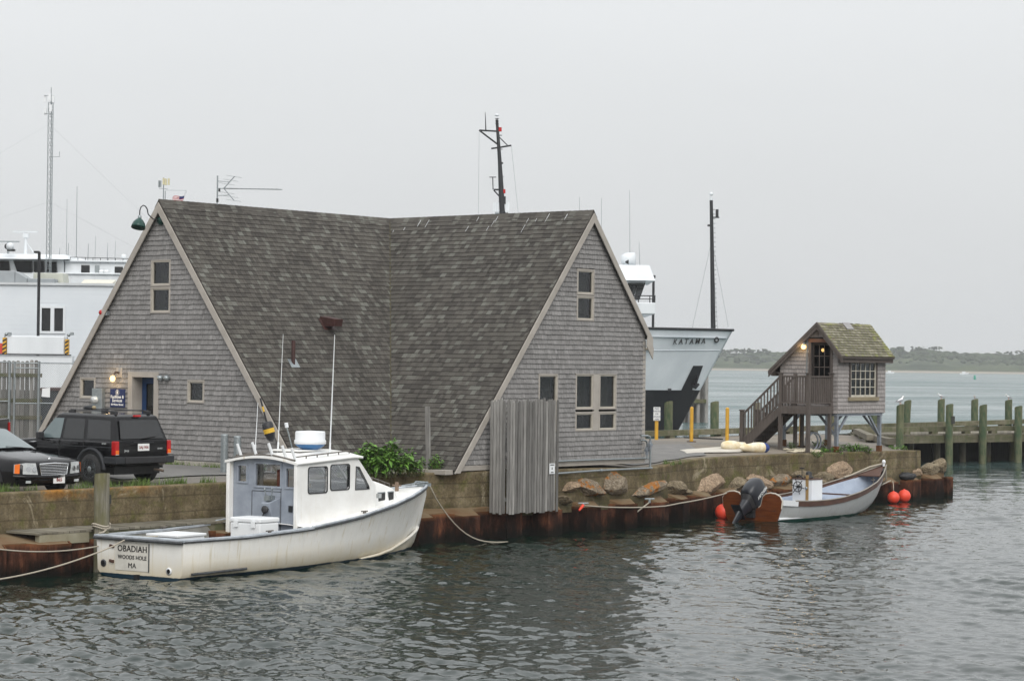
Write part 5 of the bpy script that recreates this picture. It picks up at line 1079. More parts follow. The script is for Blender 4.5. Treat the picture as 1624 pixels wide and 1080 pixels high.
o = mb.tube([a, lerp(a, b_, .25)-Vector((0, 0, .16)), lerp(a, b_, .5)-Vector((0, 0, .24)), lerp(a, b_, .75)-Vector((0, 0, .2)), b_], .024, 6).build('mooring_rope', M['rope'], None); tag(o, 'short thick rope slanting from the shelf below the lichen stones into the water', 'rope', 'mooring ropes')
rope(outside(sagline(on_piles(925, 795)+Vector((0, 0, .05)), SM @ Vector((.1, .95, .80)), .20)), .019, 'long rope from the orange tagged cleat to the skiff stern')
a = BM @ Vector((.15, -.9, .88)); rope([BM @ Vector((.35, -.2, .86)), BM @ Vector((.0, .28, .83)), BM @ Vector((-.06, .34, .79))]+sagline(BM @ Vector((-.10, .38, .74)), atz(-60, 925, .05), .16)[1:], .017, 'rope running from the white boat transom across its name to the left')
rope(outside(sagline(BM @ Vector((-.02, 1.2, .60)), on_piles(-20, 868)+Vector((0, 0, .03)), .10)), .015, 'rope lying along the sheet piles left of the white boat')
rope([SM @ Vector((7.3, .05, 1.52)), SM @ Vector((6.9, .28, 1.42)), SM @ Vector((6.2, .55, 1.16)), SM @ Vector((5.9, .60, 1.10))], .03, 'thick rope looped over the skiff bow')
rope([SM @ Vector((7.34, -.05, 1.45)), SM @ Vector((7.42, -.02, 1.0)), SM @ Vector((7.6, .3, .80)), on_piles(1412, 766)+Vector((0, 0, .05))], .024, 'rope tying the skiff bow to the sheet piles')
for px, py, lab in ((925, 795, 'orange tagged cleat on the shelf right of the stockade screen'), (1030, 786, 'grey cleat on the shelf holding the slanting rope')):
    p = on_piles(px, py); c = empty('quay_cleat', p, TH, lab, 'cleat', 'cleats on the sheet pile shelf'); MB().cyl(p, p+Vector((0, 0, .10)), .04).tube([p+Vector((-.14, -.05, .11)), p+Vector((.14, .05, .11))], .025).build('cleat_horn', M['galv'], c)
    if px < 950: MB().tube([p+Vector((0, -.03, .06)), p+Vector((-.12, -.16, -.08))], [.05, .03], 6).build('orange_tag', M['orange_buoy'], c)
# thick coils where the ropes are made fast on the piling
def float_(px, py, r, lab, z, t):
    p = ST @ att(px, py, t); p.z = z; c = empty('mooring_float', p-Vector((0, 0, r)), 0, lab, 'float', 'round orange mooring floats')
    MB().ball(p, r, 20, 14).build('float_ball', M['orange_buoy'], c); MB().lathe([(.03, 0), (.03, .03), (0, .035)], p+Vector((0, 0, r-.01)), 10).build('neck', M['orange_buoy'], c); return p
p1 = float_(1417, 786, .21, 'faded orange float hanging on a rope against the sheet piles', .20, 7.25); p2 = float_(1434, 786, .225, 'bright orange float, the right one of the pair against the sheet piles', .22, 7.2)
p3 = float_(1147, 806, .25, 'orange float half hidden behind the black outboard motor',   .20, 7.62)
rope([p1+Vector((0, 0, .25)), p1+Vector((0, .06, .45)), on_piles(1416, 762)+Vector((0, 0, .02))], .014, 'thin line holding the faded orange float')
# ================================================================== PARKED CARS
M['tint'] = pmat('dark_tinted_glass', (.008, .009, .010), (.012, .013, .014), 2, 3, .06, 0, .6)
M['screen'] = pmat('windscreen_glass', (.10, .135, .14), (.13, .165, .17), 1.2, 3, .05, 0, .8)  # lighter base colour carries a painted grey-green reflection
M['black_trim'] = pmat('grey_black_trim', (.022, .024, .027), (.032, .034, .038), 8, 4, .6, 0, .25)
def wheel(Mx, x, y, r, wd, parent, sgn):
    mb = MB(Mx); mb.lathe([(r*.62, -wd/2), (r*.93, -wd/2), (r, -wd*.36), (r, wd*.36), (r*.93, wd/2), (r*.62, wd/2)], (x, y, r), 24, axis=Vector((0, sgn, 0))); tb_ = mb.build('wheel', M['rubber'], parent)
    MB(Mx).lathe([(0, wd*.50), (r*.18, wd*.53), (r*.24, wd*.42), (r*.5, wd*.43), (r*.6, wd*.50), (r*.66, wd*.50)], (x, y, r), 20, axis=Vector((0, sgn, 0))).build('rim', M['galv'], tb_)
    return tb_
# ---- boxy black four-door
cx_, cy_ = -15.10, 6.15-2.12; g0 = gst(cx_, 4.5)
jp = empty('parked_car', W(cx_, cy_, g0), TH+R(90), 'boxy black four-door car parked with its rear towards the water', 'car'); JM = rootm(jp)
mb = MB(JM); S = [(-2.10, .60, .78, .52), (-2.07, .78, .83, .48), (-1.9, .82, .86, .42), (-1.0, .83, .87, .40), (.8, .83, .87, .40), (1.6, .82, .85, .42), (2.0, .78, .80, .48), (2.08, .72, .74, .52)]
rings = []
for x, wb, wm, zb_ in S:
    zt_ = 1.02 if x < .9 else lerp(1.02, .93, (x-.8)/1.3)
    h = [(wb*.96, zb_), (wm*.99, zb_+.06), (wm, .80), (wm*.975, zt_-.03), (wm*.93, zt_)]; rings.append([(x, -a, z) for a, z in h]+[(x, a, z) for a, z in h[::-1]])
mb.loft(rings, True, True, smooth=False); mb.build('body', M['black_paint'], jp, bevel=.02)
lo_ = [(-2.06, .80, 1.0), (-1.86, .645, 1.585)]; hi_ = [(.80, .80, 1.0), (.16, .645, 1.595)]
def gh(x, z):  # half width of the cabin at height z
    return lerp(.805, .65, (z-1.0)/.59)
mb = MB(JM); base = [(-2.07, -.80, 1.0), (.86, -.80, 1.0), (.86, .80, 1.0), (-2.07, .80, 1.0)]; top = [(-1.84, -.655, 1.575), (.16, -.655, 1.59), (.16, .655, 1.59), (-1.84, .655, 1.575)]; cap = [(-1.74, -.58, 1.625), (.05, -.58, 1.64), (.05, .58, 1.64), (-1.74, .58, 1.625)]
mb.loft([base, top, cap], True, True, smooth=False); cb = mb.build('cabin', M['black_paint'], jp, bevel=.025)
for sg_ in (1, -1):
    for nm, mt_, pts in (('window_pane', 'screen', [(.66, 1.04), (.26, 1.51), (-.08, 1.51), (-.08, 1.04)]), ('window_pane', 'tint', [(-.18, 1.04), (-.18, 1.51), (-.84, 1.51), (-.93, 1.04)]), ('window_pane', 'tint', [(-1.05, 1.06), (-.96, 1.50), (-1.74, 1.49), (-1.88, 1.06)])):
        MB(JM).prism([(x, sg_*(gh(x, z)+.006), z) for x, z in pts], (0, -sg_*.01, 0)).build(nm, M[mt_], jp)
    for x in (-.13, -1.0): MB(JM).box2((x-.008, sg_*.872, .48), (x+.008, sg_*.855, 1.0)).build('door_seam', M['ink'], jp)
    MB(JM).box2((-2.0, sg_*.862, .865), (1.9, sg_*.884, .885)).build('side_trim', M['black_trim'], jp)
    for x in (-.72, .15): MB(JM).box2((x-.09, sg_*.86, .92), (x+.09, sg_*.892, .955)).build('door_handle', M['black_plastic'], jp)
    for wx in (1.30, -1.28):
        mb = MB(JM); a = [(R(180*i/14)) for i in range(15)]; mb.loft([[(wx+r*math.cos(q), sg_*yy, .36+r*math.sin(q)*.98) for q in a] for r, yy in ((.42, .86), (.45, .915), (.50, .915), (.515, .862))], False); mb.build('wheel_arch', M['black_trim'], jp)
        MB(JM).prism([(wx+.42*math.cos(q), sg_*.874, .36+.42*math.sin(q)) for q in a], (0, -sg_*.05, 0)).build('wheel_well', M['ink'], jp)
        wheel(JM, wx, sg_*.80, .355, .23, jp, sg_)
    mb = MB(JM); mb.tube([(-1.7, sg_*.50, 1.70), (-.1, sg_*.50, 1.715)], .016, 6)
    for x in (-1.65, -.15): mb.box((x, sg_*.50, 1.665), (.22, .05, .07))
    mb.build('roof_rack_rail', M['black_plastic'], jp, bevel=.01)
    o = MB(JM).box2((-2.125, sg_*.74, .70), (-1.98, sg_*.855, 1.02)).build('tail_lamp', M['red'], jp, bevel=.015)
    MB(JM).box2((-2.130, sg_*.75, .72), (-2.12, sg_*.845, .81)).build('amber_lens', M['amber'], o); MB(JM).box2((-2.129, sg_*.75, .705), (-2.12, sg_*.845, .722)).build('clear_lens', M['lens'], o)
    MB(JM).prism([(.62, sg_*.84, 1.0), (.45, sg_*.84, 1.0), (.45, sg_*1.02, 1.0), (.55, sg_*1.02, 1.0)], (0, 0, .17)).build('side_mirror', M['black_plastic'], jp, bevel=.02)
    MB(JM).box2((-2.20, sg_*.62, .50), (-1.75, sg_*.895, .66)).build('bumper_end', M['black_trim'], jp, bevel=.02)
for x in (-1.55, -.3): MB(JM).box2((x-.02, -.5, 1.70), (x+.02, .5, 1.722)).build('roof_rack_bar', M['black_plastic'], jp)
MB(JM).box2((-2.22, -.62, .50), (-2.06, .62, .655)).build('bumper', M['black_plastic'], jp, bevel=.02)
q = [(-2.062, -.66, 1.07), (-2.062, .66, 1.07), (-1.905, .575, 1.50), (-1.905, -.575, 1.50)]; MB(JM).prism([(x-.016, y, z) for x, y, z in q], (.008, 0, .002)).build('rear_window', M['tint'], jp)
MB(JM).tube([(-2.10, -.02, 1.08), (-2.10, -.30, 1.115), (-2.09, -.42, 1.125)], .012, 5).build('rear_wiper', M['black_plastic'], jp)
MB(JM).box2((-1.90, -.10, 1.575), (-1.845, .10, 1.615)).build('stop_lamp', M['red'], jp)
MB(JM).box2((-2.125, -.32, .975), (-2.10, .30, .995)).build('tailgate_trim', M['black_trim'], jp)
o = MB(JM).box2((-2.128, -.17, .79), (-2.112, .17, .955)).build('licence_plate', M['white_print'], jp); back = JM.to_3x3() @ Vector((0, -1, 0))
text('2AJ 956', .085, M['ink_red'], o, JM @ Vector((-2.131, 0, .868)), back, (0, 0, 1), off=.0015)
text('Jeep', .075, M['lens'], jp, JM @ Vector((-2.108, .50, .80)), back, (0, 0, 1)); text('SPORT', .05, M['lens'], jp, JM @ Vector((-2.108, -.52, .83)), back, (0, 0, 1)); text('SPORT', .05, M['lens'], jp, JM @ Vector((-1.75, .878, .955)), JM.to_3x3() @ Vector((-1, 0, 0)), (0, 0, 1))
MB(JM).tube([(-2.0, -.45, .34), (-2.18, -.47, .33), (-2.26, -.50, .31)], .03, 8).build('tail_pipe', pmat('rusty_pipe', (.12, .09, .07), None, 9, 4, .7), jp)
MB(JM).box2((-1.9, -.7, .24), (-1.4, .7, .42)).build('underbody', M['ink'], jp)
rb_ = empty('roof_bundle', JM @ Vector((-.35, .28, 1.73)), TH, 'small dark bundle with a pale end strapped on the boxy black car', 'bundle')
MB(JM).ball((-.42, .22, 1.755), .10, 10, 7, (1.7, .8, .55), jit=.25, rg=random.Random(3)).build('bundle_cloth', M['black_trim'], rb_); MB(JM).ball((-.58, .20, 1.76), .055, 10, 7, (1, 1, .8)).build('pale_end', pmat('tan_cloth', (.32, .26, .16), None, 9, 4, .8), rb_)
# ---- black saloon with a chrome grille
cs_, ct_ = -18.12, 6.62-2.63; g0 = gst(cs_, 6.0)+.04
cd = empty('parked_car', W(cs_, ct_, g0), TH-R(90), 'glossy black saloon with a chrome barred grille parked facing the water', 'car'); CM = rootm(cd)
S = [(2.62, .50, .34, .66, .70), (2.59, .70, .27, .71, .745), (2.52, .84, .23, .75, .785), (2.38, .915, .21, .79, .825), (2.1, .94, .20, .815, .87), (1.5, .945, .20, .85, .925), (1.0, .945, .20, .90, .985), (.2, .945, .20, .93, .98), (-1.6, .945, .20, .94, .99), (-2.3, .92, .24, .92, 1.0), (-2.55, .85, .30, .85, .95), (-2.62, .70, .36, .75, .80)]
mb = MB(CM); rings = []
for x, wd, zb_, zs_, zc in S:
    h = [(wd*.80, zb_), (wd*.97, zb_+.06), (wd, lerp(zb_, zs_, .5)), (wd*.985, zs_-.06), (wd*.90, zs_), (wd*.70, lerp(zs_, zc, .55)), (wd*.38, zc-.008)]; rings.append([(x, -a, z) for a, z in h]+[(x, 0, zc)]+[(x, a, z) for a, z in h[::-1]])
mb.loft(rings, True, True); bo = mb.build('body', M['black_paint'], cd)
mb = MB(CM); A = [(1.02, .80, .95), (.12, .60, 1.40), (-1.05, .58, 1.40), (-1.95, .76, .96)]
ring = lambda k: None
secs = []
for y_s in (-1, -.5, 0, .5, 1): secs.append([(x+ (.10*(1-y_s*y_s)), y_s*w_, z+(.03*(1-y_s*y_s) if z > 1.2 else .035*(1-y_s*y_s))) for x, w_, z in A])
mb.loft(secs, False); mb.add(secs[0], [(0, 1, 2, 3)]); mb.add(secs[-1], [(0, 1, 2, 3)]); mb.build('cabin', M['black_paint'], cd)
def wsf(u, v): 
    a = [(A[0][0]+.10*(1-y*y), y*A[0][1], A[0][2]+.035*(1-y*y)) for y in [u]][0]; b = [(A[1][0]+.10*(1-y*y), y*A[1][1], A[1][2]+.03*(1-y*y)) for y in [u]][0]; return Vector(a).lerp(Vector(b), v)+Vector((.012, 0, .012))
mb = MB(CM); mb.loft([[wsf(u, v) for u in (-.94, -.5, 0, .5, .94)] for v in (.03, .5, .93)], False); mb.build('windscreen', M['screen'], cd)
for sg_ in (-1, 1):
    MB(CM).prism([(.80, sg_*.795, 1.0), (.10, sg_*.635, 1.35), (-.35, sg_*.632, 1.36), (-.35, sg_*.79, 1.0)], (0, sg_*.012, .006)).build('window_pane', M['tint'], cd)
    MB(CM).prism([(-.43, sg_*.79, 1.0), (-.43, sg_*.632, 1.36), (-1.0, sg_*.625, 1.35), (-1.55, sg_*.785, 1.0)], (0, sg_*.012, .006)).build('window_pane', M['tint'], cd)
    for wx in (1.62, -1.40):
        MB(CM).prism([(wx+.40*math.cos(R(15*i)), sg_*.952, .30+.40*math.sin(R(15*i))) for i in range(13)], (0, -sg_*.05, 0)).build('wheel_well', M['ink'], cd); wheel(CM, wx, sg_*.862, .33, .22, cd, sg_)
    # wrap-round headlamp
    pl = [(2.640, .455, .475), (2.60, .72, .485), (2.40, .915, .50), (2.40, .905, .70), (2.575, .73, .735), (2.615, .50, .725)]
    n = Vector((.9, .35*1, .1)); pts = [Vector((x+.012, sg_*(y+.006), z)) for x, y, z in pl]
    mb = MB(CM); mb.add(pts+[p-Vector((.10, sg_*.02, 0)) for p in pts], [(0, 1, 4, 5), (1, 2, 3, 4), (6, 7, 10, 11), (7, 8, 9, 10)]+[(i, (i+1) % 6, 6+(i+1) % 6, 6+i) for i in range(6)]); hl2 = mb.build('headlamp', M['lens'], cd)
    a_ = [Vector((x+.018, sg_*(y+.010), z)) for x, y, z in ((2.49, .845, .50), (2.41, .92, .505), (2.41, .912, .695), (2.49, .835, .715))]; MB(CM).prism(a_, (-.01, -sg_*.005, 0)).build('amber_lens', M['amber'], hl2)
    for y, z in ((.55, .59), (.69, .60)): MB(CM).lathe([(0, .0), (.05, .008), (.058, .02)], (2.655-.25*(y-.46), sg_*y, z), 12, axis=Vector((1, sg_*.3, 0)).normalized()).build('reflector', M['chrome'], hl2)
    MB(CM).box2((2.575, sg_*.60, .285), (2.60, sg_*.74, .345)).build('fog_lamp', M['lens'], cd, bevel=.01)
    MB(CM).prism([(.75, sg_*.93, .98), (.55, sg_*.93, .98), (.58, sg_*1.09, 1.0), (.70, sg_*1.09, 1.0)], (0, 0, .13)).build('side_mirror', M['black_paint'], cd, bevel=.02)
gr = MB(CM); gr.prism([(2.59, -.40, .70), (2.60, -.36, .47), (2.60, .36, .47), (2.59, .40, .70)], (.025, 0, 0)); gb = gr.build('grille', M['ink'], cd)
mb = MB(CM); mb.tube([(2.625, -.40, .70), (2.63, -.36, .465), (2.635, 0, .455), (2.63, .36, .465), (2.625, .40, .70), (2.635, 0, .715), (2.625, -.40, .70)], .016, 6); mb.build('grille_frame', M['chrome'], gb)
for i in range(6): z = .50+i*.035; MB(CM).tube([(2.628, -(.365+i*.006), z), (2.64, 0, z-.003), (2.628, .365+i*.006, z)], .0075, 5).build('grille_bar', M['chrome'], gb)
MB(CM).tube([(2.40, -.935, .44), (2.56, -.80, .43), (2.63, -.5, .42), (2.655, 0, .415), (2.63, .5, .42), (2.56, .80, .43), (2.40, .935, .44)], .045, 8).build('bumper', M['black_paint'], cd)
fr = CM.to_3x3() @ Vector((0, 1, 0)); o = MB(CM).box2((2.672, -.05, .27), (2.684, .27, .44)).build('licence_plate', M['white_print'], cd); text('865', .10, M['ink_red'], o, CM @ Vector((2.687, .11, .345)), fr, (0, 0, 1), off=.002)
MB(CM).ball((2.47, 0, .80), .035, 8, 6, (.4, 1, 1)).build('hood_emblem', M['chrome'], cd)
for y in (-.3, .35): MB(CM).tube([(1.10, y, 1.0), (1.06, y-.45, 1.03)], .012, 5).build('windscreen_wiper', M['black_plastic'], cd)
# ---- tail of a dark pickup at the picture's edge
c = aty(-9, 668, 57.5); g0 = gz(c.x-1, c.y); pk = empty('parked_pickup', (c.x-2.52, c.y+.92, g0), R(180), 'dark pickup with a red tail lamp partly hidden behind the black saloon', 'pickup'); PM = rootm(pk)
mb = MB(PM); mb.box2((-2.5, -.9, .5), (-.5, .9, 1.28)); mb.build('cargo_bed', M['black_paint'], pk, bevel=.03); MB(PM).loft([[(-.5, -.9, .5), (-.5, .9, .5), (-.5, .9, 1.2), (-.5, -.9, 1.2)], [(2.5, -.9, .5), (2.5, .9, .5), (2.4, .85, 1.05), (2.4, -.85, 1.05)]], True, True, smooth=False).build('body', M['black_paint'], pk, bevel=.03)
MB(PM).loft([[(-.5, -.82, 1.2), (1.3, -.82, 1.1), (1.3, .82, 1.1), (-.5, .82, 1.2)], [(-.3, -.66, 1.62), (.6, -.66, 1.62), (.6, .66, 1.62), (-.3, .66, 1.62)]], True, True, smooth=False).build('cabin', M['tint'], pk, bevel=.03)
for sg_ in (-1, 1):
    MB(PM).box2((-2.53, sg_*.80, .90), (-2.40, sg_*.915, 1.18)).build('tail_lamp', M['red'], pk, bevel=.01)
    for x in (-1.5, 1.6): wheel(PM, x, sg_*.8, .36, .24, pk, sg_)
MB(PM).box2((-2.62, -.88, .48), (-2.48, .88, .62)).build('bumper', M['galv'], pk, bevel=.02)
# ================================================================== HUT ON STILTS
SH = 15.37; SR = 18.50; T0, T1, TA, ZA, ZBt = 4.13, 6.40, 5.70, 6.12, 3.07; mr_, ml_ = 1.155, .863
ht = empty('stilt_hut', W(16.9, 5.3, 1.9), TH, 'small shingled hut with a mossy roof raised on stilts above the quay', 'hut')
hz_ = lambda t: ZA-(t-TA)*mr_ if t > TA else ZA-(TA-t)*ml_
g = MB(ST); dhole = [(SH, 5.36, 3.31), (SH, 6.13, 3.31), (SH, 6.13, 5.46), (SH, 5.36, 5.46)]
outer = [(SH, T0, ZBt), (SH, T1, ZBt), (SH, T1, hz_(T1)-.09), (SH, TA, ZA-.09), (SH, T0, hz_(T0)-.09)]
gw = g.holed([(x+.02, y, z) for x, y, z in outer], [[(x+.02, y, z) for x, y, z in dhole]], (.08, 0, 0)).build('gable_wall', M['hut_in'] if 'hut_in' in M else M['interior'], ht)
wh = (16.15, 3.60, 17.82, 4.82)
ww = MB(ST).holed([(SH+.02, T1-.02, ZBt), (SR, T1-.02, ZBt), (SR, T1-.02, hz_(T1)-.10), (SH+.02, T1-.02, hz_(T1)-.10)], [[(wh[0], T1-.02, wh[1]), (wh[2], T1-.02, wh[1]), (wh[2], T1-.02, wh[3]), (wh[0], T1-.02, wh[3])]], (0, -.08, 0)).build('window_wall', M['interior'], ht)
MB(ST).prism([(SR-.08, y, z) for _, y, z in outer], (.08, 0, 0)).build('end_wall', M['interior'], ht); MB(ST).box2((SH+.1, T0, ZBt), (SR-.1, T0+.08, hz_(T0)-.1)).build('back_wall', M['interior'], ht); MB(ST).box2((SH, T0, ZBt-.02), (SR, T1-.03, ZBt+.14)).build('floor', M['interior'], ht)
def htone(rg): return min(1, max(0, rg.gauss(.5, .2)))
cwh = [.12, .15, .18, .21]
shingle_field('wall_shingle', M['hut_shingle'], gw, [(T0, ZBt), (T1, ZBt), (T1, hz_(T1)-.09), (TA, ZA-.09), (T0, hz_(T0)-.09)], (SH, 0, 0), (0, 1, 0), (0, 0, 1), (-1, 0, 0), .135, cwh, [(5.26, 3.3, 6.2, 5.56)], .03, 31, 60, htone)
shingle_field('wall_shingle', M['hut_shingle'], ww, [(SH, ZBt), (SR, ZBt), (SR, hz_(T1)-.10), (SH, hz_(T1)-.10)], (0, T1, 0), (1, 0, 0), (0, 0, 1), (0, 1, 0), .135, cwh, [(16.06, 3.50, 17.92, 4.92)], .03, 32, 220, htone)
shingle_field('wall_shingle', M['hut_shingle'], ht, [(-T1, ZBt), (-T0, ZBt), (-T0, hz_(T0)-.1), (-TA, ZA-.1), (-T1, hz_(T1)-.1)], (SR, 0, 0), (0, -1, 0), (0, 0, 1), (1, 0, 0), .135, cwh, [], .018, 33, 0, htone)
R0, R1 = SH-.20, SR+.16; te, tl = 6.68, 3.80
rR = MB(ST).prism([(R0, TA, ZA), (R1, TA, ZA), (R1, te, hz_(te)), (R0, te, hz_(te))], (0, 0, -.07)).build('roof_slope', M['brown_stain'], ht)
rL = MB(ST).prism([(R0, TA, ZA), (R1, TA, ZA), (R1, tl, hz_(tl)), (R0, tl, hz_(tl))], (0, 0, -.07)).build('roof_slope', M['brown_stain'], ht)
k = slope(mr_); shingle_field('roof_shingle', M['moss_roof'], rR, [(0, 0), (R1-R0, 0), (R1-R0, (te-TA)*k), (0, (te-TA)*k)], (R0, te, hz_(te)), (1, 0, 0), (0, -1/k, mr_/k), (0, mr_/k, 1/k), .115, [.14, .18, .22], thick=.03, seed=34, n_ind=180, jit=.012)
k = slope(ml_); shingle_field('roof_shingle', M['moss_roof'], rL, [(-(R1-R0), 0), (0, 0), (0, (TA-tl)*k), (-(R1-R0), (TA-tl)*k)], (R0, tl, hz_(tl)), (-1, 0, 0), (0, 1/k, ml_/k), (0, -ml_/k, 1/k), .115, [.14, .18, .22], thick=.03, seed=35, n_ind=0, jit=.012)
MB(ST).prism([(16.75, TA+.02, ZA+.02), (17.2, TA+.02, ZA+.02), (17.2, TA+.22, ZA-.19), (16.75, TA+.22, ZA-.19)], (0, 0, .022)).build('ridge_patch', pmat('grey_patch', sr(150, 148, 148), None, 3, 4, .7), rR)
for pa, pb in (((R0, TA, ZA+.02), (R0, te+.02, hz_(te)+.0)), ((R0, TA, ZA+.02), (R0, tl-.02, hz_(tl)+.0))):
    a, b = Vector(pa), Vector(pb); mb = MB(ST); mb.usetone = True; mb.prism([a, b, b-Vector((0, 0, .22)), a-Vector((0, 0, .24))], (-.035, 0, 0)); mb.prism([a+Vector((-.0352, 0, 0)), b+Vector((-.0352, 0, 0)), b+Vector((-.0352, 0, -.10)), a+Vector((-.0352, 0, -.11))], (-.02, 0, 0)); mb.build('rake_board', M['brown_stain'], ht)
def bs(a, b, name='board', mat='brown_stain', par=None, tone=.5): m_ = MB(ST); m_.usetone = True; m_.box2(a, b, tone); return m_.build(name, M[mat], par or ht)
bs((R0, te-.10, hz_(te)-.20), (R1, te-.055, hz_(te)+.02), 'eave_fascia'); bs((SH+.02, T1+.022, hz_(T1)-.30), (SR, T1+.06, hz_(T1)-.10), 'frieze_board'); bs((SH+.02, T1+.02, hz_(te)-.20), (SR, te-.10, hz_(te)-.18), 'soffit')
bs((R0+.03, tl+.06, hz_(tl)-.18), (R1, tl+.10, hz_(tl)), 'eave_fascia')
# door, window
dr = bs((SH-.045, 5.27, 3.31), (SH+.03, 5.36, 5.46), 'door_frame'); bs((SH-.045, 6.13, 3.31), (SH+.03, 6.22, 5.46), 'door_frame')
mb = MB(ST); mb.usetone = True; mb.box2((SH-.05, 5.27, 5.46), (SH+.03, 6.22, 5.58)); mb.build('door_header', wood('red_brown_header', sr(112, 84, 70), sr(128, 98, 82), (1, .1, 1), 9), ht)
mb = MB(ST); mb.usetone = True
for a in ((5.37, 3.32, 5.45, 5.45), (6.05, 3.32, 6.12, 5.45), (5.45, 5.37, 6.05, 5.45), (5.45, 3.32, 6.05, 4.25)): mb.box2((SH+.02, a[0], a[1]), (SH+.06, a[2], a[3]))
dd = mb.build('door', wood('shaded_door_wood', sr(52, 47, 45), sr(64, 59, 56), (1, 1, .1), 12), ht)  # door wood darkened: the shade behind the balusters is in its colour
for i in range(3):
    for j in range(3): MB(ST).box2((SH+.038, 5.45+i*.2+.014, 4.25+j*.373+.014), (SH+.044, 5.45+(i+1)*.2-.014, 4.25+(j+1)*.373-.014)).build('pane', M['dark_glass'], dd)
mb = MB(ST)
for i in (1, 2): mb.box2((SH+.028, 5.45+i*.2-.014, 4.25), (SH+.052, 5.45+i*.2+.014, 5.37))
for j in (1, 2): mb.box2((SH+.0285, 5.45, 4.25+j*.373-.014), (SH+.0515, 6.05, 4.25+j*.373+.014))
mb.build('glazing_bars', M['brown_stain'], dd)
mb = MB(ST)
for a in ((16.06, 3.62, 16.15, 4.92), (17.82, 3.62, 17.91, 4.92), (16.15, 4.82, 17.82, 4.92)): mb.box2((a[0], T1-.02, a[1]), (a[2], T1+.055, a[3]))
mb.usetone = True; wf = mb.build('window', M['brown_stain'], ht)
mb = MB(ST); mb.usetone = True; mb.box2((16.0, T1-.02, 3.49), (17.97, T1+.09, 3.62)); mb.build('sill', wood('pale_sill', sr(150, 140, 118), sr(128, 118, 96), (.1, 1, 1), 9), wf)
M['white_sash'] = pmat('old_white_sash', sr(196, 192, 180), sr(160, 154, 140), 5, 6, .6)
mb = MB(ST); ox, oz, dx, dz = 16.20, 3.68, (17.78-16.20)/5, (4.78-3.68)/4
for a in ((16.15, 3.62, 16.21, 4.82), (17.77, 3.62, 17.82, 4.82), (16.21, 3.62, 17.77, 3.69), (16.21, 4.77, 17.77, 4.82)): mb.box2((a[0], T1-.02, a[1]), (a[2], T1+.03, a[3]))
for i in range(1, 5): mb.box2((ox+i*dx-.014, T1-.015, 3.69), (ox+i*dx+.014, T1+.022, 4.77))
for j in range(1, 4): mb.box2((16.21, T1-.014, oz+j*dz-.014), (17.77, T1+.021, oz+j*dz+.014))
mb.build('sash', M['white_sash'], wf)
for i in range(5):
    for j in range(4): MB(ST).box2((ox+i*dx+.014, T1-.006, oz+j*dz+.014), (ox+(i+1)*dx-.014, T1, oz+(j+1)*dz-.014)).build('pane', M['dark_glass'], wf)
MB(ST).box2((17.20, T1-.16, 4.52), (17.70, T1-.15, 4.78)).build('reflection_card', M['white_plain'], ht)  # white card standing in for a bright reflection in the panes
MB(ST).ball((16.45, T1-.3, 4.05), .2, 10, 7, (1.2, .7, .6), jit=.3, rg=random.Random(2)).build('window_plant', pmat('green_pot_plant', (.10, .16, .02), (.05, .09, .015), 9, 4, .8), ht); MB(ST).box2((16.75, T1-.2, 3.70), (16.98, T1-.1, 3.86)).box2((17.02, T1-.2, 3.70), (17.12, T1-.1, 3.80)).build('window_shelf_items', M['taupe'], ht)
# lamp and its conduit
lp = empty('hut_lamp', W(SH, 5.16, 5.3), TH, 'bare lit lamp bulb beside the door of the raised hut', 'lamp')
MB(ST).ball((SH-.13, 5.12, 5.30), .085, 12, 8).build('bulb', M['lit_bulb'], lp); MB(ST).lathe([(.05, 0), (.09, .05), (.05, .10), (0, .11)], (SH-.13, 5.12, 5.36), 12).cyl((SH-.13, 5.12, 5.44), (SH, 5.14, 5.50), .02).build('lamp_cap', M['galv'], lp)
MB(ST).tube([(SH-.04, 5.20, 5.50), (SH-.04, 5.20, 4.45), (SH-.04, 5.16, 4.35)], .018, 6).build('conduit', M['galv'], lp)
ld = bpy.data.lights.new('hut_lamp_light', 'POINT'); ld.energy = 3.5; ld.color = (1, .68, .32); ld.shadow_soft_size = .08; lo = bpy.data.objects.new('hut_lamp_light', ld); COL.objects.link(lo); lo.location = W(SH-.30, 5.08, 5.3)
MB(ST).ball((SH+.5, 5.5, 5.2), .06, 8, 6).build('inner_bulb', M['lit_bulb'], ht)
# deck with railing
D0, D1, U0, U1, ZF = 13.82, SH-.02, 5.10, 6.22, 3.31
n = 11
for i in range(n): a = lerp(D0, D1, i/n); bs((a, U0, ZF-.035), (a+(D1-D0)/n-.01, U1, ZF), 'deck_board', tone=rg.random())
bs((D0-.03, U0, 3.06), (D0, U1+.03, ZF), 'deck_fascia'); bs((D0, U1, 3.06), (SH+.3, U1+.032, ZF), 'deck_fascia'); bs((D0, U0-.03, 3.06), (D1, U0, ZF), 'deck_fascia'); bs((D0+.1, U0+.1, 3.08), (D1, U0+.14, 3.26), 'deck_joist'); bs((D0+.1, U1-.14, 3.08), (D1, U1-.1, 3.26), 'deck_joist')
def post(s, t, z0, z1, w_=.10, name='post', mat='brown_stain'): return bs((s-w_/2, t-w_/2, z0), (s+w_/2, t+w_/2, z1), name, mat)
for s_, t_, top in ((D0+.03, U1-.02, 4.40), (D0+.03, U0+.02, 4.40)): post(s_, t_, gst(s_, t_)-.15, top, .115); bs((s_-.08, t_-.08, top), (s_+.08, t_+.08, top+.03), 'post_cap')
post(D1-.15, U1-.02, gst(D1, U1)-.15, 3.06); post(D1-.15, U0+.02, gst(D1, U0)-.15, 3.06); post(D1-.08, U1-.02, 3.31, 4.40); bs((D1-.16, U1-.10, 4.40), (D1, U1+.06, 4.43), 'post_cap')
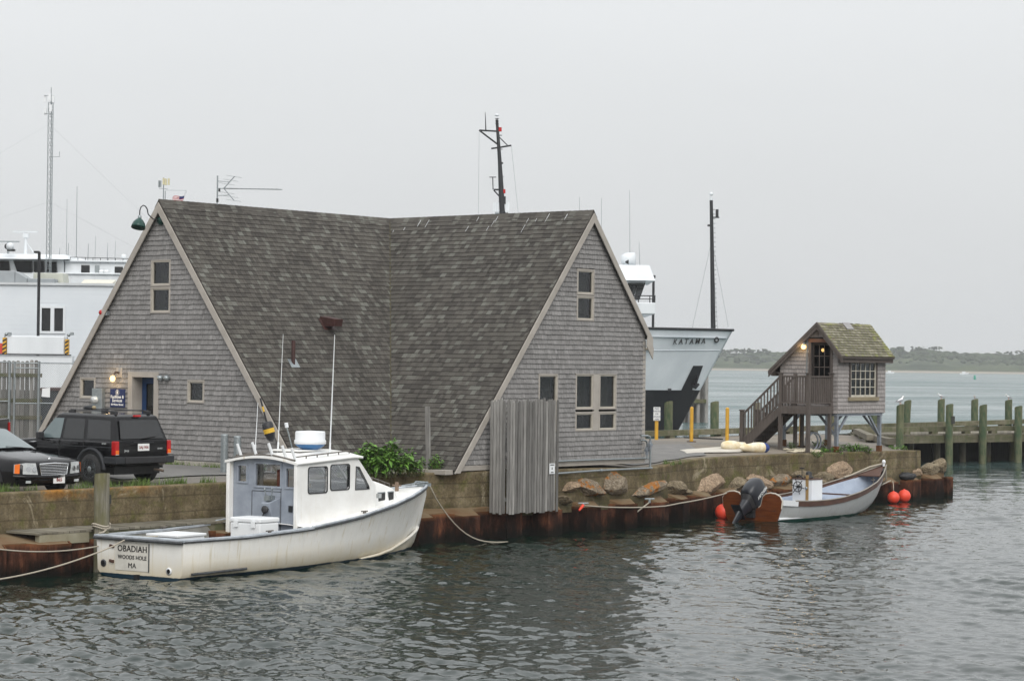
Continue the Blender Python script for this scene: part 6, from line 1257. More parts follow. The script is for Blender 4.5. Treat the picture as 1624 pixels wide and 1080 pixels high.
post(D0+.9, 3.9, 1.6, 3.06); post(D0+.95, U0+.02, 1.6, 3.06)
bs((D0-.0, U0+.06, 4.28), (D0+.07, U1-.06, 4.33), 'top_rail'); bs((D0+.01, U0+.06, 3.40), (D0+.05, U1-.06, 3.45), 'bottom_rail'); bs((D0+.08, U1-.055, 4.28), (D1-.13, U1+.015, 4.33), 'top_rail'); bs((D0+.08, U1-.04, 3.40), (D1-.13, U1, 3.45), 'bottom_rail'); bs((D1-.03, U0-.2, 4.28), (D1, U0+.3, 4.33), 'top_rail')
for i in range(9): t_ = lerp(U0+.14, U1-.14, i/8); bs((D0+.015, t_-.02, 3.45), (D0+.05, t_+.02, 4.28), 'baluster', tone=.9)
for i in range(11): s_ = lerp(D0+.16, D1-.22, i/10); bs((s_-.02, U1-.04, 3.45), (s_+.02, U1-.004, 4.28), 'baluster', tone=1)
# stair
TB, ZBs = 3.58, gst(D0, 3.6); nst = 8
for s_ in (D0+.02, D0+.93):
    mb = MB(ST); mb.usetone = True; mb.prism([(s_, U0-.03, ZF-.0), (s_, U0-.03, ZF-.30), (s_, TB+.20, ZBs-.1), (s_, TB-.10, ZBs-.1), (s_, TB-.10, ZBs+.10)], (.045, 0, 0)); mb.build('stair_stringer', M['brown_stain'], ht)
for i in range(1, nst): t_ = lerp(U0, TB, i/nst); z_ = lerp(ZF, ZBs, i/nst); bs((D0+.065, t_-.12, z_-.03), (D0+.93, t_+.12, z_), 'stair_tread'); bs((D0+.065, t_+.10, z_), (D0+.93, t_+.118, z_+(ZF-ZBs)/nst-.03), 'stair_riser')
for s_ in (D0+.03, D0+.93):
    post(s_, TB, ZBs-.1, ZBs+1.14, .115); bs((s_-.08, TB-.08, ZBs+1.14), (s_+.08, TB+.08, ZBs+1.17), 'post_cap')
    for dz, hh in ((1.00, .06), (.12, .05)):
        mb = MB(ST); mb.usetone = True; mb.beam((s_, TB+.05, ZBs+dz+.02), (s_, U0-.02, ZF+dz-.03), .045, hh); mb.build('stair_rail', M['brown_stain'], ht)
    for i in range(11): t_ = lerp(TB+.13, U0-.12, i/10); f_ = (t_-TB)/(U0-TB); z_ = lerp(ZBs, ZF, f_); bs((s_-.018, t_-.018, z_+.12), (s_+.018, t_+.018, z_+.99), 'baluster', tone=rg.random())
post(D0+.93, U0+.02, 3.31, 4.40, .10)
# steel legs
for s_, t_ in ((SH+.08, T1-.08), (SR-.22, T1-.08), (SH+.08, T0+.1), (SR-.22, T0+.1)):
    gg = gst(s_, t_); bs((s_-.055, t_-.055, gg-.15), (s_+.055, t_+.055, ZBt-.09), 'steel_leg', 'grey_steel'); bs((s_-.075, t_-.075, gg-.1), (s_+.075, t_+.075, gg+.22), 'leg_foot', 'rust')
bs((SH+.0, T1-.14, ZBt-.09), (SR-.12, T1-.02, ZBt-.005), 'steel_beam', 'grey_steel'); bs((SH+.0, T0+.04, ZBt-.09), (SR-.12, T0+.16, ZBt-.005), 'steel_beam', 'grey_steel')
for s_ in (SH+.08, SR-.22): bs((s_-.05, T0+.16, ZBt-.092), (s_+.05, T1-.14, ZBt-.008), 'steel_beam', 'grey_steel')
for a, b in (((SH+.1, T1-.08, 2.35), (SH+.75, T1-.08, 3.0)), ((SR-.25, T1-.08, 2.3), (SR-.95, T1-.08, 3.0)), ((SH+.08, T1-.1, 2.3), (SH+.08, T1-.75, 3.0)), ((SR-.22, T1-.1, 2.3), (SR-.22, T1-.75, 3.0)), ((SH+.08, T0+.12, 2.4), (SH+.08, T0+.75, 3.0)), ((SR-.22, T0+.12, 2.4), (SR-.22, T0+.75, 3.0))): MB(ST).beam(a, b, .07, .07).build('steel_brace', M['grey_steel'], ht)
# ================================================================== PIER, PILES, BOLLARDS
def on_ground(px, py):
    z = 1.8
    for _ in range(12): P = atz(px, py, z); z = lerp(z, gz(P.x, P.y), .7)
    return atz(px, py, z)
FA, FB = Vector((5.66, 97.0)), Vector((28.9, 128.0)); fd = (FB-FA).normalized()            # outer edge
NA, NB = Vector((18.35, 107.9)), Vector((27.5, 114.6)); nd = (NB-NA).normalized()
ZP = 1.44
def far_at(px): k = (px-812)/F; t = (k*FA.y-FA.x)/(fd.x-k*fd.y); return FA+fd*t
def near_at(px): k = (px-812)/F; t = (k*NA.y-NA.x)/(nd.x-k*nd.y); return NA+nd*t
pr = empty('pier', (22, 114, ZP), math.atan2(fd.y, fd.x), 'grey timber pier with low curbs running out over the water', 'pier')
a0, a1, b0, b1 = far_at(1350), far_at(1700), near_at(1362), near_at(1700)
mb = MB(); mb.usetone = True; rg = random.Random(19); n = 60
for i in range(n):
    q0, q1, r0, r1 = a0.lerp(a1, i/n), a0.lerp(a1, (i+.94)/n), b0.lerp(b1, i/n), b0.lerp(b1, (i+.94)/n); o = MB(); o.usetone = True
    o.prism([(q0.x, q0.y, ZP-.06), (q1.x, q1.y, ZP-.06), (r1.x, r1.y, ZP-.06), (r0.x, r0.y, ZP-.06)], (0, 0, .06), rg.random()); o.build('deck_plank', M['deck_wood'], pr)
def edge_beam(p, q, z0, z1, w_, name, mat='timber'):
    o = MB(); o.usetone = True; o.beam((p.x, p.y, (z0+z1)/2), (q.x, q.y, (z0+z1)/2), w_, z1-z0, tone=rg.random()); o.build(name, M[mat], pr)
def curb(A, d, L, inward, z=ZP, seg=4.2):
    k = 0.0
    while k < L:
        e_ = min(L, k+seg)-.03; p, q = A+d*k+inward*.16, A+d*e_+inward*.16; edge_beam(p, q, z+.12, z+.36, .28, 'curb_timber')
        for f in (.25, .8): c = A+d*lerp(k, e_, f)+inward*.16; o = MB(); o.usetone = True; o.beam((c.x-d.x*.2, c.y-d.y*.2, z+.06), (c.x+d.x*.2, c.y+d.y*.2, z+.06), .24, .118); o.build('curb_block', M['timber'], pr)
        k += seg
inf = Vector((fd.y, -fd.x)); inn = Vector((-nd.y, nd.x))
FS = far_at(900); curb(FS, fd, (a1-FS).length, inf); curb(b0, nd, (b1-b0).length, inn)
for z0, z1 in ((ZP-.42, ZP-.07),): edge_beam(b0-inn*.06, b1-inn*.06, z0, z1, .16, 'fascia_beam')
for i in range(9):
    p, q = b0.lerp(b1, i/8.5), a0.lerp(a1, i/8.5); edge_beam(p.lerp(q, .06), q, ZP-.40, ZP-.062, .3, 'cross_beam')
    for f in (.2, .5, .8): c = p.lerp(q, f); o = MB(); o.usetone = True; o.cyl((c.x, c.y, -1.5), (c.x, c.y, ZP-.40), .17, n=8); o.build('pier_leg', M['old_pile'], pr)
bkl = MB(); bkl.usetone = True
for i in range(40): c = b0.lerp(b1, i/40); d_ = inn*2.6; bkl.box((c.x+d_.x, c.y+d_.y+.05*(i%3), .40), (.245+.03*(i % 4 != 0), .12, 2.0), tone=rg.random()*.6)
bkl.build('pier_skirt', M['dark_skirt'] if 'dark_skirt' in M else wood('dark_skirt_boards', sr(38, 36, 30), sr(60, 58, 48), (1, 1, .06), 16), pr, kind='stuff')  # very dark boards closing off the space under the pier
def pile(P, zt, r, label, group, mat='green_wood', lean=(0, 0), z0=-1.6, slant=.06, notch=False):
    o = empty('wood_pile', (P.x, P.y, z0), 0, label, 'piling', group); n = 14; rings = []; rg2 = random.Random(int(P.x*100))
    for f in (0, .3, .55, .75, .9, 1):
        z = lerp(z0, zt, f); cx_, cy_ = P.x+lean[0]*(f-1)*(zt-z0), P.y
        ring = []
        for k in range(n):
            a = 2*math.pi*k/n; rr_ = r*(1+.05*math.sin(3*a+rg2.random())+.03*rg2.uniform(-1, 1)); zz_ = z+(slant*math.cos(a+1) if f == 1 else 0); ring.append((cx_+rr_*math.cos(a), cy_+rr_*math.sin(a), zz_))
        rings.append(ring)
    mb = MB(); mb.usetone = True; mb.loft(rings, True, True, tone=rg2.random()); mb.build('pile_trunk', M[mat], o)
    if notch: MB().box((P.x+r*.8, P.y-r*.5, zt-.72), (r*.9, r*1.4, .36)).build('notch', M['interior'], o)
    return o
zy = lambda py, P: (EYE+ray(812+P.x/P.y*F, py)*(P.y/ray(812+P.x/P.y*F, py).y)).z
labs = ['green stained pile with a gull on its slanted top, first along the near pier edge', 'tall notched green pile on the near edge of the pier', 'green pile on the near pier edge, third towards the open end', 'green pile at the open end of the near pier edge']
for (px, yt, yb), lab in zip(((1427, 643, 712), (1498, 642, 735), (1551.5, 643, 734), (1607.5, 645, 733)), labs):
    P = near_at(px)-inn*.36 if px > 1440 else on_ground(1427, 711); P = Vector((P.x, P.y, 0)); pile(P, zy(yt, P), 6*P.y/F, lab, 'piles on the near side of the pier', notch=(px == 1498))
for px, yt, lab in ((1070.5, 638, 'weathered pile standing by the ship behind the yellow posts, the left of two'), (1143.5, 638, 'weathered pile behind the yellow posts, the right of two'), (1210, 640, 'pile showing between the balusters of the hut stair'), (1333, 652, 'pile beyond the pier seen under the hut'), (1396, 652, 'pile beyond the pier seen behind the outer hut leg'), (1449, 636, 'leaning pile on the outer pier edge beside the gull topped pile'), (1502, 634, 'outer edge pile behind the notched pile'), (1555, 634, 'outer edge pile with a brown gull on top'), (1608.5, 635, 'outer edge pile nearest the open end of the pier')):
    P = far_at(px)-inf*.30; P = Vector((P.x, P.y, 0)); pile(P, zy(yt, P), (6.8 if px < 1200 else 5.6)*P.y/F, lab, 'piles on the outer side of the pier', 'old_pile' if px in (1210, 1333) else 'green_wood', lean=(.05 if px == 1449 else 0, 0))
P = ST @ att(160.5, 836, 8.25); o = pile(Vector((P.x, P.y, 0)), att(160.5, 751, 8.25).z, .165, 'old cracked grey piling standing beside the white boat stern', None, 'old_pile', z0=-1.0, slant=.02)
mb = MB(); pz_ = att(160, 832, 8.25).z; ring = [(P.x+.19*math.cos(a), P.y+.19*math.sin(a), pz_+.03*math.sin(2*a)) for a in np.linspace(0, 6.28, 16)]; pst = BM @ Vector((-.02, 1.15, .88)); o = mb.tube(ring+[Vector(ring[-1]).lerp(pst, f)-Vector((0, 0, .05*math.sin(3.1*f))) for f in (.3, .6, 1)], .022, 6).tube([(x, y, z-.05) for x, y, z in ring], .02, 6).build('mooring_rope', M['rope'], None); tag(o, 'rope looped round the grey piling beside the white boat stern', 'rope', 'mooring ropes')
for px, yt, yb, lab in ((1041, 648, 699, 'yellow post carrying the small white parking sign'), (1096.5, 647, 701, 'yellow post between the sign post and the fender buoys'), (1153, 648, 703.5, 'yellow post right behind the pale fender buoys'), (1270, 646, 708, 'yellow post standing under the raised hut')):
    P = on_ground(px, yb); o = empty('yellow_bollard', P, 0, lab, 'bollard', 'yellow steel posts'); MB().cyl(P-Vector((0, 0, .1)), (P.x, P.y, zy(yt, P)), .062, n=12).lathe([(.063, 0), (.05, .03), (0, .045)], (P.x, P.y, zy(yt, P)), 12).build('post', M['yellow'], o); MB().cyl(P+Vector((0, 0, -.02)), P+Vector((0, 0, .03)), .16, n=12).build('base_plate', M['rust'], o)
P = on_ground(1041, 699); z0, z1 = zy(667, P), zy(645.5, P); k = P.y/F; o = empty('parking_sign', (P.x, P.y-.09, z0), 0, 'small white sign with blue lettering fixed to a yellow post', 'sign')
MB().box2((P.x-5.4*k, P.y-.085, z0), (P.x+5.6*k, P.y-.07, z1)).build('sign_plate', M['white_print'], o, bevel=.01)
for i, (s_, sz) in enumerate((('NO', .10), ('PARKING', .085), ('OR', .08), ('STANDING', .078), ('HERE', .07))): text(s_, sz, M['navy'], o, (P.x+.1*k, P.y-.089, lerp(z1, z0, (i+.55)/5)), (1, 0, 0), (0, 0, 1))
# low timbers of the ramp at the inlet
for pts, lab in (([(1358, 690), (1381, 702)], 'low grey curb timber on blocks at the edge of the quay behind the hut'), ([(1381, 701), (1414, 709)], 'low grey curb timber running behind the outer hut leg')):
    a, b = on_ground(*pts[0]), on_ground(*pts[1]); o = empty('curb_timber', (a+b)/2, 0, lab, 'timber'); mb = MB(); mb.usetone = True; mb.beam(a+Vector((0, 0, .20)), b+Vector((0, 0, .20)), .3, .22); mb.build('timber_bar', M['deck_wood'], o)
    mb = MB(); mb.usetone = True
    for f in (.1, .5, .9): c = a.lerp(b, f); mb.box(c+Vector((0, 0, .045)), (.3, .3, .10))
    mb.build('timber_block', M['timber'], o)
# ================================================================== THINGS ON THE QUAY
M['old_white'] = pmat('stained_white_fender', sr(226, 220, 202), sr(206, 186, 142), 5, 6, .6); M['fender_blue'] = pmat('fender_blue', (.02, .05, .22), (.018, .04, .17), 4, 4, .5)
def fender(px0, px1, py, r, lab, blue):
    a, b = on_ground(px0, py), on_ground(px1, py); d = (b-a); L = d.length; o = empty('fender_buoy', (a+b)/2, 0, lab, 'fender', 'pale fender buoys on the quay'); ax = d.normalized(); up = Vector((0, 0, r*.92))
    MB().lathe([(.02, -.02*L), (.05, .02*L), (.11, .10*L), (r*.72, .32*L), (r*.97, .55*L), (r, .70*L), (r*.97, .80*L)]+([] if blue else [(r*.75, .94*L), (.06, L), (0, L*1.01)]), a+up*.9, 18, axis=ax).build('fender_body', M['old_white'], o)
    if blue: MB().lathe([(r*.972, .80*L), (r*.86, .92*L), (.12, .985*L), (.05, 1.0*L), (.05, 1.05*L), (0, 1.05*L)], a+up*.9, 18, axis=ax).build('blue_end', M['fender_blue'], o)
    else: MB().cyl(a+up*.9-ax*.10, a+up*.9, .05).build('fender_eye', M['black_plastic'], o)
fender(1184, 1145, 713, .165, 'stained white fender buoy lying behind the blue ended one', False); fender(1174, 1217, 717.5, .185, 'stained white fender buoy with a blue end lying on the quay', True)
mb = MB(); rg = random.Random(12)
for i in range(16):
    P = on_ground(rg.uniform(1252, 1296), rg.uniform(714, 719)); a = rg.uniform(0, 6.28); q = [P+Vector((.22*math.cos(a+u)*rg.uniform(.5, 1), .18*math.sin(a+u), .04+.03*rg.random())) for u in np.linspace(0, 5, 9)]; mb.tube(q, .025, 5)
tag(mb.build('rope_heap', pmat('pale_rope_heap', sr(206, 198, 178), sr(170, 160, 136), 30, 4, .9), None), 'heap of pale old rope lying in front of the hut deck posts', 'rope heap')
a, b = on_ground(1085, 694.5), on_ground(1146, 697); tag(MB().tube([a+Vector((0, 0, .02)), a.lerp(b, .4)+Vector((0, .1, .02)), b+Vector((0, 0, .02))], .03, 6).build('black_hose', M['rubber'], None), 'black hose lying on the quay between the yellow posts', 'hose')
P = on_ground(1288, 714); o = empty('hose_coil', P, 0, 'grey hoops of a hose coil standing behind the hut deck post', 'hose coil'); 
for dx in (0, .10): MB().tube([(P.x+dx+.22*math.cos(a)-.02, P.y+.05*math.cos(a), P.z+.30+.30*math.sin(a)) for a in np.linspace(0, 6.283, 22)], .03, 6).build('hoop', M['grey_steel'], o)
P = on_piles(1437, 755); P = att(1437, 754, wall_t(19)+.12); P = ST @ Vector((P.x, P.y, .68)); o = empty('black_bag', P, 0, 'crumpled black bag on the sheet pile shelf below the wall end', 'bag'); MB().ball(P+Vector((-.03, 0, .13)), .26, 14, 9, (1.2, .75, .6), jit=.16, rg=random.Random(8)).ball(P+Vector((.22, 0, .15)), .15, 10, 7, (1, .8, .75), jit=.16, rg=random.Random(9)).build('bag_body', M['black_plastic'], o)
# gulls
def gull(P, face, label, s=1.0, brown=False):
    o = empty('gull', P, face, label, 'gull', 'gulls on the pier piles'); G = rootm(o) @ Matrix.Scale(s*.72, 4); mb = MB(G); mb.usetone = True
    sp = [(-.30, .17, .008, .012), (-.22, .19, .03, .025), (-.12, .22, .065, .07), (0, .25, .085, .09), (.09, .29, .075, .085), (.14, .34, .05, .055), (.165, .40, .042, .045), (.19, .445, .046, .042), (.225, .445, .03, .028), (.25, .437, .012, .012), (.285, .428, .005, .006)]
    mb.loft([[(x, w_*math.cos(a), z+h_*math.sin(a)) for a in [2*math.pi*k/10 for k in range(10)]] for x, z, w_, h_ in sp], True, True); mb.build('gull_body', M['gull_brown'] if brown else M['gull_white'], o)
    for sg_ in (-1, 1):
        MB(G).loft([[(.09, sg_*.075, .30), (.09, sg_*.085, .24)], [(-.05, sg_*.095, .30), (-.05, sg_*.10, .20)], [(-.22, sg_*.055, .24), (-.22, sg_*.06, .18)], [(-.36, sg_*.01, .19), (-.36, sg_*.012, .17)]], False).build('wing', M['gull_wing'], o)
        MB(G).tube([(.0, sg_*.035, .18), (.01, sg_*.035, .01)], .008, 5).box((.03, sg_*.035, .006), (.07, .05, .008)).build('leg', M['amber'], o)
    MB(G).cyl((.235, 0, .44), (.30, 0, .425), .014, .004, n=6).build('beak', M['yellow'], o)
M['gull_white'] = pmat('gull_white', (.75, .75, .75), (.62, .62, .62), 5, 3, .8); M['gull_wing'] = pmat('gull_grey_wing', (.30, .31, .33), (.2, .2, .22), 5, 3, .8); M['gull_brown'] = pmat('gull_brown', (.20, .17, .14), (.3, .27, .24), 9, 3, .8)
P = on_ground(1427, 711); gull(Vector((P.x, P.y, zy(643, P)-.01)), R(40), 'white gull standing on the slanted green pile beside the hut', 1.05)
P = far_at(1502)-inf*.3; gull(Vector((P.x, P.y, zy(634, P))), R(160), 'white gull on the outer pile behind the notched pile')
P = far_at(1555)-inf*.3; gull(Vector((P.x, P.y, zy(634, P))), R(100), 'small brown gull crouched on an outer pier pile', .75, True)
P = far_at(1608.5)-inf*.3; gull(Vector((P.x, P.y, zy(635, P))), R(190), 'white gull on the outer pile nearest the open end of the pier')
# ================================================================== SHIP WITH A GREY WHITE BOW
YS = 150.0; sh = empty('ship', (-2, YS, 0), 0, 'ship with a high pale bow and black lower hull berthed beyond the building', 'ship')
stemx = lambda z: interp(z, [-1, 0, 3, 6.95], [10.2, 10.9, 12.5, 14.6])
def hb_(x, z): d = stemx(z)-x; f = max(0, z)/6.95; return 5.4*(1-math.exp(-max(0, d)/lerp(8.5, 4.6, f)))+.03
def hull_pt(x, z, off=0): return (x, YS-hb_(x, z)-off, z)
zsplit = 2.95; ZSH = 6.9
xs_ = [-20, -12, -6, -1, 3, 6, 8, 9.5, 10.8]
def hull_part(zs, mat, name):
    mb = MB()
    for sg_ in (-1, 1):
        rings = []
        for z in zs:
            ring = [(x*1.0, YS+sg_*hb_(x, z), z) for x in xs_]; sx = stemx(z); ring += [(lerp(10.8, sx, f), YS+sg_*hb_(lerp(10.8, sx, f), z)*(1 if f < 1 else .0), z) for f in (.25, .5, .7, .85, .95, 1)] if sx > 10.85 else [(min(10.8, sx), YS, z)]*6
            rings.append(ring)
        mb.loft(rings, False)
    mb.build(name, mat, sh, merge=True)
M['ship_grey'] = pmat('pale_grey_hull_paint', sr(208, 214, 218), sr(188, 195, 200), .8, 7, .4, stretch=(.6, 1, .3)); M['ship_black'] = pmat('black_hull_paint', (.012, .013, .016), (.02, .02, .022), .6, 5, .4); M['ship_white'] = pmat('ship_white', (.70, .73, .75), (.56, .59, .61), .9, 7, .45, stretch=(1, 1, .22))
hull_part([zsplit, 3.6, 4.5, 5.4, 6.2, ZSH], M['ship_grey'], 'upper_hull'); hull_part([-1, 0, .8, 1.6, 2.3, zsplit], M['ship_black'], 'lower_hull')
mb = MB(); mb.loft([[(x, YS-hb_(x, ZSH)*.98, ZSH-.5), (x, YS+hb_(x, ZSH)*.98, ZSH-.5)] for x in xs_+[12, 13.2, 14.2]], False); mb.build('foredeck', M['ship_white'], sh)
for sg_ in (-1, 1): MB().tube([(x, YS+sg_*(hb_(x, ZSH)+.03), ZSH+.04) for x in xs_+[12, 13, 13.8, 14.3]]+[(14.62, YS, ZSH+.05)], .09, 5).build('bulwark_rail', M['dark_metal'], sh)
# anchor pocket, anchor, hawse pipe, lettering, welds
def on_hull(px, py, off=.05):
    y = YS-2.5
    for _ in range(12): P = aty(px, py, y); y = YS-hb_(P.x, P.z)-off
    return aty(px, py, y)
q = [on_hull(*p) for p in ((1080, 619.5), (1099.5, 580), (1115, 580), (1098, 628), (1080, 632))]; MB().prism(q, (.03, .16, 0)).build('anchor_pocket', M['ship_black'], sh)
a = on_hull(1104, 606, .25); mb = MB(); mb.tube([on_hull(1107, 596, .2), a, on_hull(1103, 613, .25)], .09, 6); mb.tube([on_hull(1098, 611, .2), on_hull(1103, 615, .3), on_hull(1108, 609, .2)], .09, 6); mb.build('anchor', M['dark_metal'], sh); MB().box(on_hull(1101, 617, .12), (.24, .1, .12)).build('anchor_shoe', M['ship_white'], sh)
a, b = on_hull(1071.5, 542.5, .06), on_hull(1114.5, 541.5, .06); m_ = on_hull(1093, 542, .08); text('KATAMA', .49, M['ink'], sh, m_, b-a, (0.03, .0, 1), shear=.22, off=.003, ext=.01, spc=1.5)
c = on_hull(1136, 539, .05); MB().lathe([(.07, .0), (.12, .04), (.19, .05), (.20, 0)], c, 16, axis=Vector((.5, -.85, 0)).normalized()).build('hawse_pipe', M['ink'], sh); MB().lathe([(0, .02), (.09, .02)], c, 12, axis=Vector((.5, -.85, 0)).normalized()).build('hawse_hole', M['ship_white'], sh)
MB().tube([on_hull(x, 556-(x-1022)*.004, .01) for x in range(1022, 1150, 8)], .03, 4).build('hull_seam', M['ship_grey'], sh); a = on_hull(1024, 553.5, .1); MB().tube([a-Vector((1.2, 0, 0)), a+Vector((.5, 0, 0))], .07, 5).build('fender_pipe', pmat('tan_pipe', (.25, .2, .14), None, 5, 3, .7), sh)
MB().box(on_hull(1062, 618, .1), (.22, .15, .16)).build('padeye', M['ship_black'], sh)
for z in (5.0, 6.0, 4.2, 3.2): pass
# superstructure and wheelhouse
X_ = lambda px, Y: (px-812)/F*Y; Zs = lambda py, Y, px=1010: aty(px, py, Y).z
mb = MB(); mb.box2((-15, YS-4.6, 6.4), (X_(1008, YS), YS+4.6, Zs(500, YS))); mb.build('deckhouse', M['ship_white'], sh)
mb = MB(); mb.box2((-15, YS-5.0, Zs(500.5, YS)), (X_(1039, YS-5), YS+5, Zs(483, YS))); mb.build('bridge_wing', M['ship_white'], sh, bevel=.05)
def zlev(y): return Zs(y, YS)
mb = MB(); r0 = [(X_(1004, YS), YS-3.2, zlev(483)), (X_(1004, YS), YS+3.2, zlev(483)), (-9, YS+3.2, zlev(483)), (-9, YS-3.2, zlev(483))]; r1 = [(X_(1019, YS), YS-3.6, zlev(449)), (X_(1019, YS), YS+3.6, zlev(449)), (-9, YS+3.6, zlev(449)), (-9, YS-3.6, zlev(449))]; mb.loft([r0, r1], True, True, smooth=False); mb.build('wheelhouse', M['ship_white'], sh)
for f0, f1 in ((.03, .33), (.36, .64), (.67, .97)):
    pt = lambda u, v: (Vector(r0[0]).lerp(Vector(r0[1]), u)).lerp(Vector(r1[0]).lerp(Vector(r1[1]), u), v); MB().prism([pt(f0, .15), pt(f1, .15), pt(f1, .92), pt(f0, .92)], (.02, 0, 0)).build('window', M['screen'], sh)
for x0, x1 in ((X_(1000, YS), X_(1009, YS)), (X_(985, YS), X_(998, YS))): MB().prism([(x0, YS-3.36, zlev(478)), (x1, YS-3.36, zlev(478)), (x1+.35, YS-3.65, zlev(452)), (x0+.25, YS-3.65, zlev(452))], (0, .12, 0)).build('window', M['tint'], sh)
mb = MB(); b0_, b1_ = zlev(448.5), zlev(424); mb.loft([[(X_(1032, YS), YS-4.2, b0_), (X_(1032, YS), YS+4.2, b0_), (-10, YS+4.2, b0_), (-10, YS-4.2, b0_)], [(X_(1024, YS), YS-3.4, b1_), (X_(1024, YS), YS+3.4, b1_), (-10, YS+3.4, b1_), (-10, YS-3.4, b1_)]], True, True, smooth=False); mb.build('wheelhouse_roof', M['ship_white'], sh, bevel=.06)
mb = MB(); 
for px in (1004, 1012, 1030, 1038): mb.tube([(X_(px, YS-5), YS-4.9, zlev(483)), (X_(px, YS-5), YS-4.9, zlev(472.5))], .035, 5)
mb.tube([(X_(996, YS-5), YS-4.9, zlev(472.5)), (X_(1039, YS-5), YS-4.9, zlev(472.5))], .035, 5); mb.tube([(X_(996, YS-5), YS-4.9, zlev(477.5)), (X_(1039, YS-5), YS-4.9, zlev(477.5))], .025, 5); mb.build('railing', M['dark_metal'], sh)
MB().lathe([(0, 0), (.30, .0), (.42, .3), (.42, .9), (0, .95)], (X_(983, YS), YS-1, zlev(413)), 12, axis=Vector((1, -.2, .05))).cyl((X_(988, YS), YS-1, zlev(424)), (X_(988, YS), YS-1, zlev(413)), .12).build('searchlight', M['ship_white'], sh); MB().cyl((X_(988, YS), YS-2, zlev(418)), (X_(993, YS), YS-2, zlev(418)), .05, .16, n=10).build('horn', M['dark_metal'], sh)
for px, y0, y1 in ((997, 424, 300), (1013, 424, 383), (952, 424, 313), (917, 424, 312)): MB().cyl((X_(px+2, YS), YS+1, zlev(y0)-.1), (X_(px, YS), YS+1, zlev(y1)), .022, .012, n=5).build('whip_antenna', M['galv'], sh)
a = Vector((X_(1036.5, YS), YS+2, 6.5)); t_ = aty(1036.5, 441, YS+2); lpz = MB().cyl((t_.x, YS+2, 6.4), (t_.x, YS+2, t_.z), .085, n=8).build('light_pole', M['dark_metal'], sh); MB().prism([(t_.x+.12, YS+1.8, t_.z-.02), (t_.x+.12, YS+1.8, t_.z+.16), (t_.x-.34, YS+1.8, t_.z+.24), (t_.x-.34, YS+1.8, t_.z+.02)], (0, .4, 0)).build('lamp_head', M['dark_metal'], lpz)
# foremast
a, b = aty(1131.5, 524, YS), aty(1128, 318, YS); fm = MB().cyl((a.x, YS, 6.3), (b.x, YS, b.z), .17, .11, n=10).build('foremast', M['dark_metal'], sh)
c = aty(1128, 345, YS); MB().box((c.x+.28, YS, c.z), (.5, .12, .08)).box((c.x+.38, YS, c.z+.28), (.18, .2, .5)).box((c.x-.10, YS-.1, aty(1128, 358, YS).z), (.3, .2, .12)).build('mast_bracket', M['dark_metal'], fm); MB().cyl((b.x, YS, b.z), (b.x, YS, b.z+.22), .12).ball((b.x, YS, b.z+.42), .13, 8, 6).build('masthead_light', M['ship_white'], fm)
mb = MB()
for i in range(26): z = lerp(a.z, b.z, (i+1)/28); x_ = lerp(a.x, b.x, (i+1)/28); mb.box((x_+.16, YS-.05, z), (.16, .05, .03))
mb.build('mast_step', M['dark_metal'], fm)
for px, py in ((1097, 524), (1155, 518), (1138, 522)): e_ = aty(px, py, YS); MB().tube([aty(1129, 380, YS), e_], .014, 4).build('stay', M['galv'], fm)
# mainmast with yards
YM = YS+1; m1, m0 = aty(788, 190, YM), aty(797, 345, YM); bt0 = aty(806, 500, YM); mm = MB().tube([(bt0.x, YM, 8), m0, aty(792.5, 255, YM), m1], [.26, .22, .13, .09], 8).build('mainmast', M['dark_metal'], sh); A = lambda px, py: aty(px, py, YM)
mb = MB(); mb.tube([A(760, 207), A(788, 208.5)], .06, 5); mb.tube([A(760, 207), A(789, 229)], .06, 5); mb.tube([A(779, 236), A(790, 234.5), A(811, 231)], .06, 5); mb.tube([A(789, 215), A(805, 231)], .035, 5); mb.tube([A(783, 301), A(792, 301)], .06, 5); mb.tube([A(783, 302), A(793, 313)], .05, 5); mb.tube([A(782, 301), A(781.5, 282)], .035, 5); mb.tube([A(776, 281.3), A(787, 281.3)], .03, 5); mb.tube([A(770.5, 208), A(770, 190), A(769.5, 178)], [.045, .03, .015], 5); mb.build('yard', M['dark_metal'], mm)
MB().tube([A(760, 210), A(758.5, 342)], .013, 4).build('halyard', M['galv'], mm); MB().tube([A(811, 232), A(822, 340)], .013, 4).build('halyard', M['galv'], mm)
for px, py in ((793, 206), (799, 304)): MB().cyl(A(px, py+3), A(px, py-3.5), .12, n=10).build('red_lantern', M['red'], mm)
for py in (189, 193, 197): MB().cyl(A(788.3, py), A(788.3, py-.8), .13, n=10).build('masthead_ring', M['dark_metal'], mm)
MB().ball(A(788, 183), .13, 8, 6, (1.2, 1, .7)).build('masthead_light', M['ship_white'], mm); MB().box(A(799, 318), (.26, .3, .5)).box(A(795, 259), (.24, .1, .12)).box(A(793, 322), (.2, .1, .2)).box(A(801, 340), (.4, .1, .2)).build('mast_fitting', M['dark_metal'], mm)
for px in (783.5, 787, 790, 793, 800.5, 804, 806.5): MB().box(A(px, 328.5), (.11, .14, .62)).build('aerial_panel', M['ship_white'], mm)
MB().tube([A(785, 338), A(801, 338)], .07, 5).build('aerial_bracket', M['galv'], mm)
for i in range(5): c = A(788.6+i*.95, 215+i*22); MB().box((c.x+.2, YM, c.z), (.22, .06, .05)).build('mast_step', M['dark_metal'], mm)
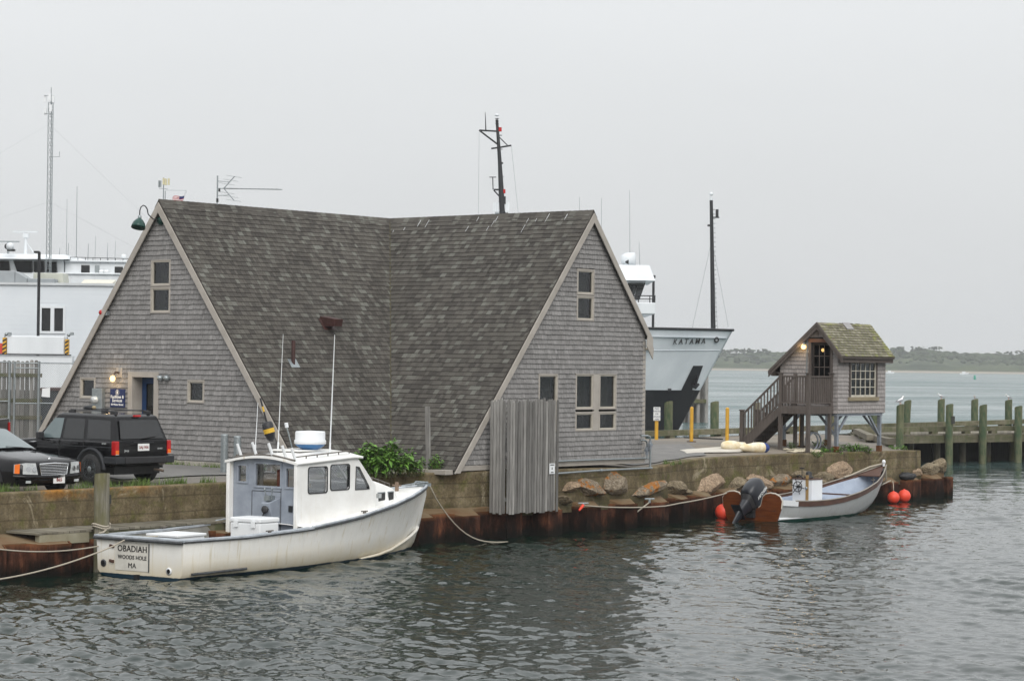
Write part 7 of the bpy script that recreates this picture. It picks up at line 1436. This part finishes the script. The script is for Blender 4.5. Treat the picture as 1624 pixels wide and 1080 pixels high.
# timber dolphin by the bow
Yd = 182; dl_ = empty('pile_dolphin', (aty(1104, 660, Yd).x, Yd, -1), 0, 'cluster of grey upright timbers in the water behind the ship bow', 'dolphin')
for i, px in enumerate(np.linspace(1086, 1120, 9)): P = aty(px, 640, Yd+.5*math.sin(i*2.2)); o = MB(); o.usetone = True; o.cyl((P.x, P.y, -1), (P.x, P.y, aty(px, 585, Yd).z+.15*math.sin(i*3)), .155, n=8, tone=(i*.37) % 1); o.build('timber_pile', M['grey_wood'], dl_)
a, b = aty(1086, 636, Yd-.7), aty(1120, 636, Yd-.7); o = MB(); o.usetone = True; o.beam(a, b, .18, .3); o.build('waling', M['timber'], dl_)
# ================================================================== WHITE BUILDING, FERRY AND MASTS BEYOND THE FENCE
mb = MB(); mb.add([(-75, 62, 1.70), (-13.5, 74, 1.82), (-13.5, 137, 1.82), (-75, 137, 1.82)], [(0, 1, 2, 3)]); structure(mb.build('terminal_ground', pmat('terminal_asphalt', sr(84, 83, 81), sr(72, 71, 70), .5, 6, .9, kind='World')))
Yb = 112.0; B_ = lambda px, py, Y=Yb: aty(px, py, Y); wb = empty('white_building', (B_(80, 600).x, Yb, 1.8), 0, 'large plain white boarded building beyond the fence', 'building')
M['siding'] = pmat('white_siding', sr(206, 211, 215), sr(196, 202, 207), .5, 4, .6)
x0, x1 = B_(-60, 500).x, B_(222, 500).x; zt = B_(80, 452.5).z; w0, w1 = B_(66, 525), B_(100.5, 489)
MB().holed([(x0, Yb, 1.6), (x1, Yb, 1.6), (x1, Yb, zt), (x0, Yb, zt)], [[(w0.x, Yb, w0.z), (w1.x, Yb, w0.z), (w1.x, Yb, w1.z), (w0.x, Yb, w1.z)]], (0, .2, 0)).build('front_wall', M['siding'], wb)
mb = MB(); mb.box2((x0, Yb+.2, 1.6), (x0+.2, Yb+6, zt)); mb.box2((x1-.2, Yb+.2, 1.6), (x1, Yb+6, zt)); mb.box2((x0, Yb+5.8, 1.6), (x1, Yb+6, zt)); mb.build('side_wall', M['siding'], wb)
MB().box2((x0-.1, Yb-.12, zt), (x1+.1, Yb+6.1, zt+.12)).build('roof', pmat('pale_roof', sr(196, 200, 202), None, 1, 4, .7), wb)
nb = 30
for i in range(nb):                                                  # cladding boards, each lapping the one below
    za, zb2 = lerp(1.6, zt, i/nb), lerp(1.6, zt, (i+1)/nb)
    segs = [(x0, x1)] if (zb2 < w0.z-.1 or za > w1.z+.1) else [(x0, w0.x-.1), (w1.x+.1, x1)]
    mb = MB()
    for a, b in segs: mb.prism([(a, Yb-.009, za), (a, Yb-.005, zb2), (a, Yb-.002, zb2), (a, Yb-.002, za)], (b-a, 0, 0))
    mb.build('cladding_board', M['siding'], wb)
mb = MB()
for a, b in (((w0.x-.12, w0.z-.12), (w1.x+.12, w0.z)), ((w0.x-.12, w1.z), (w1.x+.12, w1.z+.12)), ((w0.x-.12, w0.z), (w0.x, w1.z)), ((w1.x, w0.z), (w1.x+.12, w1.z)), (((w0.x+w1.x)/2-.09, w0.z), ((w0.x+w1.x)/2+.09, w1.z))): mb.box2((a[0], Yb-.06, a[1]), (b[0], Yb+.05, b[1]))
wf = mb.build('window', M['ship_white'], wb); MB().box2((w0.x, Yb+.06, w0.z), (w1.x, Yb+.08, w1.z)).build('pane', M['tint'], wf)
mb = MB(); mb.box2((B_(84.5, 500).x, Yb-.14, B_(0, 530).z), (B_(87, 500).x, Yb-.05, B_(0, 452).z)) if False else None
# roof plant
rp = empty('roof_ducts', (B_(40, 450).x, Yb+1, zt+.12), 0, 'grey sheet metal ducts and air handler on the white building roof', 'ductwork'); dm = pmat('grey_duct', sr(150, 155, 158), sr(132, 137, 140), .8, 4, .5, .3)
zr_ = zt+.122; z1_ = B_(10, 429).z; MB().box2((B_(-40, 450).x, Yb+.6, zr_), (B_(19, 450).x, Yb+1.8, z1_)).build('duct', dm, rp, bevel=.03)
MB().prism([(B_(19.3, 450).x, Yb+.6, zr_), (B_(19.3, 450).x, Yb+.6, z1_-.02), (B_(24, 450).x, Yb+.6, z1_-.06), (B_(38.5, 450).x, Yb+.6, B_(0, 440).z), (B_(38.5, 450).x, Yb+.6, zr_)], (0, 1.2, 0)).build('duct_elbow', dm, rp, bevel=.03)
MB().box2((B_(39, 450).x, Yb+.6, zr_), (B_(82, 450).x, Yb+1.6, B_(0, 440.5).z)).build('duct', dm, rp, bevel=.03)
MB().prism([(B_(41, 450).x, Yb+1.7, zr_), (B_(90, 450).x, Yb+1.7, zr_), (B_(88, 450).x, Yb+1.7, B_(0, 430).z), (B_(41, 450).x, Yb+1.7, B_(0, 430).z)], (0, 1.5, 0)).build('air_handler', pmat('beige_grey_case', sr(178, 180, 170), sr(165, 167, 156), 1, 3, .6), rp, bevel=.04)
lv = empty('vent_housing', (B_(150, 450).x, Yb+1, zt+.12), 0, 'cream louvred vent housing on the white building roof', 'vent'); cm = pmat('cream_metal', sr(205, 202, 190), sr(190, 187, 174), 1, 3, .6)
MB().prism([(B_(124, 450).x, Yb+.4, B_(0, 449).z), (B_(124, 450).x, Yb+1.6, B_(0, 440).z), (B_(124, 450).x, Yb+1.6, zr_), (B_(124, 450).x, Yb+.5, zr_)], (B_(175, 450).x-B_(124, 450).x, 0, 0)).build('hood', cm, lv); MB().box2((B_(126, 450).x, Yb+.38, zr_), (B_(173, 450).x, Yb+.6, B_(0, 449.5).z)).build('louvre', dm, lv)
# loading barrier with hazard stripes
Yh = 104.0; hbm = empty('loading_barrier', (aty(62, 600, Yh).x, Yh, 1.82), 0, 'white loading barrier with yellow and black striped ends', 'barrier'); q = lambda px, py: aty(px, py, Yh)
MB().box2((q(18.5, 0).x, Yh, q(60, 562).z), (q(109, 0).x, Yh+.5, q(60, 533).z)).build('barrier_panel', M['ship_white'], hbm, bevel=.04); MB().box2((q(-40, 0).x, Yh+.02, 1.7), (q(122, 0).x, Yh+.6, q(60, 564).z)).build('barrier_base', M['ship_white'], hbm); MB().box2((q(-60, 0).x, Yh-.06, q(60, 563.5).z), (q(121, 0).x, Yh-.005, q(60, 561.8).z)).build('rail', M['dark_metal'], hbm)
for xa_, xb_, yt in ((12, 18, 536), (111, 116.5, 537.5)):
    o = MB().box2((q(xa_, 0).x, Yh-.04, q(60, 562).z), (q(xb_, 0).x, Yh+.2, q(60, yt).z)).build('striped_post', M['yellow'], hbm); h = q(60, yt).z; l = q(60, 562).z; wd = q(xb_, 0).x-q(xa_, 0).x
    for i in range(4): z = lerp(h, l, i/4+.02); MB().prism([(q(xa_, 0).x, Yh-.046, z-.02), (q(xb_, 0).x, Yh-.046, z-.14+.02), (q(xb_, 0).x, Yh-.046, z-.14-.10), (q(xa_, 0).x, Yh-.046, z-.02-.10)] if False else [(q(xa_, 0).x, Yh-.046, z-.19), (q(xb_, 0).x, Yh-.046, z-.10), (q(xb_, 0).x, Yh-.046, z-.02), (q(xa_, 0).x, Yh-.046, z-.11)], (0, .005, 0)).build('black_stripe', M['ink'], o)
    MB().ball((q(xa_-2, 530).x, Yh, q(0, 530).z), .085, 8, 6).box(q((xa_+xb_)/2+.5, 529.5), (.14, .14, .14)).cyl((q((xa_+xb_)/2, 0).x, Yh+.05, h), (q((xa_+xb_)/2, 0).x, Yh+.05, h+.1), .03).build('lamp_pair', M['galv'], hbm)
MB().box2((q(-40, 0).x, Yh+.02, q(60, 561.5).z), (q(11.5, 0).x, Yh+.4, q(60, 545).z)).build('red_panel', pmat('faded_red_paint', sr(196, 72, 62), sr(180, 64, 56), .8, 4, .6), hbm)
# street lamp by the white building
P = aty(59.5, 600, 107); lp2 = empty('street_lamp', (P.x, 107, 1.8), 0, 'black lamp post in front of the white building', 'street lamp'); t_ = aty(60.5, 400, 107); MB().cyl((P.x, 107, 1.75), (P.x, 107, t_.z), .07, n=10).build('pole', M['dark_metal'], lp2); MB().box((t_.x-.06, 107, t_.z), (.26, .22, .10)).build('lamp_head', M['dark_metal'], lp2, bevel=.02)
# ferry superstructure
Yf = 150.0; q = lambda px, py, Y=Yf: aty(px, py, Y); fy = empty('ferry', (q(60, 500).x, Yf+4, 0), 0, 'white ferry with a wheelhouse berthed behind the white building', 'ferry')
def fbox(px0, py0, px1, py1, d0, d1, name, mat=M['ship_white'], bev=.05): a, b = q(px0, py1), q(px1, py0); return MB().box2((a.x, Yf+d0, a.z), (b.x, Yf+d1, b.z)).build(name, mat, fy, bevel=bev)
a, b = q(-230, 560), q(232, 470); MB().loft([[(a.x, Yf+.5, -1), (b.x, Yf+.5, -1), (b.x, Yf+9.5, -1), (a.x, Yf+9.5, -1)], [(a.x-1, Yf-.2, 7.5), (b.x+.5, Yf-.2, 7.5), (b.x+.5, Yf+10.2, 7.5), (a.x-1, Yf+10.2, 7.5)]], True, True, smooth=False).build('hull', M['ship_white'], fy)
fbox(-230, 433, 196, 457, .6, 9, 'upper_deck'); fbox(98, 414.5, 225, 433.2, 1.0, 8.5, 'deckhouse'); fbox(98, 413, 226, 414.6, .8, 8.7, 'deckhouse_roof')
mb = MB(); a, b, c, d = q(-80, 433), q(97, 433), q(97, 410), q(-80, 410); mb.loft([[(a.x, Yf+.9, a.z), (b.x, Yf+.9, b.z), (b.x, Yf+8.6, b.z), (a.x, Yf+8.6, a.z)], [(d.x, Yf+.5, d.z), (c.x, Yf+.5, c.z), (c.x, Yf+9, c.z), (d.x, Yf+9, d.z)]], True, True, smooth=False); mb.build('wheelhouse', M['ship_white'], fy)
mb = MB(); a, b = q(-80, 410), q(108, 411); c, d = q(-75, 400), q(101, 403.5); mb.loft([[(a.x, Yf+.1, a.z), (b.x, Yf+.1, b.z), (b.x, Yf+9.2, b.z), (a.x, Yf+9.2, a.z)], [(c.x, Yf+.8, c.z), (d.x, Yf+.8, d.z), (d.x, Yf+8.6, d.z), (c.x, Yf+8.6, c.z)]], True, True, smooth=False); mb.build('wheelhouse_roof', M['ship_white'], fy, bevel=.05)
for x0_, x1_, y0_, y1_, d_, sl in ((-40, -18, 413.5, 430, .45, 0), (-14, 11.5, 413.5, 430, .45, 3), (18.5, 48.5, 413.5, 430.5, .45, -6), (51, 67.5, 414, 430.5, .45, 0), (70, 87.5, 415, 431, .45, 0)):
    a, b = q(x0_, y1_), q(x1_, y0_); k2 = sl*Yf/F; MB().prism([(a.x-(k2 if sl < 0 else 0), Yf+.50, a.z), (b.x+(k2 if sl > 0 else 0)*.5, Yf+.50, a.z), (b.x, Yf+.42, b.z), (a.x, Yf+.42, b.z)], (0, .5, 0)).build('window', M['ferry_glass'] if 'ferry_glass' in M else M['tint'], fy)
for x0_, x1_, y0_, y1_ in ((124, 138, 419.5, 432), (177.5, 191, 422, 434)): o = fbox(x0_, y0_, x1_, y1_, .96, 1.05, 'window', M['tint'], .03)
mb = MB(); zt_ = [q(px, 407+.025*(px-107)) for px in range(107, 226, 12)]
for p in zt_: mb.tube([(p.x, Yf+1, p.z), (p.x, Yf+1, p.z-.32)], .025, 4)
mb.tube([(p.x, Yf+1, p.z) for p in zt_], .028, 4); mb.build('railing', M['dark_metal'], fy)
a = q(190, 410); MB().cyl((a.x, Yf+1.5, a.z-.2), (a.x, Yf+1.5, a.z+.05), .06).lathe([(.16, .05), (.17, .12), (.17, .25), (.12, .33), (0, .36)], (a.x, Yf+1.5, a.z), 12).build('satellite_dome', M['ship_white'], fy)
a = q(25, 400); rm = MB().cyl((a.x, Yf+3, a.z-.2), (a.x, Yf+3, q(25, 372).z), .13, .10, n=8).tube([(q(40, 401).x, Yf+3, a.z), (q(27, 382).x, Yf+3, q(27, 382).z)], .04, 5).build('radar_mast', M['ship_white'], fy); c = q(26, 370); MB().box((c.x, Yf+3, c.z), (.36, .3, .30)).box((q(25, 364).x, Yf+3, q(25, 364).z), (1.66, .18, .09)).build('radar_scanner', M['ship_white'], rm); MB().box((q(-5, 379).x, Yf+3.4, q(-5, 379).z), (1.5, .16, .08)).cyl((q(-5, 379).x, Yf+3.4, q(-5, 402).z), (q(-5, 379).x, Yf+3.4, q(-5, 379).z), .08).build('radar_scanner', M['galv'], rm)
c = q(13, 391); MB().lathe([(0, 0), (.24, 0), (.26, .2), (.2, .35), (0, .36)], c, 12, axis=Vector((1, -.4, 0)).normalized()).build('searchlight', M['ship_white'], fy); MB().ball(c+Vector((-.06, .0, 0)), .2, 8, 6).box((c.x+.2, c.y, c.z-.25), (.5, .3, .14)).build('searchlight_back', M['ink'], fy)
for px, y0, y1, r in ((97, 405, 312, .022), (113, 404, 292, .032), (99.5, 405, 383, .03), (131.5, 409, 384, .03), (143, 411, 372, .02), (162.5, 411, 382, .025), (175, 411, 380, .02), (85.5, 404, 391, .025)): a, b = q(px, y0), q(px, y1); MB().cyl((a.x-.05, Yf+2, a.z-.1), (b.x, Yf+2, b.z), r, r*.5, n=5).build('whip_antenna', M['galv'], fy)
for px in (110, 148, 168, 200): fbox(px, 435, px+1.2, 452, .55, .62, 'frame_rib')
fbox(196, 436, 226, 452, .7, 3, 'boat_deck'); fbox(98, 433.0, 200, 434.6, .45, .62, 'rubbing_strip'); fbox(146, 419.5, 153.5, 433, .94, 1.02, 'cabin_door', M['galv'])
for px in (158, 166): a = q(px, 430.5); MB().cyl((a.x-.14, Yf+.75, a.z), (a.x+.14, Yf+.75, a.z), .13, n=12).build('life_raft', M['white_plain'], fy)
o = fbox(91, 442, 105, 450, .52, .62, 'dark_vent', M['ink'], .0); a = q(102, 445.5); MB().ball((a.x, Yf+.48, a.z), .075, 8, 6).build('red_light', M['red_lamp'], fy)
# lattice radio mast with guys, and the second aerial mast with its flag
def lattice(px, Y, ybot, ytop, wd, n, root, name='lattice_tower'):
    b = aty(px, 450, Y); t_ = aty(px, ytop, Y); zt2 = t_.z; leg = [(wd*.58*math.cos(a), wd*.58*math.sin(a)) for a in (R(90), R(210), R(330))]
    for lx, ly in leg: MB().cyl((b.x+lx, Y+ly, 1.75), (b.x+lx, Y+ly, zt2), .022, n=5).build('tower_leg', M['galv'], root)
    mb = MB()
    for i in range(n):
        z0_, z1_ = lerp(2, zt2, i/n), lerp(2, zt2, (i+1)/n)
        for k in range(3): p, q_ = leg[k], leg[(k+1) % 3]; mb.tube([(b.x+p[0], Y+p[1], z0_), (b.x+q_[0], Y+q_[1], z1_)], .011, 3); mb.tube([(b.x+p[0], Y+p[1], z1_), (b.x+q_[0], Y+q_[1], z1_)], .010, 3)
    mb.build('lattice_bracing', M['galv'], root); return b.x, zt2
Yt = 121.0; tw_ = empty('radio_mast', (aty(77, 450, Yt).x, Yt, 1.8), 0, 'tall guyed lattice radio mast with panel aerials at its top', 'mast'); tx, tz_ = lattice(77, Yt, 450, 163, .26, 42, tw_); T_ = lambda px, py: aty(px, py, Yt)
MB().cyl((tx, Yt, tz_-.3), (tx, Yt, T_(78, 139).z), .035, .02, n=6).build('lightning_rod', M['galv'], tw_)
for px, py, hh in ((71, 157, .36), (79.5, 155, .40), (84.5, 158, .40), (71.5, 177, .34), (81, 172, .36)): c = T_(px, py); MB().box((c.x, Yt+.1*math.sin(px), c.z), (.13, .10, hh)).build('aerial_panel', M['cream'] if 'cream' in M else M['white_plain'], tw_)
mb = MB(); mb.tube([T_(70, 152), T_(86, 152)], .02, 4); mb.tube([T_(70, 180), T_(85, 182)], .02, 4); mb.tube([T_(79, 249), T_(94.5, 249), T_(94.5, 241)], .018, 4); mb.build('aerial_arm', M['galv'], tw_)
for (xa_, ya_), (xb_, yb_), dY in (((76, 199), (-80, 290), 6), ((80, 199), (260, 372), 8), ((76, 321), (-80, 372), 6), ((80, 321), (260, 418), 8)): a = T_(xa_, ya_); b = aty(xb_, yb_, Yt+dY); MB().tube([a, b], .004, 3).build('guy_wire', M['galv'], tw_)
Ya = 126.0; am = empty('aerial_mast', (aty(259, 330, Ya).x, Ya, 1.8), 0, 'slim mast with yellowish panel aerials rising behind the gable peak', 'mast'); A = lambda px, py: aty(px, py, Ya); b = A(259, 330)
MB().cyl((b.x, Ya, 1.75), (b.x, Ya, A(260, 282).z), .06, .03, n=6).tube([(b.x+.1, Ya, 1.8), (b.x+.1, Ya, A(0, 300).z)], .025, 5).build('pole', M['galv'], am)
yw = pmat('yellowish_panel', (.55, .50, .30), (.5, .46, .3), 3, 3, .6)
for px, py, m__ in ((252.5, 292, M['galv']), (254.5, 292, M['galv']), (259.5, 288, yw), (263, 289, yw), (267.5, 288.5, yw)): c = A(px, py); MB().box((c.x, Ya, c.z), (.10, .1, .36)).build('aerial_panel', m__, am)
MB().tube([A(252, 299), A(266, 300)], .02, 4).tube([A(262, 302), A(295.5, 302.5), A(295.5, 306)], .014, 4).build('gaff', M['galv'], am)
fl = empty('flag', A(285, 314), 0, 'small stars and stripes flag blowing behind the roof ridge', 'flag')
def fp(u, v): a = A(lerp(292.5, 274, u), lerp(310.5, 318, v)+u*1.5+.8*math.sin(u*6)); return Vector((a.x-(v*.06), Ya+.08*math.sin(u*7), a.z))
fr_ = pmat('flag_red', (.45, .03, .04), None, 3, 2, .8); fb_ = pmat('flag_blue', (.02, .03, .12), None, 3, 2, .8)
for i in range(7):
    v0_, v1_ = i/7, (i+1)/7; mb = MB(); mb.loft([[fp(u, v0_), fp(u, v1_)] for u in np.linspace(0 if v0_ > .5 else .42, 1, 8)], False); mb.build('stripe', fr_ if i % 2 == 0 else M['white_print'], fl)
MB().loft([[fp(u, 0), fp(u, 4/7)] for u in np.linspace(0, .42, 5)], False).build('canton', fb_, fl); MB().tube([A(295, 303), fp(0, 0), fp(0, 1)], .008, 3).build('halyard', M['galv'], fl)
# ================================================================== FENCES BY THE GABLE
Yw = 73.6; q = lambda px, py, Y=Yw: aty(px, py, Y); pf = empty('picket_fence', (q(25, 640).x, Yw, 1.8), 0, 'weathered picket fence with rounded tops behind the parked cars', 'fence'); rg = random.Random(33); px = -46
while px < 66:
    a = q(px, 0).x; wd = 6.2*Yw/F; top = q(px, 571.5+rg.uniform(-1, 1.5)).z; mb = MB(); mb.usetone = True; arc_ = [(a+wd/2+wd/2*math.cos(x_), Yw, top-wd/2+wd/2*math.sin(x_)) for x_ in np.linspace(0, math.pi, 7)]; mb.prism([(a, Yw, 1.75), (a+wd, Yw, 1.75)]+arc_, (0, .025, 0), rg.random()); mb.build('picket', M['grey_wood'], pf); px += 7.25
mb = MB(); mb.usetone = True
for y in (594, 634, 661): a, b = q(-46, y), q(67, y); mb.box2((a.x, Yw-.05, a.z-.06), (b.x, Yw-.003, a.z+.06))
mb.build('fence_rail', M['timber'], pf)
for pts in ((-46, 66),):
    mb = MB(); mb.usetone = True; px = -46
    while px < 66: a = q(px+3.5, 0).x; mb.box2((a, Yw+.03, 1.75), (a+6.8*Yw/F, Yw+.05, q(0, 618).z), rg.random()); px += 7.25
    mb.build('backing_boards', M['grey_wood'], pf, kind='stuff')
Yc = 73.0; q = lambda px, py, Y=Yc: aty(px, py, Y); cf = empty('chain_link_fence', (q(60, 640).x, Yc, 1.8), 0, 'galvanised chain link fence and gate running up to the shingled gable', 'fence')
for px, r in ((15.5, .045), (23.5, .035), (62, .045), (-30, .045), (119, .045)): a = q(px, 573); MB().cyl((a.x, Yc, 1.7), (a.x, Yc, a.z), r, n=8).build('fence_post', M['galv'], cf)
for x0_, x1_, y in ((-46, 15.5, 573.5), (15.5, 62, 575.5), (62, 118, 575.5), (23.5, 62, 583.5), (23.5, 62, 639.5), (62, 95, 639.5), (-46, 15.5, 635.5)): a, b = q(x0_, y), q(x1_, y); MB().tube([(a.x, Yc, a.z), (b.x, Yc, a.z)], .022, 6).build('fence_pipe', M['galv'], cf)
mb = MB(); xa_, xb_, za_, zb3 = q(-46, 0).x, q(119, 0).x, 1.85, q(40, 575.5).z; st_ = .075; k = xa_-(zb3-za_)
while k < xb_:
    for sgn in (1, -1):
        p0_, p1_ = (k, za_), (k+(zb3-za_), zb3)
        lo_x, hi_x = max(xa_, p0_[0]), min(xb_, p1_[0])
        if hi_x-lo_x > .05:
            z_a, z_b = za_+(lo_x-k), za_+(hi_x-k)
            if sgn < 0: z_a, z_b = zb3+za_-z_a, zb3+za_-z_b
            mb.tube([(lo_x, Yc, z_a), (hi_x, Yc+.004*sgn, z_b)], .0026, 3)
    k += st_
mb.build('wire_mesh', M['galv'], cf, recalc=False, kind='stuff')
a, b = q(65.5, 629, 72.9), q(79, 614.5, 72.9); o = empty('white_board', (a.x, 72.9, a.z), 0, 'crooked white board hung on the chain link fence', 'sign'); MB().prism([(a.x, 72.93, a.z), (b.x, 72.93, a.z-.02), (b.x, 72.93, b.z), (a.x+.02, 72.93, b.z-.04)], (0, .02, 0)).build('board', M['white_plain'], o)
a, b = q(62, 670, 80), q(112, 620, 80); o = empty('dark_container', (a.x, 80, 1.8), 0, 'dark low container behind the chain link fence', 'container'); MB().box2((a.x, 80, 1.75), (b.x, 82, b.z)).build('container_body', M['black_trim'], o, bevel=.03); MB().box2((a.x, 79.95, b.z), (b.x, 82.05, b.z+.10)).build('lid', M['brown_metal'], o)
# ================================================================== PLANTS
M['leaf'] = pmat('shrub_leaf', (.105, .215, .03), (.055, .125, .02), 6, 4, .55, tone=.5, spec=.3, kind='World'); M['weed'] = pmat('weed_leaf', (.11, .17, .035), (.07, .115, .022), 6, 4, .7, tone=.5, kind='World'); M['stem'] = pmat('plant_stem', (.10, .11, .04), (.08, .08, .03), 8, 3, .8)
def leaf(mb, P, d, L, wd, rg, droop=.3):
    d = d.normalized(); sd_ = d.cross(Vector((0, 0, 1))); sd_ = sd_.normalized() if sd_.length > .01 else Vector((1, 0, 0)); sd_ = (sd_+Vector((0, 0, rg.uniform(-.5, .5)))).normalized(); m_ = P+d*L*.5; e_ = P+d*L-Vector((0, 0, L*droop))
    mb.add([P, m_+sd_*wd*.5, e_, m_-sd_*wd*.5], [(0, 1, 3), (1, 2, 3)], rg.random())
def shrub(name, P, rx, ry, h, n, label, L=(.10, .2), mat='leaf', fronds=26, seed=1, cat='shrub', group=None):
    rg = random.Random(seed); o = empty(name, P, 0, label, cat, group); st = MB(); lf = MB(); lf.usetone = True; tips = []
    for i in range(fronds):
        a = rg.uniform(0, 6.28); q = math.sqrt(rg.random()); base = P+Vector((math.cos(a)*q*rx*.5, math.sin(a)*q*ry*.5, -.05)); tip = P+Vector((math.cos(a)*q*rx, math.sin(a)*q*ry, h*rg.uniform(.45, 1)*(1-.35*q*q))); mid = base.lerp(tip, .55)+Vector((0, 0, h*.14)); st.tube([base, mid, tip], [.014, .010, .004], 4)
        for k in range(max(1, n//fronds)):
            f = rg.uniform(.2, 1.02); p = base.lerp(mid, f/.55) if f < .55 else mid.lerp(tip, (f-.55)/.45); d = Vector((rg.gauss(0, 1), rg.gauss(0, 1), rg.gauss(.25, .5))); ll = rg.uniform(*L); leaf(lf, p+d*.02, d, ll, ll*rg.uniform(.35, .5), rg)
    st.build('stem', M['stem'], o, recalc=False); lf.build('foliage', M[mat], o, recalc=False); return o
P = ST @ att(604, 753, 7.25); P.z = 1.75; shrub('green_shrub', P, .74, .42, .90, 1500, 'bright green leafy shrub growing at the foot of the roof valley', (.13, .26), fronds=44, seed=3)
P = ST @ att(646, 753, 7.3); P.z = 1.75; shrub('green_shrub', P, .46, .3, .62, 560, 'smaller green bush on the right shoulder of the leafy shrub', (.09, .17), fronds=20, seed=4)
P = ST @ att(690, 749, 7.15); P.z = 1.75; shrub('green_weed', P, .20, .2, .50, 240, 'small leafy weed beside the thin wooden post', (.07, .14), fronds=14, seed=5, cat='weed')
P = ST @ att(664, 750, 7.3); P.z = 1.75; shrub('green_weed', P, .22, .2, .34, 160, 'low weed between the leafy shrub and the wooden post', (.06, .12), 'weed', 12, 6, 'weed')
for i, (px, py, rx, h, n) in enumerate(((1296, 722, .22, .16, 90), (1318, 718, .55, .26, 320), (1352, 716, .50, .32, 420), (1372, 717, .25, .26, 160), (1424, 713, .45, .16, 200), (1258, 712, .2, .24, 90), (1300, 708, .35, .26, 150))):
    P = on_ground(px, py); shrub('low_plant', P, rx, .28, h, n, ['pale low plant in front of the hut deck post', 'low green plant under the near hut legs', 'dense green plant patch between the hut legs on the wall top', 'green plant trailing over the seawall edge', 'low green patch at the foot of the gull topped pile', 'dark leafy sprig below the hut stair', 'dark plant clump beneath the hut deck'][i], (.06, .13), 'leaf' if i != 0 else 'weed', 16, 20+i, 'plant', 'plants around the hut')
def tufts(name, spots, label, mat='weed', hh=(.08, .24)):
    mb = MB(); mb.usetone = True; rg = random.Random(len(spots)*7+1)
    for P, r, n in spots:
        for i in range(n):
            a = rg.uniform(0, 6.28); q = r*math.sqrt(rg.random()); p = P+Vector((math.cos(a)*q, math.sin(a)*q, -.01)); h = rg.uniform(*hh); d = Vector((rg.gauss(0, .25), rg.gauss(0, .25), 1)); e_ = p+d*h; s_ = Vector((rg.uniform(-1, 1), rg.uniform(-1, 1), 0)).normalized()*rg.uniform(.006, .012); mb.add([p-s_, p+s_, e_], [(0, 1, 2)], rg.random())
    o = mb.build(name, M[mat], None, recalc=False); o['kind'] = 'stuff'; tag(o, label)
sp_ = []; rg = random.Random(77)
for px0, px1, k in ((0, 22, 5), (30, 60, 2), (118, 150, 5), (176, 232, 8), (222, 238, 6), (268, 302, 8), (310, 352, 3)):
    for i in range(k): px = rg.uniform(px0, px1); a = att(px, 772-px*.012-2, 6.6); sp_.append((ST @ Vector((a.x, 6.52+rg.uniform(-.2, .12), 1.70)), rg.uniform(.06, .2), 26))
tufts('wall_grass', sp_, 'grass growing along the back of the seawall top')
sp_ = []
for i in range(26): tt = rg.uniform(.3, 4.9); sp_.append((W(SG-.16-rg.random()*.12, tt, gst(SG, tt)), rg.uniform(.05, .14), 22))
for i in range(10): s_ = rg.uniform(-9, -6); sp_.append((W(s_, 5.9+rg.random(), gst(s_, 6)), .2, 30))
for i in range(8): P = on_ground(rg.uniform(1050, 1078), rg.uniform(734, 738)); sp_.append((P, .07, 16))
tufts('base_weeds', sp_, 'sparse weeds along the building base', hh=(.05, .2))
P = ST @ att(348, 736, 4.2); P.z = gst(-9.4, 4.2); shrub('green_weed', W(-9.35, 4.15, gst(-9.4, 4.1)), .22, .2, .42, 200, 'green weed growing against the gable behind the pipe bollards', (.07, .14), 'leaf', 14, 41, 'weed')
# ================================================================== SMALL THINGS FAR OUT
def far(px, Y): a = (px-812)/F*Y; return Vector((a, Y, 0))
P = far(1546.5, 900); o = empty('channel_buoy', P, 0, 'green channel buoy floating far out before the island', 'buoy'); g_ = pmat('buoy_green', (.02, .30, .20), None, 2, 2, .5); MB().cyl(P-Vector((0, 0, .3)), P+Vector((0, 0, .5)), .55, n=12).build('float', g_, o); MB().cyl(P+Vector((0, 0, .5)), P+Vector((0, 0, 1.6)), .45, .34, n=8).build('daymark', g_, o)
for px, lab in ((1411, 'tiny white boat moored off the far beach beyond the hut'), (1529, 'tiny white boat moored off the far beach near the green buoy')):
    P = far(px, 1500); o = empty('far_boat', P, 0, lab, 'boat', 'boats moored off the island'); MB().loft([[(P.x-2.4, P.y-.7, -.2), (P.x-2.4, P.y+.7, -.2), (P.x-2.4, P.y+.9, .9), (P.x-2.4, P.y-.9, .9)], [(P.x+1, P.y-.8, -.2), (P.x+1, P.y+.8, -.2), (P.x+1, P.y+1, 1.0), (P.x+1, P.y-1, 1.0)], [(P.x+3.2, P.y-.05, .3), (P.x+3.2, P.y+.05, .3), (P.x+3.4, P.y+.05, 1.3), (P.x+3.4, P.y-.05, 1.3)]], True, True, smooth=False).build('hull', M['white_plain'], o); MB().box2((P.x-1, P.y-.6, .95), (P.x+1, P.y+.6, 1.9)).build('cabin', M['white_plain'], o)
